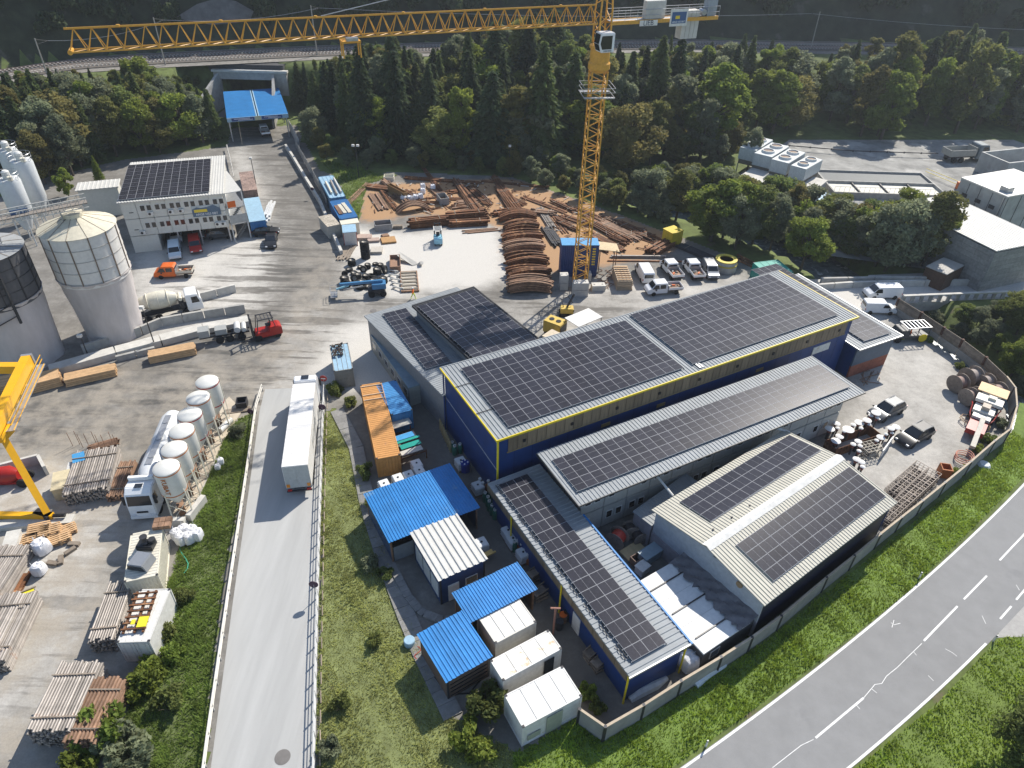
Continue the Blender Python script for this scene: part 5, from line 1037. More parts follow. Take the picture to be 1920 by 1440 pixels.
# ---- off-road service truck with rack and the two workers, plus one walker
a, b = P(1730, 633), P(1674, 637); d = b-a; rz = math.atan2(d.y, d.x); t = thing('service_truck', 'dark service truck with roof rack and yellow tyre ring by the wall', 'service truck', a, rz)
MB().side([(0, .6), (0, 1.0), (3.0, 1.05), (3.0, 1.9), (4.2, 1.9), (4.6, 1.2), (5.2, 1.1), (5.3, .6)], .9).build('body', M('dark_truck', (.06, .065, .07), .5), t, bevel=.05)
mb = MB()
for k in range(7): mb.box(.1+k*.55, .2+k*.55, -.95, .95, 2.2, 2.26)
mb.box(.1, 3.6, -.95, -.88, 2.18, 2.28); mb.box(.1, 3.6, .88, .95, 2.18, 2.28); mb.build('roof_rack', steel, t)
for x in (.2, 1.8, 3.4):
    for s in (-1, 1): MB().box(x-.03, x+.03, s*.9-.03, s*.9+.03, 1.0, 2.2).build('rack_post', dsteel, t)
for x in (.9, 4.3):
    for s in (-1, 1): wheel(t, x, s*.8, .42, .26)
for s in (1,): MB().lathe([(.32, -.06), (.55, -.08), (.6, 0), (.55, .08), (.32, .06)], 20, ax='y').build('yellow_ring', yellow, t, (1.0, 1.08, .7))
# ---- people
def person(label, px, py, top, legs, rz, stride=.25, arm=.2):
    c = P(px, py, .03); t = thing('person', label, 'person', c, rz)
    V = [(0, 0, .95), (0, 0, 1.15), (0, 0, 1.38), (0, 0, 1.50), (0, 0, 1.58), (.02, 0, 1.70)]; Rr = [.15, .14, .16, .07, .085, .10]; E_ = [(0, 1), (1, 2), (2, 3), (3, 4), (4, 5)]
    def add(p, r_, e):
        V.append(p); Rr.append(r_); E_.append((e, len(V)-1)); return len(V)-1
    for s in (-1, 1):
        h = add((0, s*.10, .88), .10, 0); k = add((s*stride*.5+.05, s*.11, .50), .075, h); an = add((s*stride-.02, s*.11, .10), .05, k); add((s*stride+.12, s*.12, .05), .045, an)
        sh = add((0, s*.20, 1.40), .07, 2); el = add((-s*arm*.4-.03, s*.27, 1.13), .05, sh); wr = add((-s*arm+.08, s*.27, .92), .04, el); hd = add((-s*arm+.12, s*.27, .84), .042, wr)
    me = bpy.data.meshes.new('body'); me.from_pydata(V, E_, []); o = obj('body', me, t); me.materials.append(legs); me.materials.append(top); me.materials.append(skinm)
    sk = o.modifiers.new('s', 'SKIN'); o.modifiers.new('b', 'SUBSURF').levels = 1
    for i, r_ in enumerate(Rr): me.skin_vertices[0].data[i].radius = (r_, r_)
    me.skin_vertices[0].data[0].use_root = True
    dg_ = bpy.context.evaluated_depsgraph_get(); m2 = bpy.data.meshes.new_from_object(o.evaluated_get(dg_)); o.modifiers.clear(); o.data = m2; m2.materials.clear()
    for m_ in (legs, top, skinm): m2.materials.append(m_)
    for p in m2.polygons: z = p.center.z; p.material_index = 2 if (z > 1.52 or (z < .9 and abs(p.center.y) > .215)) else 1 if z > .96 else 0; p.use_smooth = True
    MB().lathe([(.13, 1.68), (.125, 1.74), (.09, 1.80), (.02, 1.83)], 14, o=(.02, 0, 0)).build('helmet', vwhite, t, smooth=True); return t
person('person in orange hi-vis top and yellow trousers walking past the rack', 775, 560, hivo, hivis, -.4, .32)
person('person in yellow hi-vis bending near the service truck', 1690, 637, hivis, hivis, 1.9, .15)
person('person in orange hi-vis standing right of the yellow dressed one', 1702, 636, hivo, hivis, 2.6, .15)
# ================================================================== fences, walls, kerbs
def wallrun(name, label, cat, pts, z, hh, panelm, postm, th=.14, step=None, capm=None, pn='panel'):
    t = thing(name, label, cat, (0, 0, 0)); pts = [P(*p, z) for p in pts]; seg = []
    for a, b in zip(pts[:-1], pts[1:]):
        n = max(1, round((b-a).length/(step or 1e9))); seg += [(a.lerp(b, i/n), a.lerp(b, (i+1)/n)) for i in range(n)]
    for a, b in seg:
        dz = Vector((0, 0, hh/2)); d = (b-a).normalized()*.06; MB().beam(a-dz+d, b-dz-d, th, hh).build(pn, panelm, t)
        if postm: MB().beam((a.x, a.y, z-hh-.1), (a.x, a.y, z+.08), th+.1).build('post', postm, t)
        if capm: MB().beam(a+Vector((0, 0, .04))+d, b+Vector((0, 0, .04))-d, th+.06, .07).build('cap', capm, t)
    return t
WT = [(1087, 1330), (1135, 1363), (1207, 1322), (1277, 1277), (1352, 1232), (1410, 1195), (1465, 1155), (1550, 1083), (1602, 1042), (1650, 1002), (1690, 970), (1730, 939), (1772, 905), (1820, 866), (1865, 827), (1894, 805), (1907, 762), (1904, 727), (1887, 705)]
wallrun('yard_wall', 'grey concrete panel wall curving between the yard and the grass verge', 'wall', WT, 2.0, 2.0, M('wall_concrete', (.30, .29, .27), .85, var=.2, scale=.8, rnd=.08), dsteel, .12, None, M('weathered_cap', (.46, .38, .28), .8))
wt = wallrun('timber_wall', 'tall plank and concrete wall along the river on the right', 'wall', [(1686, 560), (1729, 586), (1771, 614), (1806, 637), (1850, 670), (1887, 705)], 2.4, 1.0, M('concrete_footing', (.33, .31, .28), .85), M('rust_post', (.10, .05, .035), .8), .2)
for o in list(wt.children):
    if o.name.startswith('panel'): o.location.z -= 1.4
pts = [P(*p, 2.4) for p in [(1686, 560), (1729, 586), (1771, 614), (1806, 637), (1850, 670), (1887, 705)]]
for a, b in zip(pts[:-1], pts[1:]):
    for k in range(6): z = .98+k*.24; MB().beam((a.x, a.y, z+.12), (b.x, b.y, z+.12), .05+.02*(k % 2), .22).build('plank', owood, wt)
# ramp guard rails
def guard(name, label, pts, rails, rm, hpost, step=2.0, boards=False):
    t = thing(name, label, 'guard rail', (0, 0, 0)); p = resample(W(pts), 40); L = sum((Vector(a)-Vector(b)).length for a, b in zip(p[:-1], p[1:])); q = resample(W(pts), int(L/step)+1)
    for z, r_ in rails: mb = MB(); mb.path([(*x, z) for x in p], r_, 6); mb.build('rail', rm, t)
    pm_ = MB().box(-.05, .05, -.05, .05, 0, hpost).mesh('post', M('guard_post', (.4, .4, .38), .6))
    for x in q: obj('post', pm_, t, (*x, 0))
    if boards:
        bm_ = MB().box(-.04, .04, -.5, .5, 0, .09).mesh('brace', owood); 
        for i, x in enumerate(q[:-1]): o = obj('brace', bm_, t, (x[0]+.35, x[1], .25)); o.rotation_euler = (0, math.radians(35), .25)
    return t
guard('ramp_guard_rail', 'cream twin pipe guard rail on the left side of the ramp', [(372, 1560), (392, 1400), (432, 1115), (463, 905), (482, 770), (493, 733)], ((.95, .07), (.55, .07)), M('rail_cream', (.66, .63, .56), .5), 1.0)
guard('ramp_fence', 'long grey railing with braces on the right side of the ramp', [(588, 1560), (594, 1250), (600, 1010), (606, 810), (609, 735)], ((1.05, .05), (.75, .035), (.45, .035), (.2, .035)), M('rail_grey', (.55, .55, .54), .5), 1.1, 1.5, True)
# concrete slab path along the container yard
sl_ = M('old_slab', (.23, .225, .215), .9, var=.15, rnd=.12); sp = resample(W([(632, 770), (668, 840), (690, 950), (722, 1050), (760, 1150), (790, 1222), (850, 1345)]), 34)
t = thing('slab_path', 'strip of old concrete slabs along the grass bank', 'slab path', (0, 0, 0))
for i, (a, b) in enumerate(zip(sp[:-1], sp[1:])):
    d = Vector(b)-Vector(a); MB().cbox(((a[0]+b[0])/2, (a[1]+b[1])/2, .02+.01*(i % 3)), d.length-.03, 1.5, .10, math.atan2(d.y, d.x)).build('slab', sl_, t)
sp = resample(W([(742, 1075), (765, 1120), (790, 1150), (830, 1165), (870, 1160)]), 16); t = thing('curved_kerb', 'curved kerb of concrete blocks in front of the ribbed hut', 'kerb', (0, 0, 0))
for i, (a, b) in enumerate(zip(sp[:-1], sp[1:])): d = Vector(b)-Vector(a); MB().cbox(((a[0]+b[0])/2, (a[1]+b[1])/2, .02), d.length-.02, .7, .22, math.atan2(d.y, d.x)).build('kerb_block', sl_, t)
# concrete lane walls left of the junction
for nm, lb, pts, z, hh, st in (('lane_wall', 'long pale concrete wall behind the mixer truck', [(270, 585), (330, 560), (440, 533)], 1.2, 1.2, 3), ('lane_wall', 'grey concrete wall in front of the mixer truck', [(150, 648), (262, 612), (300, 596), (380, 582), (458, 570)], 1.3, 1.3, 3.5),
                          ('lane_wall', 'wide pale ledge wall beside the trailer chassis', [(90, 690), (215, 655), (380, 612), (468, 596)], .9, .9, 6), ('lane_wall', 'low block kerb between the lumber stacks', [(215, 668), (290, 650)], .8, .8, 3)):
    wallrun(nm, lb, 'concrete wall', pts, z, hh, pconc if 'pale' in lb else conc, None, 1.6 if 'ledge' in lb else .4, st)
# barrier along the tunnel road and steel yard
wallrun('road_barrier', 'concrete barrier along the tunnel road right side', 'barrier', [(535, 270), (548, 290), (575, 335), (600, 375), (622, 430), (640, 470)], .9, .9, pconc, None, .45, 2.6)
wallrun('hoarding', 'printed white hoarding panels beside the tunnel road', 'hoarding', [(541, 226), (551, 243), (560, 262)], 2.4, 2.4, M('hoarding_white', (.5, .5, .5), .6, var=.3, scale=.5), steel, .08, 1.6)
wallrun('mesh_fence', 'grey mesh fence strip beyond the tunnel road barrier', 'fence', [(553, 262), (575, 300), (600, 345), (612, 372)], 1.8, 1.7, M('mesh_fence', (.3, .3, .29), .7), steel, .04, 2.2)
wallrun('road_railing', 'pale railing left of the tunnel road', 'railing', [(425, 272), (432, 300), (438, 330)], 1.1, .25, pconc, pconc, .1, 2)
wallrun('bridge_parapet', 'long pale concrete barrier behind the white vans', 'barrier', [(1530, 533), (1600, 528), (1690, 526), (1780, 524), (1870, 524)], 1.0, 1.0, pconc, None, .4, 4)
wallrun('retaining_wall', 'grey retaining wall under the trees along the bridge road', 'wall', [(1540, 521), (1640, 519), (1790, 518)], 1.3, 1.3, conc, None, .4, 5)
# ---- tunnel canopy
f = Frame((425, 222), (540, 213), (416, 172), 5.0); t = thing('tunnel_canopy', 'blue flat canopy over the road into the underpass', 'canopy', f.o, f.rz); L, Wd = f.L, f.W
MB().box(0, L/2-.1, 0, Wd, 4.85, 5.0).build('roof_sheet', M('canopy_blue', (.02, .17, .42), .5, var=.12, scale=.6), t); MB().box(L/2+.1, L, 0, Wd, 4.85, 5.0).build('roof_sheet', M('canopy_blue', (.02, .17, .42)), t); MB().box(L/2-.35, L/2-.12, -.02, Wd, 5.003, 5.05).build('roof_joint', lblue, t); MB().box(L/2+.12, L/2+.35, -.02, Wd, 5.003, 5.05).build('roof_joint', lblue, t)
MB().box(0, L, -.14, -.003, 4.2, 5.02).build('fascia', lblue, t)
for x0, x1, w_ in ((.9, L*.44, 'TUNNEL PORTAL'), (L*.56, L-1.3, 'TUNNEL PORTAL')):
    o = MB().box(x0, x1, -.2, -.15, 4.3, 4.95).build('banner', M('banner_blue', (.03, .07, .22), .5), t)
    for k in (0, 1): MB().box(x0+.5+k*.8, x1-.9+k*.6, -.215, -.205, 4.7-k*.25, 4.8-k*.25).build('lettering_strip', inkw, o)
MB().box(L*.45, L*.55, -.22, -.15, 4.2, 5.05).build('centre_sign', M('sign_cream', (.5, .5, .35), .6), t)
for x in (.3, L-.5):
    for y in (.3, Wd*.5, Wd-.5): MB().box(x-.12, x+.12, y-.12, y+.12, 0, 4.85).build('post', steel, t)
# ---- signs, lamps, delineators
def sign(label, px, py, h, col, r_=.4, txt=None, rz=0):
    t = thing('road_sign', label, 'road sign', P(px, py), rz); MB().tube((0, 0, 0), (0, 0, h), .03, 6).build('post', steel, t); o = MB().lathe([(r_, -.02), (r_, .02)], 20, ax='y').build('plate', col, t, (0, 0, h))
    if txt == 'bar': MB().box(-.25, .25, -.03, -.022, -.06, .06).build('white_bar', inkw, o)
sign('red round no entry sign by the pale blue container', 611, 738, 2.2, red, .42, 'bar'); sign('round sign with dark back on the ramp fence', 608, 788, 1.9, M('dark_violet', (.05, .02, .05), .5), .4); sign('round sign on the lower ramp fence near the white marks', 594, 1122, 1.9, M('dark_violet', (.05, .02, .05)), .4)
sign('round sign on the left ramp guard rail near the silos', 474, 790, 1.4, M('dark_violet', (.05, .02, .05)), .35); sign('small round sign at the start of the road barrier', 588, 372, 1.8, M('dark_violet', (.05, .02, .05)), .3)
def lamp(label, px, py, h, heads=2):
    t = thing('lamp_post', label, 'lamp post', P(px, py)); MB().tube((0, 0, 0), (0, 0, h), .08, 8, r2=.06).build('post', dsteel, t)
    for s in range(heads): MB().box(-.25, .25, -.2, .2, 0, .35).build('floodlight', white, t, ((s-.5)*.9 if heads == 2 else 0, -.1, h-.2))
lamp('twin floodlight post at the forest edge behind the steel yard', 673, 332, 6.2); lamp('floodlight post at the far right end of the steel yard trees', 955, 330, 6, 1); lamp('thin lamp post on the concrete lane wall near the cream silo', 292, 652, 6.0, 1); lamp('thin lamp post beside the dark silo base', 168, 673, 3.5, 1); lamp('lamp post at the office end of the tunnel road', 480, 345, 5.0, 1)
for k, (px, py) in enumerate(((1722, 1085), (1323, 1400), (1862, 1203))):
    t = thing('delineator_post', ('roadside marker post on the verge near the gabled shed', 'roadside marker post on the verge near the bottom edge', 'roadside marker post at the side road corner')[k], 'marker post', P(px, py)); MB().box(-.06, .06, -.04, .04, 0, .9).build('post', white, t); MB().box(-.062, .062, -.042, .042, .72, .82).build('black_band', black, t)
MB().lathe([(.55, .036), (.55, .048), (.4, .05)], 24).build('manhole_cover', M('cast_iron', (.16, .15, .14), .7), None, P(530, 1420)); tag(bpy.data.objects['manhole_cover'], 'round cast iron manhole cover at the bottom of the ramp road', 'manhole cover')
mb = MB(); mb.lathe([(.45, .03), (.45, .045)], 20); tag(mb.build('manhole_cover', M('cast_iron', (.16, .15, .14)), None, P(700, 583)), 'round manhole cover on the road left of the workshop', 'manhole cover')
# ---- bridge
f = Frame((1690, 568), (1885, 560), (1690, 545), 0.0); t = thing('bridge_girder', 'concrete bridge edge girder with open posts over the river', 'bridge', f.o, f.rz); L = f.L
MB().box(0, L, .0, .5, -.6, .05).build('edge_beam', conc, t); MB().box(0, L, -.1, .35, 1.0, 1.2).build('parapet_rail', pconc, t)
for k in range(12): MB().box(k*L/11.5, k*L/11.5+.45, .05, .35, .05, 1.0).build('parapet_post', conc, t)
MB().box(-.5, L+8, .55, 8.5, -.6, .015).build('deck', M('bridge_deck', (.45, .44, .41), .9), t); MB().box(-.5, L, .1, .5, -1.6, -.62).build('girder', conc, t)
# ================================================================== steel yard, stores, clutter
def bundle(name, label, cat, a, b, wd, nx, nz, kind='beam', mat=rust, sag=0, z0=.02, jit=.12, group=None, th=None, each=True, skip=0):
    """parallel bars along a->b; each bar a part"""
    a, b = P(*a), P(*b); d = b-a; L = d.length; t = thing(name, label, cat, a+Vector((0, 0, z0)), math.atan2(d.y, d.x), group); r_ = random.Random(sum(map(ord, label))); q = wd/nx; h = th or q*.9; ms = []
    if kind == 'pipe': ms = [MB().tube((0, 0, 0), (L, 0, 0), q*.46, 8).mesh('pipe', mat, smooth=True)]
    elif kind == 'plank': ms = [MB().box(0, L, -q*.48, q*.48, -h*.48, h*.48).mesh('plank', mat)]
    elif kind == 'beam':
        mb = MB(); g = q*.46; mb.box(0, L, -g, g, -h/2, -h/2+h*.14); mb.box(0, L, -g, g, h/2-h*.14, h/2); mb.box(0, L, -g*.25, g*.25, -h/2+h*.14, h/2-h*.14); ms = [mb.mesh('beam', mat)]
    elif kind == 'arch':
        for v in (0, 1):
            mb = MB(); n = 10; s = sag*(1+.08*v); pts = [(L*i/n, 0, s*(1-(2*i/n-1)**2)) for i in range(n+1)]
            for p, q2 in zip(pts[:-1], pts[1:]): mb.beam(p, q2, q*.62, h*.78)
            ms.append(mb.mesh('arch', mat))
    nm = kind
    for k in range(nz):
        for j in range(nx):
            if skip and r_.random() < skip and k == nz-1: continue
            o = obj(nm, ms[r_.randrange(len(ms))], t, (r_.uniform(-jit, jit)*2, (j+.5)*q-wd/2, (k+.5)*h+(.0 if kind != 'pipe' else -.02)))
            if kind != 'arch': o.rotation_euler.z = r_.uniform(-jit, jit)*.06
    if kind in ('pipe', 'beam') and L > 3 and nz > 1:
        for x in (.18*L, .8*L): MB().box(x-.05, x+.05, -wd/2-.05, wd/2+.05, nz*h+.002, nz*h+.06).build('strap_timber', owood, t)
    return t
SG = 'rusty steel in the store yard'
for i, (a, b, wd, nx, nz, sg) in enumerate((((947, 432), (1006, 428), 2.4, 7, 4, .5), ((945, 450), (1013, 446), 2.4, 7, 4, .35), ((947, 470), (1018, 466), 2.4, 7, 4, .45), ((950, 497), (1024, 492), 2.5, 7, 5, .5), ((954, 520), (1027, 516), 2.4, 7, 5, .4), ((954, 543), (1032, 543), 2.8, 8, 6, .45))):
    bundle('arch_stack', '%s stack of curved rusty steel arches left of the crane foot, counted from the trees' % ('first', 'second', 'third', 'fourth', 'fifth', 'sixth')[i], 'steel arches', a, b, wd, nx, nz, 'arch', (rust, rust, rust2, rust, rust, rust2)[i], sg, group=SG, th=.26, skip=.35, jit=.25)
bundle('arch_stack', 'dark bowl shaped stack of arches nearest the forest', 'steel arches', (936, 413), (1004, 410), 2.2, 6, 3, 'arch', rust, .8, group=SG, th=.3)
bundle('arch_stack', 'tan hump of bent mesh beside the white bags', 'steel arches', (746, 398), (802, 391), 2.0, 6, 1, 'arch', rust2, 1.1, group=SG, th=.4)
for i, (a, b, wd, nx, nz, mt, lb) in enumerate((((767, 427), (838, 420), 1.6, 5, 4, rust, 'long rusty girder stack at the upper left edge of the white yard'), ((840, 414), (912, 408), 1.6, 5, 4, rust, 'long rusty girder stack behind the lower one at the yard edge'), ((843, 425), (914, 421), 1.2, 4, 3, rust, 'lower rusty girder stack in front at the yard edge'),
      ((873, 436), (935, 430), 1.3, 6, 1, rust2, 'flat spread of violet tinged bars at the corner of the white yard'), ((855, 388), (892, 384), 4.5, 12, 1, rust2, 'wide flat field of pinkish bars behind the girder stacks'), ((924, 404), (962, 398), 1.4, 5, 3, rust, 'short girder stack left of the bowl shaped arches'),
      ((905, 366), (918, 384), .9, 5, 2, pipem, 'pale grey bar bundle pointing at the viewer in the orange sand'), ((1012, 392), (1035, 428), 1.4, 6, 2, pipem, 'silver grey rail bundle pointing at the viewer left of the crane'), ((1030, 400), (1062, 440), 1.2, 6, 1, rust, 'rusty bars beside the silver rail bundle'),
      ((1025, 430), (1048, 462), 1.8, 7, 2, dsteel, 'dark tangled bars beside the blue container block'), ((980, 370), (1062, 400), 1.2, 5, 1, rust, 'long rusty bars along the upper orange sand edge'), ((1035, 378), (1078, 398), 1.6, 6, 2, rust, 'rusty bar pile at the forest edge left of the crane mast'),
      ((1090, 400), (1150, 432), 1.6, 7, 2, rust, 'rusty bars right of the crane mast near the trees'), ((1100, 415), (1175, 455), 1.8, 7, 2, rust, 'long diagonal rusty bar pile right of the crane mast'), ((1125, 418), (1195, 450), 2.0, 8, 2, rust2, 'diagonal brown bar field in the right steel yard'),
      ((1160, 420), (1220, 448), 1.8, 7, 2, rust, 'diagonal rusty bars beside the grey curved mesh'), ((1105, 440), (1165, 470), 1.6, 6, 2, rust, 'diagonal rusty bars just above the plank roof'), ((1220, 478), (1268, 450), 2.2, 7, 4, rust, 'neat rusty beam stack pointing to the yellow box'),
      ((1146, 482), (1246, 483), .8, 3, 2, pipem, 'long pale steel beams lying behind the parked vehicles'), ((1140, 490), (1285, 491), .7, 3, 1, rust, 'long dark beam on trestles behind the parked vehicles'), ((1275, 462), (1360, 498), 2.0, 6, 2, dsteel, 'dark pipes in the shade under the trees'),
      ((1380, 483), (1450, 515), 1.8, 5, 1, rust, 'dark pipes near the teal container'), ((700, 365), (720, 395), 2.0, 6, 1, rust2, 'curved pale bars left of the white bags'), ((640, 395), (690, 345), 1.2, 4, 1, rust2, 'loose scrap bars in the weeds beside the blue containers'),
      ((760, 335), (900, 345), 1.0, 4, 2, rust, 'low row of rusty profiles under the forest edge'), ((905, 340), (1030, 352), 1.0, 4, 1, rust, 'rusty profiles along the far edge of the orange sand'), ((690, 352), (740, 358), 1.8, 6, 2, rust, 'dark rusty scrap pile at the upper left of the sand'))):
    bundle('steel_stack', lb, 'steel stack', a, b, wd, nx, nz, 'beam' if i not in (6, 7, 20, 21) else 'pipe', mt, group=SG, jit=.5 if i in (9, 12, 13, 14, 15, 16, 4, 3) else .2, th=wd/nx*(1.1 if i < 3 else .8), skip=.25)
r_ = random.Random(31); pw_ = W([(690, 350), (960, 340), (1100, 392), (1262, 447), (1240, 470), (1130, 468), (1045, 440), (1010, 395), (930, 392), (840, 398), (705, 395)]); n = 0
while n < 46:
    x, y = r_.uniform(690, 1262), r_.uniform(338, 470)
    if not inpoly(np.array(P(x, y).x), np.array(P(x, y).y), pw_): continue
    n += 1; L_ = r_.uniform(18, 46); sg = r_.choice((.45, .55, .1, .35)) if x > 960 else r_.choice((-.1, .05, .9, 1.4)); wd = r_.uniform(.7, 1.6)
    zn = next(w_ for lim, w_ in ((760, 'near the brown bin'), (850, 'near the white bags'), (930, 'behind the girder stacks'), (1010, 'above the arch stacks'), (1080, 'left of the crane mast'), (1150, 'right of the crane mast'), (9999, 'near the yellow box')) if x < lim)
    bundle('loose_bars', '%s bundle of rusty bars on the orange sand %s' % ('short' if L_ < 27 else 'medium' if L_ < 36 else 'long', zn), 'steel bars', (x-L_/2, y-L_*sg/2), (x+L_/2, y+L_*sg/2), wd, r_.randint(7, 11), r_.randint(1, 4), r_.choice(('beam', 'beam', 'pipe')), r_.choice((rust, rust, rust2, rust)), group=SG, jit=.5, skip=.3)
# loose scrap pieces over the sand: too small and too many to pick apart
mb = MB(); r_ = random.Random(11); pg = [(690, 348), (960, 338), (1110, 388), (1270, 447), (1255, 470), (1130, 475), (1035, 450), (1010, 400), (930, 395), (840, 400), (700, 400)]; pw_ = W(pg); n = 0
while n < 420:
    x, y = r_.uniform(-40, 35), r_.uniform(95, 140)
    if not inpoly(np.array(x), np.array(y), pw_): continue
    n += 1; L_ = r_.choice((.3, .5, .9, 1.6)); mb.cbox((x, y, .02+r_.uniform(0, .25)), L_, .12, .1, r_.uniform(0, 3.1), r_.choice((0, 0, 0, 1, 2)))
tag(mb.build('scrap_pieces', [rust, rust2, pconc]), 'small rusty offcuts strewn over the orange sand', 'scrap', kind='stuff')
def simplebox(name, label, cat, corners, z, mat, z0=.02, hollow=False, fill=None, lid=None):
    f = Frame(*corners, z); t = thing(name, label, cat, (f.o.x, f.o.y, z0), f.rz); h = z-z0; L, Wd = f.L, f.W
    if hollow:
        for bx in ((0, L, 0, .08), (0, L, Wd-.08, Wd), (0, .08, .083, Wd-.083), (L-.08, L, .083, Wd-.083)): MB().box(*bx, 0, h).build('side', mat, t)
        MB().box(.09, L-.09, .09, Wd-.09, 0, h*.35).build('fill' if fill else 'floor', fill or mat, t); MB().box(-.04, L+.04, -.05, -.003, h-.12, h).build('rim', mat, t)
    else:
        MB().box(0, L, 0, Wd, 0, h-.06).build('body', mat, t, bevel=.04); MB().box(-.05, L+.05, -.05, Wd+.05, h-.06, h).build('lid', lid or mat, t)
        for k in range(1, 4): MB().box(L*k/4-.03, L*k/4+.03, -.03, -.002, .1, h-.15).build('stiffener', mat, t)
    return t, f
simplebox('skip_box', 'grey open skip in the middle of the orange sand', 'skip', ((826, 373), (842, 371), (822, 362)), 1.3, M('skip_grey', (.30, .30, .29), .7), hollow=True, fill=rust)
simplebox('brown_bin', 'tall brown steel bin near the forest edge of the sand', 'bin', ((757, 362), (764, 360), (746, 340)), 1.5, M('bin_brown', (.26, .15, .06), .8), hollow=True)
simplebox('trough', 'grey steel trough at the left edge of the white yard', 'trough', ((703, 423), (735, 420), (700, 414)), 1.2, M('trough_grey', (.26, .26, .26), .6), hollow=True, fill=rust2)
simplebox('yellow_box', 'yellow box standing under the trees right of the steel yard', 'box', ((1262, 438), (1282, 432), (1258, 424)), 2.4, M('box_yellow', (.62, .47, .03), .5))
simplebox('low_cream_rack', 'cream rack beside the twin floodlight post', 'rack', ((719, 332), (738, 332), (719, 326)), .8, cream, hollow=True)
container('shipping_container', 'pale blue container with pipes on top at the upper left of the yard', 'container', (618, 372), (648, 368), (600, 331), 2.6, M('mid_blue', (.10, .24, .38), .5), lblue, doors='f', plain=True)
container('shipping_container', 'strong blue container with timber on its roof beside the tyre pile', 'container', (637, 411), (671, 406), (618, 377), 2.6, cblue, cblue, doors='f')
t = [o for o in COL.objects if o.get('label', '').startswith('pale blue container with pipes')][0]
for i, (a, b, w_, lb, mt, kd) in enumerate((((611, 343), (622, 364), .5, 'cream pipe', cream, 'pipe'), ((620, 340), (632, 366), .5, 'grey pipe', pipem, 'pipe'), ((626, 336), (640, 362), .5, 'pale pipe', pconc, 'pipe'))):
    a, b = P(*a, 2.62), P(*b, 2.62); mb = MB(); mb.tube((0, 0, .2), ((b-a).length, 0, .2), .18, 10); tag(mb.build('roof_pipe', mt, None, a, math.atan2((b-a).y, (b-a).x)), lb+' lying on the pale blue container roof', 'pipe')
for i, (a, b) in enumerate((((630, 386), (640, 402)), ((636, 384), (648, 400)), ((643, 381), (657, 399)))):
    a, b = P(*a, 2.63), P(*b, 2.63); t = thing('roof_timber', '%s bundle of beams on the strong blue container roof' % ('left', 'middle', 'right')[i], 'timber', a, math.atan2((b-a).y, (b-a).x))
    for k in range(3): MB().box(0, (b-a).length, k*.2-.3, k*.2-.14, 0, .12).build('beam', cream if i else rust2, t)
simplebox('pale_box', 'pale concrete box with litter on top left of the blue container', 'box', ((614, 425), (638, 420), (608, 404)), 2.2, M('pale_grey_box', (.42, .40, .35), .7), lid=M('littered_lid', (.45, .40, .32), .8, var=.4, scale=4))
simplebox('cream_slab_box', 'cream slab roofed box joined to the strong blue container', 'box', ((640, 421), (673, 417), (637, 412)), 2.4, cream)
t, f = simplebox('small_cabin', 'small white cabin with red frame in front of the strong blue container', 'cabin', ((643, 436), (668, 434), (640, 422)), 2.5, M('cabin_white', (.55, .53, .50), .6), lid=lblue)
MB().box(-.02, .06, -.02, .06, 0, 2.35).build('red_corner', red, t); MB().box(f.L-.06, f.L+.02, -.02, .06, 0, 2.35).build('red_corner', red, t)
# plates and pallets around the tyre pile
for i, (c, l_, w_, h_, rz, mt, lb) in enumerate((((682, 447), 2.6, 1.6, .5, .1, M('mauve_board', (.40, .30, .25), .8), 'mauve board stack right of the small white cabin'), ((700, 452), 2.0, 1.3, .4, .2, M('mauve_board', (.4, .3, .25)), 'lower mauve board stack beside the plates'), ((728, 452), 2.4, 2.2, .35, .3, M('ochre_plate', (.42, .24, .10), .8), 'ochre rusty plate stack at the white yard edge'), ((706, 472), 1.9, 2.0, .5, .1, M('pale_plate', (.48, .44, .38), .8), 'pale plate stack behind the tyre tower'), ((722, 443), 1.2, 1.0, .3, .5, rust2, 'small rusty plate near the trough'), ((746, 428), 1.6, .8, .6, .1, owood, 'wooden crate pile left of the girder stacks'))):
    t = thing('plate_stack', lb, 'plate stack', P(*c), rz)
    for k in range(3): MB().box(-l_/2+.05*k, l_/2, -w_/2, w_/2-.06*k, k*h_/3, (k+.85)*h_/3).build('plate', mt, t)
bundle('plank_pile', 'pile of short grey planks left of the tyre tower', 'planks', (642, 486), (660, 456), 2.0, 10, 2, 'plank', owood, th=.12, jit=.4)
# roller rack
f = Frame((752, 545), (786, 543), (748, 508), .4); t = thing('roller_rack', 'rusty flat rack with round rollers beside the walking worker', 'rack', f.o+Vector((0, 0, .02)), f.rz)
for bx in ((0, f.L, 0, .15), (0, f.L, f.W-.15, f.W), (0, .15, .15, f.W-.15), (f.L-.15, f.L, .15, f.W-.15)): MB().box(*bx, .05, .3).build('frame_bar', rust2, t)
for k in range(6): y = .5+k*(f.W-1)/5; MB().tube((.2, y, .3), (f.L-.2, y, .3), .16, 8).build('roller', M('pale_roller', (.45, .38, .28), .7), t)
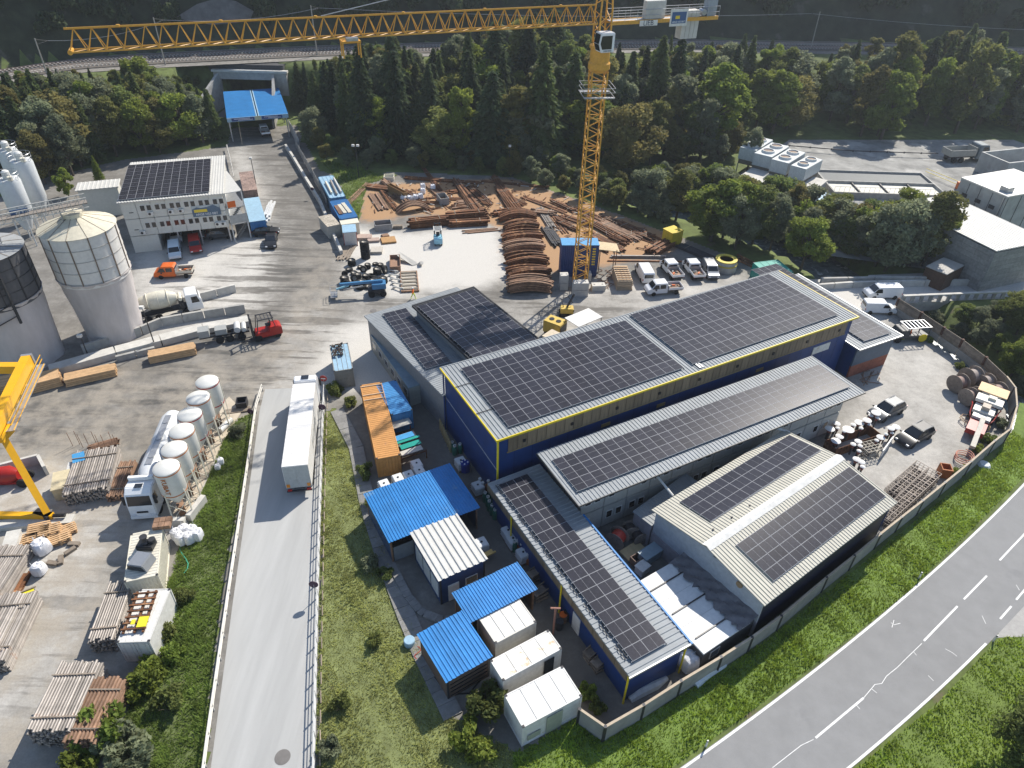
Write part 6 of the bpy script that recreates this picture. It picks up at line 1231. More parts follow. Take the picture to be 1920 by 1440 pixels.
# open trough tray and hopper
simplebox('open_tray', 'brown open tray box right of the tyre pile', 'tray', ((731, 500), (751, 499), (729, 478)), .9, M('tray_brown', (.30, .18, .12), .8), hollow=True)
t = thing('grey_chute', 'grey triangular chute plate beside the open tray box', 'chute', P(770, 490), .2); MB().add([(-1.6, 1.8, .9), (1.2, -1.2, .1), (.2, -1.6, .1), (-2.0, .5, .9), (-1.6, 1.8, .8), (1.2, -1.2, 0), (.2, -1.6, 0), (-2.0, .5, .8)], [(0, 3, 2, 1), (4, 5, 6, 7), (0, 1, 5, 4), (1, 2, 6, 5), (2, 3, 7, 6), (3, 0, 4, 7)]).build('plate', M('chute_grey', (.38, .37, .34), .6), t); MB().tube((1.2, -1.4, 0), (1.6, -1.9, .6), .3, 10).build('spout', pconc, t)
# ---- tyres
tym = MB().lathe([(.30, -.17), (.50, -.19), (.56, -.12), (.56, .12), (.50, .19), (.30, .17), (.27, 0)], 18).mesh('tyre', tyre, smooth=True); rmm = MB().lathe([(.08, -.1), (.29, -.12), (.29, .12), (.22, .1), (.08, .03)], 14).mesh('rim', rimm)
def tyreat(label, p, sc, rot=(0, 0, 0), rim=True):
    t = thing('tyre', label, 'tyre', p, 0, 'old truck tyres'); t.rotation_euler = rot; t.scale = (sc,)*3; obj('carcass', tym, t); rim and obj('rim', rmm, t)
for k in range(6): tyreat('tyre number %s from the ground in the tall tyre tower' % ('one', 'two', 'three', 'four', 'five', 'six')[k], P(686, 484)+Vector((0, 0, .24+k*.48)), 1.3, (0, 0, k), k == 5)
r_ = random.Random(5); tl = [(660, 497), (676, 503), (690, 503), (704, 497), (714, 503), (647, 518), (647, 530), (664, 514), (672, 522), (682, 510), (686, 524), (697, 520), (708, 514), (716, 522), (652, 538), (668, 533), (680, 537), (692, 540), (700, 533), (712, 536), (720, 530), (655, 508), (665, 527), (704, 527), (722, 512), (676, 541)]
for k, (x, y) in enumerate(tl):
    flat = r_.random() > .3; sc = r_.uniform(.85, 1.25); tyreat('loose old truck tyre in the heap behind the boom lift', P(x, y)+Vector((0, 0, .22*sc if flat else .5*sc)), sc, (r_.uniform(-.15, .15), r_.uniform(-.15, .15), 0) if flat else (1.4, r_.uniform(-.3, .3), r_.uniform(0, 3)), r_.random() > .25)
    if flat and k % 2 == 0: tyreat('loose old truck tyre in the heap behind the boom lift', P(x, y)+Vector((0, 0, .22*sc+.42*sc)), sc*.97, (0, .08, 0), True)
for i in range(5): mb = MB(); mb.beam((-.9, 0, .25), (.9, .3, .5), .18, .12); mb.box(-.8, -.6, -.3, .3, 0, .25); mb.box(.6, .8, 0, .6, 0, .42); tag(mb.build('pale_bracket', M('bracket_grey', (.5, .5, .47), .6), None, P(735+i*2.5, 512+i*8), -.6), 'pale steel bracket in the short row right of the tyre heap', 'bracket', 'bracket row')
# ---- formwork stack, rings, teal container behind the hall
f = Frame((1158, 527), (1188, 527), (1152, 497), 1.6); t = thing('formwork_stack', 'tall stack of wooden formwork panels left of the white van', 'formwork stack', f.o, f.rz)
for k in range(6): MB().box(.06*(k % 2), f.L-.05*(k % 3), .05*(k % 3), f.W-.06*(k % 2), .03+k*.26, .03+k*.26+.22).build('panel', M('formwork_wood', (.50, .38, .25), .7, rnd=.1), t)
for j in range(7): MB().box(.1, f.L-.15, .3+j*f.W/7.5, .42+j*f.W/7.5, 1.592, 1.70).build('batten', wood, t)
for i in range(4): MB().box(.3+i*f.L/4.4, .5+i*f.L/4.4, .1, f.W*.75, 1.56, 1.596).build('girder', owood, t)
t = thing('concrete_rings', 'stacked concrete rings with yellow rims beside the small silver van', 'concrete rings', P(1358, 505)); MB().lathe([(1.3, 0), (1.75, 0), (1.75, 1.0), (1.3, 1.0), (1.3, 0)], 28).build('ring', pconc, t)
MB().lathe([(1.25, 1.0), (1.78, 1.0), (1.78, 1.2), (1.25, 1.2), (1.25, 1.0)], 28).build('yellow_rim', M('rim_yellow', (.62, .5, .08), .6), t); MB().lathe([(1.1, 1.2), (1.65, 1.2), (1.6, 1.7), (1.1, 1.7), (1.1, 1.2)], 28).build('ring', pconc, t); MB().lathe([(1.05, 1.7), (1.66, 1.7), (1.66, 1.85), (1.05, 1.85), (1.05, 1.7)], 28).build('yellow_rim', M('rim_yellow', (.62, .5, .08)), t)
container('teal_compactor', 'teal compactor container behind the far corner of the hall', 'container', (1440, 516), (1488, 510), (1430, 490), 2.4, teal, teal, doors=None, plain=True)
o = [o for o in COL.objects if o.name.startswith('teal_compactor')][0]; MB().box(1.2, 2.9, -.04, -.003, .6, 1.3).build('white_panel', white, o)
# cables on the ground by the crane
mb = MB(); r_ = random.Random(4)
for k in range(9): x, y = r_.uniform(-1, 1.2), r_.uniform(-2.5, 2.5); mb.path([(x+.5*math.sin(i*1.3+k), y+i*.35, .06+.1*(i % 2)) for i in range(9)], .05, 5)
tag(mb.build('cable_coil', M('mixed_cable', (.35, .22, .15), .7, var=.5, scale=6), None, P(1135, 532)), 'tangle of cables on the ground right of the crane foot', 'cables')
# ---- yellow drill rig, compressor and canopy behind the hall roof edge
f = Frame((1050, 612), (1064, 600), (1031, 590), 2.2); t = thing('compressor', 'yellow compressor with black roof fans behind the hall edge', 'compressor', f.o, f.rz); L, Wd = f.L, f.W; MB().box(0, L, 0, Wd, .5, 2.2).build('hood', M('machine_yellow', (.60, .42, .08), .5), t, bevel=.08)
for y in (.3, .7): MB().lathe([(.35, 2.2), (.35, 2.26)], 16, o=(L/2, Wd*y, 0)).build('roof_fan', black, t)
MB().box(.1, L-.1, -.03, -.003, .8, 1.8).build('grille', black, t); MB().box(.2, L-.2, .1, Wd-.1, .2, .5).build('frame', dsteel, t)
for x in (.1, L-.1):
    for y in (.6, Wd-.6): wheel(t, x, y, .35, .2)
simplebox('cream_generator', 'cream generator box just in front of the yellow compressor', 'generator', ((1040, 640), (1058, 628), (1028, 622)), 1.9, M('gen_cream', (.56, .47, .34), .6))
t = thing('drill_rig', 'small yellow drill rig with hoses behind the compressor', 'drill rig', P(1062, 590)); MB().box(-.9, .9, -.6, .6, .4, 1.2).build('body', M('machine_yellow', (.6, .42, .08)), t, bevel=.06); MB().beam((0, 0, 1.2), (.9, .5, 3.0), .2).build('mast', dsteel, t); MB().path([(-.5, 0, 1.2), (-.8, .3, 2.2), (.1, .5, 2.6), (.8, .5, 1.6)], .06, 6).build('hose', black, t)
for s in (-1, 1): MB().box(-1.1, 1.1, s*.65-.15, s*.65+.15, 0, .5).build('track', tyre, t, bevel=.1)
f = Frame((1085, 613), (1130, 594), (1068, 592), 2.6); t = thing('white_canopy', 'white sheet canopy behind the hall roof edge', 'canopy', f.o, f.rz); MB().box(0, f.L, 0, f.W, 2.52, 2.6).build('sheet', white, t)
for x in (.1, f.L-.1):
    for y in (.1, f.W-.1): MB().box(x-.05, x+.05, y-.05, y+.05, 0, 2.52).build('post', steel, t)
# ---- left yard: pipe stacks, lumber, pallets, bags
def lumber(label, a, b, wd, h, gap=False, z=0.0):
    a, b = P(*a), P(*b); d = b-a; L = d.length; t = thing('lumber_stack', label, 'lumber', a+Vector((0, 0, z+.05)), math.atan2(d.y, d.x)); n = max(2, int(h/.26)); r_ = random.Random(len(label))
    for k in range(n):
        m_ = 7
        for j in range(m_):
            if gap and k == n-1 and j > 4: continue
            MB().box(r_.uniform(0, .15), L-r_.uniform(0, .15), j*wd/m_+.008, (j+1)*wd/m_-.008, k*.26+.04, k*.26+.25).build('beam', wood, t)
        for x in (.1*L, .5*L, .9*L): MB().box(x-.05, x+.05, .02, wd-.02, k*.26, k*.26+.038).build('spacer', wood, t)
    return t
lumber('fresh timber stack nearest the lane wall and trailer chassis', (281, 684), (371, 666), 1.6, 1.2); lumber('fresh timber stack in the middle with open gaps', (124, 728), (222, 706), 2.0, 1.1, True)
lumber('fresh timber stack behind the yellow girder end', (30, 748), (121, 724), 2.2, 1.4); lumber('fresh timber stack cut by the left edge', (-70, 752), (24, 735), 2.2, 1.2)
for i, (a, b, wd, nx, nz, mt, lb) in enumerate((((168, 942), (192, 862), 4.0, 18, 8, pipem, 'large silver pipe stack beside the blue crate'), ((217, 940), (244, 874), 1.5, 7, 4, rust2, 'rusty pipe row right of the large silver pipe stack'), ((-30, 1150), (38, 1042), 2.6, 13, 8, pipem, 'pipe stack at the left edge under the white bag'),
      ((-20, 1265), (45, 1135), 3.2, 15, 9, pipem, 'lower left pipe stack next to the yellow sling'), ((110, 1398), (168, 1270), 3.0, 14, 11, pipem, 'large pipe stack in front of the bushes, silver half'), ((166, 1415), (220, 1297), 2.4, 9, 8, rust2, 'large pipe stack in front of the bushes, brown half'), ((200, 1222), (238, 1114), 1.9, 10, 10, pipem, 'pipe stack left of the white container with beams'))):
    bundle('pipe_stack', lb, 'pipes', a, b, wd, nx, nz, 'pipe', mt, jit=.09, skip=.06)
container('storage_container', 'white container with rusty beams and yellow slings on its roof', 'container', (218, 1205), (280, 1203), (258, 1105), 2.6, M('dusty_white_container', (.60, .59, .55), .6), white, plain=True)
f = Frame((222, 1195), (275, 1190), (258, 1110), 2.62); t = thing('roof_beams', 'rusty ladder of beams lying on the white container roof', 'steel beams', f.o+Vector((0, 0, 2.65)), f.rz)
for x in (.3, f.L*.55, f.L-.3): MB().box(x-.08, x+.08, .2, f.W-.1, 0, .16).build('long_beam', rust, t)
for k in range(7): MB().box(.1, f.L-.1, .4+k*f.W/7.5, .52+k*f.W/7.5, .163, .28).build('cross_beam', rust, t)
MB().box(f.L*.6, f.L*.95, .5, f.W*.35, .29, .33).build('yellow_sling', M('sling_yellow', (.7, .62, .03), .6), t); MB().box(f.L*.35, f.L*.5, .8, f.W*.3, .29, .33).build('yellow_sling', M('sling_yellow', (.7, .62, .03)), t)
t, f = container('storage_container', 'cream ribbed container with a car body shell and black pump on its roof', 'container', (232, 1092), (296, 1078), (275, 995), 2.6, cream, M('cream_roof', (.66, .62, .52), .6), doors=None)
t = thing('pump_unit', 'black pump with upright pipe on the cream container roof', 'pump', P(276, 1025, 2.65)); MB().box(-.7, .7, -.5, .5, 0, .5).build('base', black, t, bevel=.05); MB().lathe([(.22, .5), (.3, .6), (.22, .7), (.22, 1.2), (.32, 1.2), (.32, 1.3)], 14).build('pipe', dsteel, t); MB().lathe([(.3, .4), (.3, .8)], 12, o=(.5, .2, 0)).build('motor', dsteel, t)
t = thing('car_shell', 'silver hood shell lying on the cream container roof', 'hood', P(267, 1058, 2.65), -.15); MB().side([(-.9, 0), (-.75, .7), (.6, .75), (.9, 0)], .75).build('shell', silver, t, bevel=.05); MB().poly([(-.85, -.765, .1), (.8, -.765, .1), (.55, -.765, .6), (-.7, -.765, .6)]).build('dark_opening', glass, t)
t = thing('brick_pallet', 'small stack of brown blocks on the cream container corner', 'blocks', P(287, 995, 2.65), .2)
for i in range(3):
    for j in range(2): MB().box(i*.5, i*.5+.45, j*.6, j*.6+.55, 0, .4).build('block', rust2, t)
def bigbag(label, px, py, z=0, sc=1, group='white big bags', fill=False):
    t = thing('big_bag', label, 'big bag', P(px, py, z)+Vector((0, 0, .02)), random.uniform(0, 3), group); t.scale = (sc,)*3; mb = MB(); n = 14; vs = []
    pr = [(.35, 0), (.50, .12), (.52, .5), (.48, .85), (.40, .98)]+([(.36, .92), (.1, .9)] if fill else [(.2, 1.06), (.05, 1.0)])
    for r_, z_2 in pr:
        for j in range(n): a = 2*math.pi*j/n; k = 1+.12*math.cos(4*a)+.05*math.sin(7*a+z_2*5); vs.append((r_*k*math.cos(a), r_*k*math.sin(a), z_2+.03*math.sin(3*a)))
    m = len(pr); mb.add(vs, [(i*n+j, i*n+(j+1) % n, (i+1)*n+(j+1) % n, (i+1)*n+j) for i in range(m-1) for j in range(n)]+[tuple(range((m-1)*n, m*n))]); mb.build('sack', bag, t, smooth=True)
    for a in range(4): MB().path([(.4*math.cos(a*1.57+.78), .4*math.sin(a*1.57+.78), .9), (.45*math.cos(a*1.57+.78), .45*math.sin(a*1.57+.78), 1.2), (.3*math.cos(a*1.57+1.1), .3*math.sin(a*1.57+1.1), .95)], .02, 4).build('loop', bag, t)
for i, (x, y) in enumerate(((335, 1010), (348, 1003), (362, 1004), (343, 1018), (357, 1016), (371, 1010))): bigbag('white big bag in the heap right of the cream container', x, y, 0, 1.1)
for (x, y, s, lb) in ((83, 1035, 1.4, 'single white big bag in front of the pallets'), (77, 1075, 1.1, 'white big bag beside the left pipe stack'), (415, 870, .7, 'small white sack lying by the bank below the silos'), (409, 880, .6, 'smallest white sack by the bank below the silos')): bigbag(lb, x, y, 0, s)
for i, (x, y) in enumerate(((757, 377), (768, 377), (779, 375), (789, 373), (793, 363), (793, 354), (812, 356))): bigbag('open white big bag filled with sand in the steel yard', x, y, 0, 1.0, 'open bags in the steel yard', True)
def pallet(parent, z, rz=0):
    for j in range(5): MB().box(-.6, .6, -.4+j*.175, -.4+j*.175+.1, .11, .135).build('deck_board', wood, parent, (0, 0, z), rz)
    for j in (-.55, 0, .47): MB().box(j, j+.09, -.4, .4, .0, .108).build('bearer', wood, parent, (0, 0, z), rz)
for i, (x, y, n, lb) in enumerate(((78, 1000, 4, 'tallest pallet stack near the crane runway'), (98, 1003, 4, 'pallet stack just right of the tallest one'), (55, 1017, 3, 'pallet stack on the left by the grey block'), (115, 1015, 3, 'pallet stack on the right by the bag'), (125, 998, 2, 'low pallet stack under the runway end'))):
    t = thing('pallet_stack', lb, 'pallets', P(x, y, .02), .2+i*.1); t.scale = (1.5, 1.5, 1.5)
    for k in range(n): pallet(t, k*.15, .05*k)
for i, (x, y) in enumerate(((140, 1022), (133, 1035), (115, 1052), (100, 1058))): MB().box(-.5, .5, -.2, .2, 0, .3).build('loose_block', owood, None, P(x, y), i); tag([o for o in COL.objects if o.name.startswith('loose_block')][-1], ('short timber offcut nearest the pallets', 'short timber offcut second from the pallets', 'short timber offcut second nearest the left pipe stack', 'short timber offcut nearest the left pipe stack')[i], 'offcut')
t, f = simplebox('blue_crate', 'blue crate at the head of the large silver pipe stack', 'crate', ((137, 868), (158, 862), (144, 850)), 1.6, M('crate_blue', (.05, .28, .55), .5)); simplebox('cream_skip', 'cream board box left of the large silver pipe stack', 'box', ((95, 920), (130, 912), (106, 885)), 1.5, M('cream_board', (.60, .52, .34), .7)); simplebox('white_crate', 'white crate between the blue crate and cream box', 'crate', ((122, 895), (138, 892), (126, 868)), 1.2, M('crate_white', (.6, .6, .58), .6))
simplebox('grey_block', 'pale grey block at the left edge near the runway', 'block', ((2, 1030), (28, 1025), (8, 998)), 1.2, pconc); 
bundle('rebar_pile', 'upright and lying bars behind the large pipe stack', 'bars', (168, 845), (222, 830), 1.2, 6, 2, 'pipe', rust2)
t = thing('starter_bars', 'row of thin upright steel rods behind the blue crate', 'rods', P(190, 838))
for k in range(9): MB().tube((-3+k*.6, .3*math.sin(k*2), 0), (-3.1+k*.6, .3*math.sin(k*2)+.1, 1.8), .03, 5).build('rod', rust2, t)
t = thing('red_mixer', 'dark red machine with wheel behind the yellow portal leg', 'machine', P(20, 905), .1); MB().lathe([(.3, -1.3), (.8, -.8), (.9, .3), (.5, 1.2)], 16, ax='x').build('drum', red, t, (0, 0, 1.1), smooth=True); MB().box(-1.8, 1.4, -.5, .5, .2, .5).build('frame', red, t)
for s in (-1, 1): wheel(t, 1.6, s*.7, .5, .3)
wallrun('panel_wall', 'white concrete wall panel behind the red machine', 'wall', [(-40, 880), (70, 852), (82, 875)], 1.2, 1.2, pconc, None, .3, 5)
bundle('rust_channel', 'rusty channel beam lying by the yellow sling near the left pipes', 'beam', (20, 1137), (55, 1075), .6, 2, 1, 'beam', rust); 
t = thing('sling_pile', 'yellow sling and timber frame beside the left pipes', 'sling', P(45, 1120), .6); MB().box(-.8, .8, -.5, .5, .05, .15).build('sling', M('sling_yellow', (.7, .62, .03)), t); [MB().box(-1.0, 1.0, y-.06, y+.06, .16, .26).build('frame_bar', owood, t) for y in (-.5, 0, .5)]
MB().path([P(345+8*math.sin(k*.9), 1075-k*9, .15) for k in range(9)], .05, 6).build('green_hose', M('hose_green', (.05, .3, .2), .5)); tag(bpy.data.objects['green_hose'], 'green hose looping along the bank below the bags', 'hose')
MB().lathe([(.35, 0), (.35, 2.0)], 16, ax='x').build('white_tube', white, None, P(412, 808, .4), 1.3); tag(bpy.data.objects['white_tube'], 'white tube lying on the silo slab', 'tube')
simplebox('black_crate', 'black crate at the top of the silo slab', 'crate', ((441, 757), (461, 755), (442, 745)), .9, dsteel, hollow=True); bundle('post_pile', 'pale posts beside the black crate on the slab', 'posts', (420, 775), (468, 768), .8, 4, 1, 'plank', owood)
simplebox('blue_office_box', 'blue box container with pale roof right of the office stairs', 'container', ((468, 416), (498, 412), (462, 372)), 2.6, cblue, lid=lblue)
t, f = simplebox('notice_board_box', 'reddish crate wall with notices at the office end', 'crates', ((456, 358), (482, 355), (458, 322)), 1.4, M('notice_mix', (.34, .24, .2), .8, var=.5, scale=3)); bundle('board_heap', 'heap of white boards right of the blue box container', 'boards', (500, 412), (510, 385), 1.3, 4, 2, 'plank', M('white_board', (.6, .6, .58), .7), jit=.8)
# ---- container yard in front of the hall: tanks, cylinders, racks
cagem = M('cage_steel', (.5, .5, .5), .5, metal=.4)
def ibc(label, px, py, z=.02, rz=.5, cap=black):
    t = thing('ibc_tank', label, 'tank', P(px, py, 1.2)*1.0-Vector((0, 0, 1.2-z)), rz, 'white cube tanks'); MB().box(-.5, .5, -.58, .58, .16, 1.12).build('tank', M('tank_plastic', (.66, .67, .66), .4, var=.05), t, bevel=.06); MB().lathe([(.1, 1.12), (.1, 1.17)], 12).build('cap', cap, t)
    mb = MB()
    for zz in (.3, .6, .9):
        for a, b in (((-.52, -.6), (.52, -.6)), ((.52, -.6), (.52, .6)), ((.52, .6), (-.52, .6)), ((-.52, .6), (-.52, -.6))): mb.beam((*a, zz), (*b, zz), .02)
    mb.build('cage', cagem, t); MB().box(-.5, .5, -.6, .6, 0, .14).build('pallet', owood, t)
for (x, y, z, lb) in ((720, 905, .02, 'white cube tank left of the largest blue shed roof'), (746, 894, .02, 'white cube tank second from left above the largest blue roof'), (766, 888, .02, 'white cube tank third from left above the largest blue roof'), (781, 867, .02, 'white cube tank upper one behind the orange container end'), (786, 880, .02, 'white cube tank lower one behind the orange container end'),
                  (864, 862, .02, 'white cube tank beside the blue drum by the hall wall'), (896, 908, .02, 'white cube tank near the yellow downpipe of the hall'), (953, 993, .02, 'upper of two white cube tanks side by side along the wing'), (962, 1008, .02, 'lower of two white cube tanks side by side along the wing'), (981, 1034, .02, 'white cube tank below the pair along the wing'), (903, 1015, .02, 'grey white tank right of the ribbed hut')): ibc(lb, x, y, z)
t = thing('blue_drum', 'round dark blue drum beside the hall wall tank', 'drum', P(872, 882)); MB().lathe([(.5, 0), (.5, 1.1), (.45, 1.15)], 20).build('body', M('drum_blue', (.02, .04, .25), .4), t); [MB().lathe([(.08, 1.15), (.08, 1.22)], 8, o=(.3*math.cos(k), .3*math.sin(k), 0)).build('valve', inkw, t) for k in (0, 1.6, 3.1, 4.7)]
cyl = MB().lathe([(.27, 0), (.27, .9), (.22, 1.05), (.1, 1.15), (.1, 1.3)], 16).mesh('gas_cylinder', greenp, smooth=True); col_ = MB().lathe([(.16, 1.12), (.16, 1.3), (.12, 1.3)], 12).mesh('collar', white)
def cylgroup(label, px, py, n, m_=cyl, rz=.5):
    for k in range(n): t = thing('gas_cylinder', label, 'gas cylinder', P(px, py)+Vector((math.cos(rz)*(k % 2)*.62-math.sin(rz)*(k//2)*.62, math.sin(rz)*(k % 2)*.62+math.cos(rz)*(k//2)*.62, .02)), 0, label); obj('body', m_, t); obj('collar', col_, t)
cylgroup('green gas bottle in the group below the yellow hall downpipe', 915, 948, 4); cylgroup('green gas bottle in the cluster beside the ribbed hut lane', 928, 972, 6); cylgroup('green gas bottle above the pair of cube tanks', 944, 982, 2); cylgroup('green gas bottle below the pair of cube tanks', 964, 1032, 2); cylgroup('green gas bottle beside the hall wall tank', 853, 852, 3)
ocyl = MB().lathe([(.3, 0), (.3, .6), (.2, .75), (.1, .8)], 14).mesh('orange_bottle', M('dull_orange', (.35, .12, .04), .6), smooth=True); cylgroup('orange bottle beside the hall downpipe tank', 905, 922, 3, ocyl); cylgroup('orange bottle heaped below the single cube tank', 990, 1055, 8, ocyl)
tall = MB().lathe([(.12, 0), (.12, 1.4), (.09, 1.52), (.04, 1.6)], 10).mesh('tall_cylinder', M('cylinder_ochre', (.36, .30, .16), .5), smooth=True)
for k in range(9): x, y = 826+k*2.4, 806+k*5.2; o = tag(obj('tall_gas_bottle', tall, None, P(x, y)), 'slim ochre gas bottle in the row along the hall end wall', 'gas cylinder', 'slim gas bottles')
for k in range(5): o = tag(obj('tall_gas_bottle', tall, None, P(800+k*4.5, 757+k*6)), 'slim gas bottle in the rack beside the workshop corner', 'gas cylinder', 'rack gas bottles')
f = Frame((752, 858), (800, 842), (738, 805), 1.3)
t = thing('steel_rack', 'open rack with coloured boards beside the long orange container', 'rack', f.o, f.rz); L, Wd = f.L, f.W
for x in (.05, L-.05):
    for y in (.05, Wd*.5, Wd-.05): MB().box(x-.05, x+.05, y-.05, y+.05, 0, 1.2).build('post', rust, t)
for k, (y0, y1, m_, z) in enumerate(((.2, .9, M('pale_sheet', (.5, .5, .46), .6), 1.22), (1.1, 1.8, teal, 1.24), (1.95, 2.3, teal, 1.4), (2.5, 3.3, M('blue_sheet', (.05, .3, .6), .5), 1.3), (2.4, 3.4, M('pinkish_board', (.5, .33, .28), .7), 1.22), (4.2, 5.4, M('cream_cloth', (.55, .53, .46), .7), 1.6))):
    if y1 < Wd+1.2: MB().box(.2+.3*(k % 2), L-.3+.2*(k % 3), y0, y1, z, z+.06).build('board', m_, t)
for k in range(5): MB().box(0, L, .4+k*Wd/5, .5+k*Wd/5, .6, .7).build('cross_bar', rust, t)
for (x, y, l_, lb) in ((1003, 1085, 1.2, 'wooden crate pile beside the wing below the orange bottles'), (1012, 1120, 1.2, 'old crates along the wing near the rusty post'), (1127, 1250, 1.5, 'small wooden crate near the wing end'), (1108, 1235, 1.0, 'low box with stones near the wing end')):
    t = thing('crate_pile', lb, 'crates', P(x, y, .02), .5)
    for k in range(3): MB().cbox((0, .1*k, k*.32), l_, .8, .06, .1*k).build('crate_floor', owood, t); [MB().cbox((.1*k, yy+.1*k, k*.32+.07), l_, .05, .2, .1*k).build('crate_side', owood, t) for yy in (-.38, .38)]
for k, (x, y) in enumerate(((1055, 1165), (1048, 1178), (1063, 1160))): t = thing('barrel', ('orange topped barrel by the wing door', 'dark barrel by the wing door', 'second dark barrel right of the wing door barrel')[k], 'barrel', P(x, y)); MB().lathe([(.32, 0), (.34, .3), (.32, .6), (.34, .65), (.32, .95)], 16).build('body', rust2 if k == 0 else dsteel, t, smooth=True); MB().lathe([(.33, .95), (.33, 1.0)], 16).build('lid', orange if k == 0 else dsteel, t)
t = thing('rusty_post', 'tall rusty steel post with cross arm between white containers and wing', 'post', P(1037, 1190)); MB().tube((0, 0, 0), (0, 0, 3.6), .09, 8).build('pole', M('pink_rust', (.30, .15, .11), .8), t); MB().box(-.4, .4, -.06, .06, 3.5, 3.62).build('arm', M('pink_rust', (.3, .15, .11)), t)
bundle('boards_on_hut', 'three yellow boards sticking out beside the ribbed hut', 'boards', (905, 1052), (925, 1042), .5, 3, 1, 'plank', M('yellow_board', (.62, .42, .14), .7), z0=.6)
t = thing('round_tank', 'small round pale tank cover at the end of the slab path', 'tank cover', P(768, 1207)); MB().lathe([(.45, 0), (.45, .5), (.4, .55)], 18).build('body', lblue, t)
MB().path([P(783+6*math.sin(k), 1212+k*4, .1) for k in range(7)], .05, 6).build('red_hose', red); tag(bpy.data.objects['red_hose'], 'red hose heap left of the square blue shed', 'hose')
MB().path([P(800, 1225, .08), P(815, 1270, .08), P(838, 1302, .08), P(880, 1300, .08), P(905, 1270, .08), P(915, 1262, .4)], .06, 6).build('black_hose', tyre); tag(bpy.data.objects['black_hose'], 'black hose running round the square blue shed', 'hose')
mb = MB(); mb.path([(0, 0, .0), (1.4, .2, .15), (3.2, .1, .05), (4.2, .3, .1)], [.35, .5, .45, .2], 8); tag(mb.build('plastic_sheet', M('plastic_sheet', (.6, .64, .66), .5, bump=.6), None, P(1302, 1285), .62, smooth=True), 'crumpled pale plastic sheet on the grass outside the yard wall', 'plastic sheet')
mb = MB(); mb.path([(0, 0, 0), (1, .1, .1), (2.4, .0, .15), (3.6, .1, .05)], [.3, .45, .4, .2], 8); tag(mb.build('plastic_sheet', M('plastic_sheet', (.6, .64, .66)), None, P(1180, 1312), .5, smooth=True), 'crumpled white plastic along the wing end wall', 'plastic sheet')
bigbag('wrapped white bundle beside the membrane shed wall', 1288, 1250, 0, 1.5)
mb = MB(); mb.lathe([(.7, .0), (.5, .25), (.1, .3)], 9); tag(mb.build('plastic_heap', M('plastic_sheet', (.6, .64, .66)), None, P(1845, 872)), 'small crumpled plastic heap on the grass near the wall bend', 'plastic sheet')
# ---- courtyard between wing and gabled shed
def drum(name, label, px, py, R, w, rz, m_, upright=True, z=0, group=None):
    t = thing(name, label, 'cable drum', P(px, py)+Vector((0, 0, R+.03+z)), rz, group)
    for s in (-1, 1): MB().lathe([(.12, s*w/2-.04), (R, s*w/2-.04), (R, s*w/2+.04), (.12, s*w/2+.04)], 24, ax='y').build('flange', M('drum_flange', (.27, .22, .18), .75, var=.2, rnd=.15), t)
    MB().lathe([(R*.72, -w/2+.045), (R*.72, w/2-.045)], 24, ax='y').build('cable', m_, t, smooth=True)
    for k in range(6): a = k*1.047; MB().lathe([(.04, -w/2-.06), (.04, -w/2-.042)], 6, ax='y', o=(R*.45*math.cos(a), 0, R*.45*math.sin(a))).build('bolt', dsteel, t)
    return t
drum('cable_drum', 'bright red cable drum in the courtyard beside the wing', 1155, 1022, .95, 1.1, -.6, M('red_cable', (.55, .06, .04), .5)); drum('cable_drum', 'dark cable drum in the shade behind the red one', 1180, 1005, .8, .9, .2, M('dark_cable', (.06, .05, .05), .6)); drum('cable_drum', 'second dark cable drum beside the lean-to', 1195, 1015, .7, .9, .4, M('dark_cable', (.06, .05, .05)))
t, f = simplebox('work_table', 'pale blue steel table with a bar on top in the courtyard', 'table', ((1213, 1050), (1255, 1022), (1205, 1030)), 1.1, M('table_blue', (.30, .38, .42), .5)); simplebox('plank_deck', 'yellowish plywood deck beside the red cable drum', 'deck', ((1180, 1050), (1212, 1030), (1160, 1035)), .3, M('ply', (.62, .48, .26), .7)); simplebox('bottle_crate', 'brown crate with dark bottles in the courtyard', 'crate', ((1193, 1055), (1208, 1046), (1184, 1042)), .9, M('crate_brown', (.14, .09, .07), .7), hollow=True, fill=dsteel); simplebox('white_cooler', 'white box below the brown crate in the courtyard', 'box', ((1205, 1072), (1220, 1060), (1194, 1058)), .9, white)
# ---- right yard: cable drums, spray machine, fans, wire cages
GD = M('rope_grey', (.30, .25, .22), .7); GB = M('rope_brown', (.27, .18, .15), .7)
for (x, y, R, w, m_, lb) in ((1790, 732, 1.1, 1.2, GB, 'leftmost cable drum of the upper row by the timber wall'), (1813, 722, 1.25, 1.4, GD, 'largest grey wound cable drum in the upper row'), (1840, 730, 1.05, 1.2, GD, 'rightmost cable drum of the upper row by the wall'), (1810, 757, 1.05, .9, GB, 'lower left cable drum near the spray machine'), (1832, 750, 1.0, 1.3, GB, 'middle cable drum of the lower row'), (1860, 748, 1.1, 1.3, GB, 'cable drum nearest the wall bend')): drum('cable_drum', lb, x, y, R, w, -1.2, m_, group='drums by the timber wall')
a, b = P(1852, 752), P(1808, 850); d = b-a; rz = math.atan2(d.y, d.x); t = thing('spray_machine', 'white and red spraying machine with arm parked along the right wall', 'machine', a, rz); wm = M('machine_white', (.72, .68, .60), .5); L = d.length
MB().box(.2, L*.75, -.9, .9, .6, 1.2).build('chassis', red, t); MB().box(.3, 2.3, -1.5, 1.5, 2.3, 2.4).build('roof_board', M('orange_board', (.66, .45, .24), .6), t); MB().box(.6, 2.2, -1.0, 1.0, 1.2, 2.28).build('tank', wm, t)
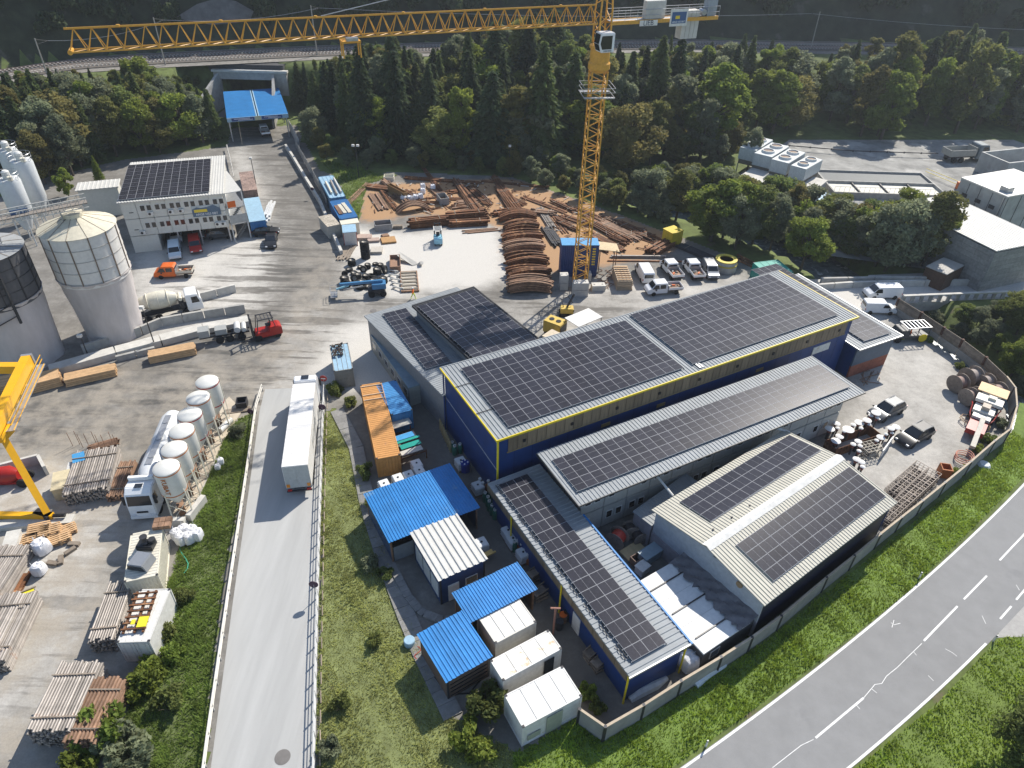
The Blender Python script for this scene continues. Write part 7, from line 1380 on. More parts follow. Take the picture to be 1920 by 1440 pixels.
MB().box(2.5, 4.0, -1.3, 1.4, 1.8, 2.2).build('hood', wm, t, bevel=.05); MB().box(2.8, 3.4, -.2, .6, 2.22, 2.5).build('hatch', cream, t); MB().box(4.0, 5.6, -1.1, 1.0, 1.3, 1.7).build('deck', wm, t); MB().box(4.3, 5.2, -.4, .4, 1.7, 2.2).build('motor', M('beige_motor', (.45, .38, .30), .6), t)
MB().box(5.8, 6.6, -.9, .9, .9, 1.5).build('front_box', wm, t); MB().beam((6.3, .2, 1.4), (L-.3, .4, .9), .5, .35).build('boom', M('boom_grey', (.45, .42, .36), .6), t)
for x in (1.2, 4.8):
    for s in (-1, 1): wheel(t, x, s*1.1, .55, .4)
for s in (-1, 1): MB().path([(2.4, s*1.2, 1.5), (3.2, s*1.5, 1.2), (4.4, s*1.35, 1.6), (5.6, s*1.2, 1.1), (6.6, s*.8, .8)], .07, 6).build('hose', red, t)
MB().path([(6.0+.9*math.cos(k*.7), 1.6*math.sin(k*.7)-.3, .1+k*.03) for k in range(20)], .05, 5).build('hose_coil', M('hose_beige', (.5, .35, .22), .6), t)
t, f = simplebox('orange_tub', 'orange tub near the wall with coiled hoses behind it', 'tub', ((1768, 880), (1788, 883), (1770, 868)), 1.2, M('tub_orange', (.40, .13, .04), .7), hollow=True); mb = MB()
for k in range(40): a = k*.5; mb.path([P(1805, 862, .05)+Vector(((.9+.1*math.sin(k))*math.cos(a), .9*math.sin(a), .02*k)), P(1805, 862, .05)+Vector(((.9+.1*math.sin(k+1))*math.cos(a+.5), .9*math.sin(a+.5), .02*k+.02))], .05, 5)
tag(mb.build('hose_coil', M('hose_salmon', (.55, .22, .14), .6)), 'salmon coloured hose coil behind the orange tub', 'hose')
# white capped fans
def fan(label, px, py, z, R, h):
    t = thing('capped_fan', label, 'fan', P(px, py, z)-Vector((0, 0, h)), random.uniform(0, 3), 'white capped fans'); MB().lathe([(R*.35, 0), (R*.35, h-.25)], 12).build('stem', dsteel, t); MB().lathe([(R*.45, h-.5), (R*.6, h-.3), (R*.45, h-.25)], 14).build('hub', M('fan_red', (.25, .08, .06), .6), t); MB().lathe([(R*.9, h-.08), (R, h-.04), (R*.6, h+.04), (.05, h+.07)], 20).build('cap', M('cap_white', (.74, .73, .70), .5), t, smooth=True)
zz = lambda x, y: (1520+x/4.8, 680+y/4.8)
for i, (x, y, r_) in enumerate(((175, 590, .42), (237, 545, .32), (245, 585, .2), (340, 597, .5), (262, 660, .35), (228, 700, .42), (300, 612, .2), (385, 555, .25), (440, 535, .42), (510, 515, .38), (455, 585, .2), (525, 550, .2), (590, 447, .42), (545, 470, .25), (600, 490, .2), (385, 730, .25), (430, 705, .32), (447, 745, .22), (437, 790, .2), (632, 668, .36), (595, 695, .2), (725, 588, .32), (770, 575, .36), (733, 628, .18), (680, 640, .18), (415, 865, .32), (460, 890, .3), (470, 932, .22))):
    fan('white round fan cap in the cluster round the rusty tub' if i < 15 else 'white round fan cap near the wire basket', *zz(x, y), 1.5+.35*((i*7) % 3 == 0), r_*1.25, 1.5)
f = Frame(zz(230, 775), zz(640, 640), zz(140, 690), 1.3); t = thing('rusty_tub', 'long rusty steel tub holding the white capped fans', 'tub', f.o+Vector((0, 0, .02)), f.rz); L, Wd = f.L, min(f.W, 2.2)
for bx in ((0, L, 0, .06), (0, L, Wd-.06, Wd), (0, .06, .063, Wd-.063), (L-.06, L, .063, Wd-.063)): MB().box(*bx, 0, 1.2).build('side', rust, t)
for k in range(8): MB().box(k*L/8+.1, k*L/8+.2, -.06, -.002, .05, 1.15).build('rib', rust, t)
def cage(label, cx, cy, rz, l_, w_, h_, nx, ny, m_=None, group=None, z=0, fill=None):
    t = thing('wire_cage', label, 'wire cage', Vector((cx, cy, .03+z)), rz, group); mb = MB()
    for zz2 in (0, h_*.5, h_):
        for k in range(nx+1): mb.beam((k*l_/nx, 0, zz2), (k*l_/nx, w_, zz2), .045)
        for k in range(ny+1): mb.beam((0, k*w_/ny, zz2), (l_, k*w_/ny, zz2), .045)
    for k in range(nx+1):
        for j in (0, ny): mb.beam((k*l_/nx, j*w_/ny, 0), (k*l_/nx, j*w_/ny, h_), .045)
    for k in range(ny+1):
        for j in (0, nx): mb.beam((j*l_/nx, k*w_/ny, 0), (j*l_/nx, k*w_/ny, h_), .045)
    mb.build('mesh', m_ or M('cage_rusty', (.33, .27, .22), .6, rnd=.15), t)
    mb = MB(); r_ = random.Random(int(cx*100))
    for k in range(14): mb.cbox((r_.uniform(.2, l_-.2), r_.uniform(.2, w_-.2), r_.uniform(0, h_*.6)), r_.uniform(.3, .7), .15, .15, r_.uniform(0, 3))
    mb.build('contents', fill or M('cage_contents', (.13, .11, .095), .8, var=.4, scale=5), t)
c = P(*zz(520, 810), 1.2); cage('pale wire basket between the fans and the black car', c.x, c.y, .35, 2.0, 1.5, 1.2, 4, 4, M('basket_pale', (.5, .45, .36), .6)); c = P(*zz(665, 800), 0); MB().box(-1.6, 1.6, -.06, .06, .1, 1.2).build('white_board', white, None, c, .85); tag(bpy.data.objects['white_board'], 'white board standing beside the wire basket', 'board')
ga, gb = P(*zz(690, 1410), 1.2), P(*zz(1150, 985), 1.2); dg = gb-ga; gl = dg.length; rz = math.atan2(dg.y, dg.x); n = 8; dv = Vector((-math.sin(rz), math.cos(rz), 0)); names = ('first', 'second', 'third', 'fourth', 'fifth', 'sixth', 'seventh', 'eighth')
for i in range(n):
    for r2 in (0, 1):
        if r2 == 0 or i > 2: p = ga+dg*(i/n)-dv*(.35-r2*1.35); cage('rusty wire cage, %s in the %s row along the wall counted from the gabled shed' % (names[i], ('outer', 'inner')[r2]), p.x, p.y, rz, gl/n-.06, 1.25, 1.2, 3, 3, group='wire cages along the wall')
mb = MB(); r_ = random.Random(8)
for k in range(10): mb.path([P(*zz(430+r_.uniform(0, 200), 20+r_.uniform(40, 190)), .3*r_.random()) for _ in range(2)], .05, 5)
tag(mb.build('bent_bars', rust2), 'tangle of bent bars beside the brick based annex', 'bars')
# ---- plant on the far right
def unit(label, o, u, v, z):
    f = Frame(o, u, v, z); t = thing('cooling_unit', label, 'cooling unit', f.o, f.rz, 'row of cooling units'); L, Wd = f.L, f.W; MB().box(0, L, 0, Wd, z-2.3, z).build('housing', M('unit_white', (.46, .50, .50), .5), t, bevel=.05); MB().box(.15, L-.15, .15, Wd-.15, z-3.2, z-2.31).build('louvre_base', M('unit_dark', (.16, .14, .11), .7), t)
    for k in (.28, .74): o = MB().lathe([(Wd*.36, z), (Wd*.32, z+.4), (Wd*.28, z+.4), (Wd*.26, z+.05)], 20, o=(L*k, Wd/2, 0)).build('fan_cowl', white, t); MB().lathe([(Wd*.25, z+.2), (.1, z+.25)], 14, o=(L*k, Wd/2, 0)).build('fan_grille', M('fan_brown', (.22, .15, .10), .7), o)
    for x, y in ((.2, .2), (L-.2, .2), (L-.2, Wd-.2), (.2, Wd-.2)): MB().box(x-.08, x+.08, y-.08, y+.08, 0, z-3.2).build('leg', steel, t)
zq = lambda x, y: (1360+x/3.43, 230+y/3.43)
for i, (o, u, v) in enumerate((((520, 300), (628, 238), (440, 262)), ((408, 262), (518, 192), (332, 212)), ((300, 222), (412, 152), (222, 172)), ((200, 180), (308, 110), (128, 135)))):
    unit('white cooling unit with two roof fans, %s from the right' % ('first', 'second', 'third', 'fourth')[i], zq(*o), zq(*u), zq(*v), 5.5)
def block(name, label, cat, o, u, v, z, mat, roofm=None, z0=0, corr_=None, courses=0):
    f = Frame(o, u, v, z); t = thing(name, label, cat, (f.o.x, f.o.y, z0), f.rz); L, Wd = f.L, f.W; h = z-z0
    if courses:
        rw = int(h/courses)
        for k in range(rw):
            nb = max(1, int(L/2.4)); [MB().box(j*L/nb+.015, (j+1)*L/nb-.015, 0, .5, k*courses+.012, (k+1)*courses-.012).build('block', mat, t) for j in range(nb)]
            nb = max(1, int(Wd/2.4)); [MB().box(0, .5, .53+j*(Wd-.6)/nb, .5+(j+1)*(Wd-.6)/nb, k*courses+.012, (k+1)*courses-.012).build('block', mat, t) for j in range(nb)]
        MB().box(.52, L, .52, Wd, 0, h-.05).build('core', mat, t)
    else: MB().box(0, L, 0, Wd, 0, h-.2).build('walls', mat, t)
    if roofm: (roof(t, L, Wd, h, roofm, corr_ or .5, 'u', .05) if corr_ else MB().box(-.1, L+.1, -.1, Wd+.1, h-.19, h).build('roof', roofm, t))
    return t, f
blockm = M('grey_block', (.27, .27, .255), .85, var=.2, rnd=.12)
t, f = block('block_store', 'large grey block building with white ribbed roof at the right edge', 'building', (1868, 473), (1960, 455), (1768, 372), 6.5, blockm, None, courses=.8); roof(t, f.L+.8, f.W+.6, 6.7, whitesheet, .5, 'v', .05)
block('basin_wall', 'grey concrete base under the cooling units', 'concrete base', zq(520, 480), zq(655, 370), zq(160, 300), 2.6, conc, pconc)
for i, (a, b, c, z, lb) in enumerate(((zq(700, 445), zq(1440, 470), zq(640, 300), 1.2, 'wide settling basin with thin walls right of the cooling units'),)):
    f = Frame(a, b, c, z); t = thing('settling_basin', lb, 'basin', f.o, f.rz); L, Wd = f.L, f.W
    for bx in ((0, L, 0, .3), (0, L, Wd-.3, Wd), (0, .3, .303, Wd-.303), (L-.3, L, .303, Wd-.303), (.303, L-.303, Wd*.5-.15, Wd*.5+.15)): MB().box(*bx, 0, 1.2).build('wall', conc, t)
    MB().box(.31, L-.31, .31, Wd*.5-.16, 0, .7).build('sludge', M('pale_sludge', (.50, .49, .42), .6, var=.1), t); MB().box(.31, L-.31, Wd*.5+.16, Wd-.31, 0, .8).build('water', M('basin_water', (.16, .17, .17), .3), t)
    for k in range(1, 4): MB().box(k*L/4-.1, k*L/4+.1, .3, Wd*.5-.16, .71, 1.0).build('beam', dsteel, t)
    for k in range(24): MB().tube((k*L/23, .15, 1.2), (k*L/23, .15, 2.2), .03, 4).build('railing_post', steel, t)
    MB().tube((0, .15, 2.2), (L, .15, 2.2), .03, 4).build('handrail', steel, t)
t, f = block('plant_hall', 'pale tall plant building at the right edge above the ribbed roof', 'building', (1890, 368), (1990, 350), (1880, 320), 9.0, M('plant_grey', (.36, .37, .36), .7, var=.2, scale=.5, patch=((.26, .26, .25), .6, .4)), whitesheet)
for k in range(4): MB().box(f.L*k/4+.3, f.L*k/4+.36, -.06, -.003, .2, 8.6).build('wall_seam', dsteel, t); MB().box(-.06, -.003, f.W*k/4+.3, f.W*k/4+.36, .2, 8.6).build('wall_seam', dsteel, t)
for k in range(3): MB().box(-.08, -.003, f.W*(.15+k*.3), f.W*(.15+k*.3)+1.0, 6.2, 6.8).build('louvre', dsteel, t)
MB().tube((-.15, .4, 0), (-.15, .4, 8.8), .1, 6).build('downpipe', steel, t); MB().box(1, 2.4, 1, 2.4, 9, 9.8).build('roof_vent', steel, t)
f = Frame((1893, 306), (1985, 296), (1905, 278), 4.0); t = thing('open_bunker', 'open grey concrete bunker box at the right edge', 'bunker', f.o, f.rz)
for bx in ((0, f.L, 0, .4), (0, f.L, f.W-.4, f.W), (0, .4, .403, f.W-.403)): MB().box(*bx, 0, 4).build('wall', M('plant_grey', (.42, .43, .42)), t)
MB().box(.41, f.L, .41, f.W-.41, 0, 1).build('floor', conc, t)
t, f = block('wood_hut', 'small brown hut with ribbed roof under the trees near the bridge', 'hut', (1776, 515), (1808, 498), (1755, 490), 2.8, brown); roof(t, f.L, f.W, 2.85, M('weathered_sheet', (.42, .40, .36), .6), .4, 'v')
block('plant_container', 'dark blue container half hidden by trees near the basin', 'container', (1545, 385), (1575, 370), (1560, 355), 3.0, blue, lblue); block('white_plant_box', 'white box at the left foot of the cooling units', 'box', (1395, 350), (1435, 345), (1390, 335), 2.4, white, white)
t = thing('yellow_gate', 'yellow barrier frame at the plant road', 'barrier', P(1790, 350)); [MB().beam((x, -x*2.2, z), (x+.6, -(x+.6)*2.2, z), .08).build('bar', yellow, t) for z in (.6, 1.2) for x in (-3, -2.4, -1.8, -1.2, -.6, 0)]; MB().box(-.4, .9, -1.4, -.8, 0, 1.4).build('box', orange, t)
mb = MB(); a, b = P(1880, 370, 2), P(1990, 330, 8); mb.beam(a, b, .9, .7); tag(mb.build('plant_conveyor', M('dark_conveyor', (.12, .12, .12), .7)), 'dark conveyor rising to the plant at the right edge', 'conveyor')
mb = MB(); mb.poly([P(*p, .012) for p in ((1380, 330), (1480, 262), (1900, 262), (2100, 330), (2100, 480), (1930, 470), (1850, 520), (1560, 480))]); tag(mb.build('plant_ground', M('plant_dust', (.30, .295, .275), .9, var=.3, scale=.35, patch=((.42, .41, .38), .55, .15))), kind='structure')
wallrun('plant_fence', 'long dark pipe fence behind the plant along the forest', 'fence', [(1480, 272), (1600, 282), (1760, 287)], 1.0, .2, dsteel, dsteel, .12, 4)
# ================================================================== trees, shrubs, grass
LM = [leafmat('leaf_mid', (.165, .205, .058)), leafmat('leaf_silver', (.21, .24, .14), .01, .2), leafmat('leaf_olive', (.20, .20, .06), .02, .2), leafmat('leaf_bright', (.19, .25, .045), .01, .2)]
CM = [leafmat('needle_dark', (.075, .11, .05), .012, .25), leafmat('needle_green', (.12, .165, .055), .012, .22)]
def cards(C, size, rng, up=.0, stretch=1.7, D=None):
    n = len(C); a = rng.normal(size=(n, 3)) if D is None else D+rng.normal(size=(n, 3))*.35; a /= np.linalg.norm(a, axis=1)[:, None]
    b = np.cross(a, rng.normal(size=(n, 3))+np.array([0, 0, up])); b /= np.linalg.norm(b, axis=1)[:, None]
    s = (size*rng.uniform(.6, 1.3, n))[:, None]; a = a*s*stretch*.5; b = b*s*.5
    V = np.stack([C-a, C+b, C+a, C-b], 1).reshape(-1, 3); return V, np.arange(n*4).reshape(n, 4)
def limb(mb, p, q, r0, r1): m = (Vector(p)+Vector(q))/2+Vector((random.uniform(-.2, .2), random.uniform(-.2, .2), .15)); mb.path([p, m, q], [r0, (r0+r1)/2, r1], 6)
def decid(seed, H_=10, R=3.3, K=30, per=230, leaf=.30, base=.22, narrow=1.0):
    rng = np.random.default_rng(seed); random.seed(seed); C = []; mb = MB(); mb.path([(0, 0, -.6), (.1, 0, H_*.25), (.15, .1, H_*.5), (.1, 0, H_*.85)], [.22, .17, .11, .03], 7); k = 0
    while k < K:
        p = rng.uniform(-1, 1, 3); r = np.hypot(p[0], p[1])
        if r*r+(p[2]*1.02)**2 > 1 or (r*r+p[2]**2 < .18): continue
        k += 1; w_ = 1-.35*max(p[2], 0); c = np.array([p[0]*R*narrow*w_, p[1]*R*narrow*w_, H_*(base+.1)+(p[2]+1)/2*H_*(.90-base-.1)]); rc = R*rng.uniform(.22, .40)
        limb(mb, (0.1, 0, max(H_*.2, c[2]-R*.7)), tuple(c), .06, .02)
        d = rng.normal(size=(per, 3)); d /= np.linalg.norm(d, axis=1)[:, None]; d[:, 2] = d[:, 2]*.8+.1; C.append(c+d*rc*rng.uniform(.45, 1.12, (per, 1)))
    V, Q = cards(np.concatenate(C), leaf, rng); return mb.mesh('trunk', bark), V, Q
def conif(seed, H_=16, R=2.9, n=6200):
    rng = np.random.default_rng(seed); mb = MB(); mb.tube((0, 0, -.8), (0, 0, H_*.98), .24, 7, r2=.02); C = []; D = []; z = H_*.10
    while z < H_*.985:
        r = R*(1-z/H_)**.82*rng.uniform(.82, 1.12)+.12; nb = max(5, int(11*(r/R)+4)); a0 = rng.uniform(0, 6.28)
        for b in range(nb):
            a = a0+b*2*math.pi/nb+rng.uniform(-.2, .2); L_ = r*rng.uniform(.75, 1.15); m = max(6, int(30*L_/R)+6); t = rng.uniform(.12, 1, m)**.8; sp = (1-t)*.30*L_*rng.normal(size=m)+rng.normal(size=m)*.07
            x = L_*t; zz = z+.22*L_*t-.42*L_*t*t+rng.normal(size=m)*.07-np.abs(sp)*.25; C.append(np.stack([x*math.cos(a)-sp*math.sin(a), x*math.sin(a)+sp*math.cos(a), zz], 1)); D.append(np.tile([math.cos(a), math.sin(a), -.45], (m, 1)))
        z += H_*.028*rng.uniform(.8, 1.2)
    V, Q = cards(np.concatenate(C), .34, rng, 0, 2.0, np.concatenate(D)); return mb.mesh('trunk', bark), V, Q
def bushp(seed, R=1.0, n=1500, leaf=.16):
    rng = np.random.default_rng(seed); mb = MB(); C = []
    for k in range(5): a = k*1.3; mb.path([(0, 0, -.2), (.3*R*math.cos(a), .3*R*math.sin(a), .5*R), (.7*R*math.cos(a), .7*R*math.sin(a), 1.0*R)], [.03, .02, .01], 5)
    for k in range(11):
        c = np.array([rng.uniform(-.75, .75)*R, rng.uniform(-.75, .75)*R, rng.uniform(.25, 1.05)*R]); d = rng.normal(size=(n//11, 3)); d /= np.linalg.norm(d, axis=1)[:, None]; C.append(c+d*R*.38*rng.uniform(.5, 1.1, (n//11, 1)))
    V, Q = cards(np.concatenate(C), leaf, rng); return mb.mesh('stem', bark), V, Q
PR = {}
def proto(kind, i, mat):
    key = (kind, i, mat.name)
    if key not in PR:
        if (kind, i) not in PR: PR[(kind, i)] = dict(d=lambda: decid(100+i, 10, 2.7+.3*(i % 3), 36, 300, .25, .0), w=lambda: decid(300+i, 12, 2.5, 36, 260, .25, .0, .8), c=lambda: conif(200+i, 16, 2.9+.5*i), b=lambda: bushp(400+i), l=lambda: decid(500+i, 9, 3.4, 40, 420, .20, .05))[kind]()
        tr, V, Q = PR[(kind, i)]; PR[key] = (tr, fastmesh('crown', V, Q, mat))
    return PR[key]
NAT = dict(d=10, w=12, c=16, b=1.3, l=9)
def tree(kind, p, h, label, group, mat=None, name=None, wide=1.0):
    i = random.randrange(4 if kind in 'dw' else 3 if kind != 'l' else 2); mat = mat or (random.choice(CM) if kind == 'c' else random.choice(LM)); tr, cr = proto(kind, i, mat); s = h/NAT[kind]
    t = thing(name or dict(d='deciduous_tree', w='birch_tree', c='spruce_tree', b='shrub', l='broadleaf_tree')[kind], label, 'shrub' if kind == 'b' else 'tree', p, random.uniform(0, 6.28), group); t.scale = (s*wide*random.uniform(.88, 1.1), s*wide*random.uniform(.88, 1.1), s)
    obj('stem' if kind == 'b' else 'trunk', tr, t); obj('foliage' if kind == 'b' else 'crown', cr, t); return t
random.seed(21)
YL = ([-200, 0, 60, 200, 330, 400, 540, 620, 690, 745, 800, 850, 950, 1060, 1095, 1180, 1250, 1310, 1400, 1470, 1500, 1620, 1660, 1700, 1780, 1810, 1850, 1920, 2100], [150, 140, 128, 126, 135, 165, 112, 108, 78, 60, 100, 62, 12, 15, 55, 82, 62, 78, 50, 75, 100, 62, 45, 62, 42, 48, 80, 68, 60])
YL2 = ([1100, 1150, 1230, 1340, 1400, 1480, 1560, 1620, 1700, 1760, 1800], [325, 318, 300, 300, 325, 325, 360, 372, 325, 350, 360])
def maxh(p, px, yl=None):
    lim = np.interp(px, *(yl or YL)); h = 3.0
    while h < 26 and PJ((p.x, p.y, p.z+h))[1] > lim: h += .4
    return h
def scatter(poly, n, dmin, kinds, hr, labels, group, yl=None, zones=None):
    xs_ = [q[0] for q in poly]; ys_ = [q[1] for q in poly]; pts = []; tries = 0
    while len(pts) < n and tries < n*60:
        tries += 1; x, y = random.uniform(min(xs_), max(xs_)), random.uniform(min(ys_), max(ys_))
        if not inpoly(np.array(x), np.array(y), poly): continue
        p = G(x, y)
        if any((p-q).length < dmin for q in pts): continue
        pts.append(p); k = random.choice(kinds); h = min(random.uniform(*hr[k])*random.uniform(.9, 1.1), maxh(p, x, yl)*random.uniform(.84, 1.0)); h = max(h, 2.2)
        lo_, hi_ = hr[k]; sz = 'short' if h < lo_ else 'medium' if h < (lo_+hi_)/2 else 'tall'
        zn = next(w_ for lim, w_ in zones if x < lim); row = 'low on the slope' if y > (min(ys_)+max(ys_))/2 else 'near the railway' if yl is None else 'at the back'
        tree(k, p, h, '%s %s %s %s' % (sz, labels[k], row, zn), group, wide=random.uniform(.95, 1.35))
HR = dict(d=(8, 15), w=(11, 19), c=(12, 25), b=(1.2, 2.6))
LB = dict(d='bushy tree', w='slim light crowned tree', c='dark spruce', b='low shrub')
Z1 = ((60, 'behind the slim silos'), (150, 'right of the slim silos'), (260, 'behind the office roof left half'), (340, 'behind the office roof right half'), (9999, 'beside the tunnel canopy'))
Z2 = ((640, 'right of the tunnel canopy'), (720, 'behind the blue containers'), (800, 'behind the white bags'), (880, 'behind the girder stacks'), (960, 'behind the arch stacks'), (1040, 'left of the crane mast'), (9999, 'behind the crane mast'))
Z3 = ((1180, 'just right of the crane mast'), (1280, 'below the crane counterweight'), (1400, 'left of the cooling units'), (1520, 'behind the cooling units'), (1640, 'behind the settling basin'), (1780, 'behind the plant fence'), (9999, 'behind the dump truck'))
Z4 = ((1240, 'beside the steel yard'), (1340, 'behind the yellow box'), (1440, 'behind the parked pickups'), (1560, 'behind the teal compactor'), (1660, 'behind the larger van'), (9999, 'before the block building'))
scatter([(-120, 330), (-120, 190), (0, 168), (200, 152), (385, 160), (405, 200), (415, 268), (330, 288), (210, 296), (150, 330), (40, 345)], 125, 2.5, 'dddwwccc', HR, LB, 'wood left of the tunnel', None, Z1)
scatter([(560, 205), (570, 130), (660, 128), (1000, 122), (1085, 130), (1088, 300), (940, 312), (720, 292), (640, 270)], 140, 2.4, 'ddwwcccc', HR, LB, 'wood behind the steel yard', None, Z2)
scatter([(1090, 125), (1330, 118), (1640, 122), (1900, 128), (2050, 140), (2050, 250), (1900, 252), (1500, 258), (1420, 250), (1390, 320), (1180, 330), (1095, 300)], 150, 2.6, 'dddwwwcc', HR, LB, 'wood right of the crane', None, Z3)
scatter([(1135, 345), (1370, 335), (1400, 395), (1500, 410), (1600, 440), (1760, 470), (1750, 500), (1560, 512), (1480, 500), (1300, 448), (1200, 405)], 64, 1.9, 'dddw', dict(d=(9, 14), w=(10, 15)), LB, 'trees along the river', YL2, Z4)
for lb, gp, rng_, y in (('rounded bush at the steel yard edge', 'bushes behind the steel yard', [(610, 305), (645, 310), (690, 318), (735, 312), (770, 318), (800, 322), (835, 318), (870, 322), (905, 325), (935, 330), (965, 332), (1000, 340), (1030, 350), (1060, 362), (1100, 372), (1130, 385), (1160, 395), (1190, 402), (1220, 412), (1245, 420), (1150, 378), (1180, 385)], 0),):
    for (x, y) in [(x+dx, y+dy) for x, y in rng_ for dx, dy in ((0, 0), (14, -14), (-10, -24))]: p = G(x+random.uniform(-8, 8), y+random.uniform(-4, 2)); tree('d', p, random.uniform(3.2, 5.8), lb+' '+next(w_ for lim, w_ in ((660, 'by the blue containers'), (720, 'by the twin floodlight'), (800, 'above the white bags'), (880, 'above the grey skip'), (950, 'above the bowl shaped arches'), (1040, 'left of the crane mast'), (1110, 'at the crane mast'), (1180, 'right of the crane mast'), (9999, 'by the yellow box')) if x < lim), gp, random.choice((LM[1], LM[0], LM[1], LM[2])), wide=1.15)
random.seed(5)
for k in range(150):
    x = random.uniform(0, 1900); y = random.uniform(135, 300) if x < 1100 else random.uniform(130, 265)
    p = G(x, y)
    if p.z < .3 or p.y > yrail(p.x)-9 or (-82 < p.x < -42 and p.y < PORT_Y+4): continue
    tree('b', p, random.uniform(1.8, 3.6), 'undergrowth shrub on the slope below the railway', 'undergrowth on the slope', random.choice(LM), wide=1.3)
# trees that stand out
for k, x, y, ty, mi, lb in (('c', 745, 262, 60, 0, 'tallest dark spruce left of the crane, top reaching the railway'), ('c', 690, 290, 80, 0, 'broad dark spruce right of the tunnel canopy'), ('c', 760, 280, 186, 1, 'small spruce right of the broad one'), ('c', 1220, 262, 62, 1, 'tall spruce just right of the crane mast'), ('c', 1255, 240, 60, 0, 'slim spruce behind the tall one right of the crane'), ('w', 850, 200, 62, 1, 'pale slim tree crossing the railway left of the crane'), ('w', 1660, 230, 42, 2, 'tall olive tree covering the railway at the right'), ('w', 1790, 250, 40, 0, 'twin topped dark tree at the right before the railway'), ('d', 1650, 262, 120, 3, 'bright green tree above the cooling units road'), ('c', 188, 340, 290, 3, 'small bright conifer behind the white office'), ('d', 85, 345, 235, 2, 'rusty olive tree right of the slim silos'), ('c', 405, 262, 165, 1, 'spruce at the left side of the tunnel canopy'), ('d', 590, 270, 195, 1, 'pale tree at the right side of the tunnel canopy'), ('d', 130, 370, 312, 3, 'bright bush behind the belt conveyor'), ('w', 1400, 322, 215, 1, 'silvery tree left of the cooling units'), ('d', 1340, 320, 245, 1, 'silvery round tree between crane and cooling units')):
    p = G(x, y); h = 2.0
    while h < 28 and PJ((p.x, p.y, p.z+h))[1] > ty: h += .2
    tree(k, p, h, lb, 'landmark trees', (CM[mi] if mi < 2 else LM[3]) if k == 'c' else LM[mi])
for x, y, h, lb, mi in ((1690, 480, 8.5, 'tall loose tree in front of the block building', 1), (1640, 490, 6, 'rounded tree left of the loose tall tree', 0), (1590, 500, 6.5, 'dense tree behind the larger white van', 0), (1730, 485, 7.5, 'tree overlapping the white ribbed roof edge', 0), (1560, 430, 7, 'dark tree below the blue plant container', 0), (1470, 450, 7.5, 'tree above the teal compactor', 0), (1420, 455, 7, 'tree right of the yellow box', 0), (1340, 440, 6.5, 'tree directly behind the yellow box', 3), (1905, 628, 6.5, 'rounded tree beyond the timber wall', 0), (1895, 705, 6.0, 'green tree by the river at the right edge', 3), (1930, 640, 8, 'tree at the right edge above the river', 0), (1800, 610, 3.5, 'bush under the bridge', 0)):
    tree('l', G(x, y), h, lb, 'trees near the bridge', LM[mi])
for x, y, h in ((1760, 640, 2.5), (1790, 640, 3), (1830, 650, 3), (1850, 640, 3.5), (1870, 660, 3), (1750, 610, 2.5), (1830, 610, 3), (1910, 740, 3), (1880, 605, 4), (1925, 690, 4), (1860, 600, 3), (1950, 600, 5), (1910, 600, 5)): tree('l', G(x, y), h, 'undergrowth bush in the ravine beyond the timber wall', 'bushes in the ravine', random.choice(LM[:2]), wide=1.2)
tree('l', P(1935, 1445), 8.0, 'large dark leafy tree cut by the bottom right corner', 'corner trees', LM[0], wide=1.15); tree('l', P(2000, 1350), 7.0, 'leafy tree beyond the right edge by the side road', 'corner trees', LM[0])
# dark scrub on the hillside beyond the railway
Vs = []; hs = 0; bases = [bushp(450+k, 1.0, 1100, .17)[1] for k in range(4)]; rr = np.random.default_rng(9)
while hs < 260:
    x, y = random.uniform(-60, 1990), random.uniform(-130, 72)
    if 330 < x < 490 and 0 < y < 60: continue
    p = G(x, y)
    if p.y < float(yrail(p.x))+14: continue
    hs += 1; s_ = random.uniform(1.6, 4.5); a = random.uniform(0, 6.28); c, d = math.cos(a), math.sin(a); V = bases[hs % 4]*np.array([s_, s_, s_*random.uniform(.9, 1.7)]); Vs.append(V@np.array([[c, d, 0], [-d, c, 0], [0, 0, 1]])+np.array(p))
Vs = np.concatenate(Vs); tag(obj('hillside_wood', fastmesh('hillside_wood', Vs, np.arange(len(Vs)).reshape(-1, 4), CM[0])), 'dark scrub and wood covering the hillside beyond the railway', 'wood', kind='stuff')
mb = MB(); sc_ = [G(*q) for q in ((330, 45), (372, 18), (412, 8), (445, 14), (478, 34), (470, 52), (400, 58))]; mb.poly([(p.x, p.y, p.z+1.2) for p in sc_][::-1] if False else [(p.x, p.y, p.z+1.2) for p in sc_]); tag(mb.build('scree_slope', M('scree', (.16, .155, .15), .95, var=.25, scale=.6)), kind='structure')
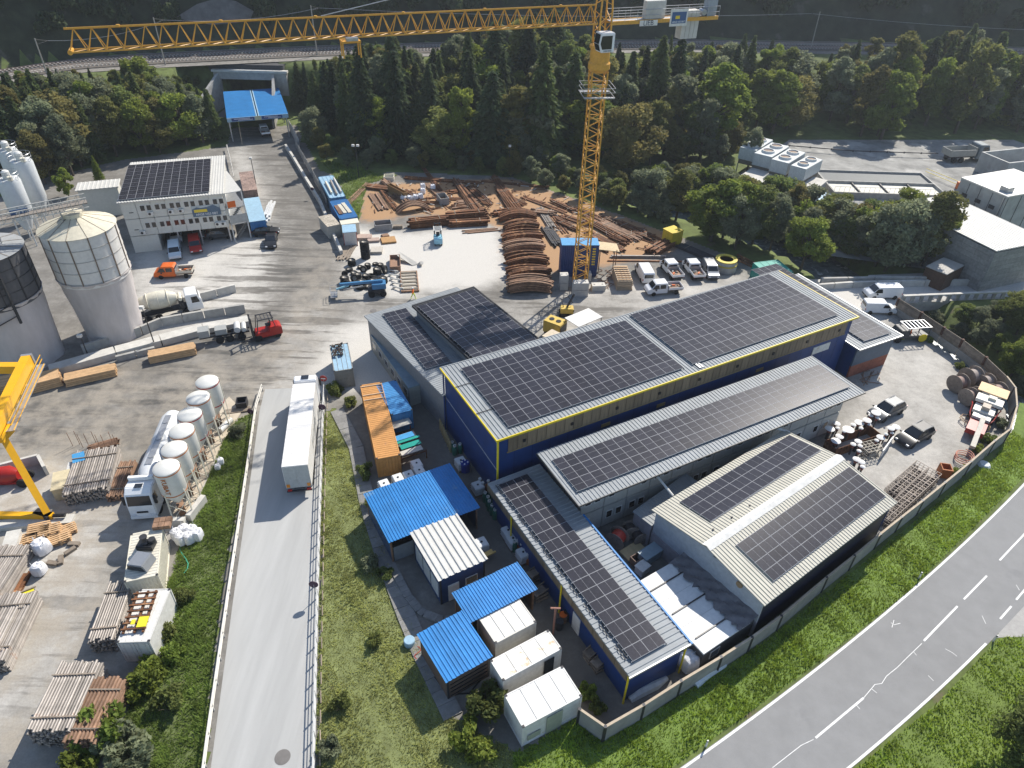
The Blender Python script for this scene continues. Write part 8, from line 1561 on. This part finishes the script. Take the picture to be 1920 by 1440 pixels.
# shrubs on the banks
for x, y, h, lb, mi in ((195, 1385, 2.4, 'big leafy bush covering the brown pipe stack', 3), (235, 1405, 2.0, 'bush right of the big leafy one at the bottom left', 1), (268, 1290, 1.8, 'bush above the pipe stacks on the left bank', 3), (290, 1260, 1.6, 'bush beside the white container with beams', 3), (300, 1190, 1.5, 'bush touching the white container corner', 0), (320, 1330, 1.5, 'bush in the middle of the left bank', 0), (250, 1440, 2.0, 'bush cut by the bottom edge on the left bank', 1), (150, 1450, 1.7, 'low bush at the bottom left corner', 3), (345, 1130, 1.3, 'small bush on the upper left bank', 0), (330, 1230, 1.4, 'small bush right of the white container', 3), (450, 815, 1.3, 'grey green bush by the silo slab end', 1), (690, 1062, 1.2, 'bush at the slab path left of the ribbed hut', 1), (720, 1085, .9, 'small bush beside the slab path', 0), (703, 1205, .9, 'dark tuft on the right grass bank', 0), (912, 1330, 2.2, 'spiky pine bush left of the white cabin', 0), (865, 1385, 1.5, 'light green bush below the square blue shed', 3), (900, 1420, 1.4, 'light green bush at the bottom left of the white cabin', 3), (630, 735, 1.4, 'bush between stop sign and orange container', 0), (655, 760, 1.2, 'ivy clump at the slab path start', 0), (690, 890, 1.2, 'dim shrub beside the long orange container', 0), (700, 945, 1.2, 'dim shrub left of the cube tanks', 0), (1100, 1305, 1.1, 'weeds right of the white cabin', 3), (1120, 1330, .9, 'weeds inside the yard wall corner', 0), (1850, 830, 1.1, 'green weeds inside the wall near the spray machine', 3), (1870, 800, 1.0, 'grey weeds at the wall bend', 1), (1835, 850, .9, 'low weeds by the hose coil', 3), (1795, 890, .8, 'low weeds by the wire cages', 3), (640, 1330, 1.0, 'dark green clump near the ramp fence', 0), (620, 1410, 1.1, 'flowering clump at the bottom of the grass bank', 1), (1690, 590, 1.0, 'dry weeds at the timber wall end', 2), (1740, 640, .8, 'weeds along the timber wall foot', 0), (1800, 690, .9, 'weeds near the cable drums', 0)):
    tree('b', P(x, y), h, lb, 'shrubs on the banks', LM[mi])
# grass
def grass(name, label, polyw, dens, h, mat, seed, patch=True):
    rng = np.random.default_rng(seed); pw = np.array(polyw); lo, hi = pw.min(0), pw.max(0); lo = np.maximum(lo, (-60, 15)); hi = np.minimum(hi, (80, 160)); n = int((hi-lo).prod()*dens); xy = rng.uniform(lo, hi, (n, 2)); xy = xy[inpoly(xy[:, 0], xy[:, 1], polyw)]
    if patch: f_ = fnoise(xy[:, 0], xy[:, 1], 2.2, seed)+.5*fnoise(xy[:, 0], xy[:, 1], .7, seed+1); hh = h*np.clip(.75+.55*f_, .25, 1.9)
    else: hh = np.full(len(xy), h)
    n = len(xy); B = 3; xy = np.repeat(xy, B, 0); hh = np.repeat(hh, B)*rng.uniform(.6, 1.3, n*B); a = rng.uniform(0, 6.28, n*B); l_ = rng.uniform(.2, .9, n*B)*hh; w_ = .03+.05*hh
    z = zt(xy[:, 0], xy[:, 1]); bx = np.stack([xy[:, 0], xy[:, 1], z], 1); sx = np.stack([-np.sin(a)*w_, np.cos(a)*w_, np.zeros(n*B)], 1); tip = bx+np.stack([np.cos(a)*l_, np.sin(a)*l_, hh], 1)
    V = np.stack([bx-sx, bx+sx, tip], 1).reshape(-1, 3); tag(obj(name, fastmesh(name, V, np.arange(len(V)).reshape(-1, 3), mat)), label, 'grass', kind='stuff')
gm = [leafmat('grass_lush', (.31, .43, .06), 0, 0), leafmat('grass_dry', (.44, .47, .17), 0, 0), leafmat('grass_wild', (.22, .31, .07), 0, 0)]
grass('lush_grass', 'lush green grass verge between wall and main road', G_WALL, 62, .26, gm[0], 1); grass('corner_grass', 'green grass on the far side of the main road', G_ROAD, 50, .26, gm[0], 2)
grass('dry_grass', 'dry yellowish grass on the bank right of the ramp', G_RAMP_R, 70, .20, gm[1], 3); grass('wild_grass', 'wild green growth on the bank left of the ramp', G_RAMP_L, 75, .34, gm[2], 4); grass('yard_weeds', 'weeds at the corner of the steel yard', G_STEEL, 14, .5, gm[2], 5)
rb = W([(0, 168), (120, 150), (230, 142), (380, 138), (390, 150), (220, 158), (100, 170), (0, 190)])
# ---- air: thin even haze round everything
mb = MB(); mb.box(-1000, 1000, -150, 1050, -6, 240); hz = mb.build('haze', []) ; hm = bpy.data.materials.new('haze_air'); hm.use_nodes = True; n = hm.node_tree.nodes; n.remove(n['Principled BSDF'])
pvol = n.new('ShaderNodeVolumePrincipled'); pvol.inputs['Color'].default_value = (.78, .86, .95, 1); pvol.inputs['Density'].default_value = .00025; pvol.inputs['Anisotropy'].default_value = .35
hm.node_tree.links.new(pvol.outputs[0], n['Material Output'].inputs['Volume']); hz.data.materials.append(hm); tag(hz, kind='stuff'); hz.display_type = 'WIRE'
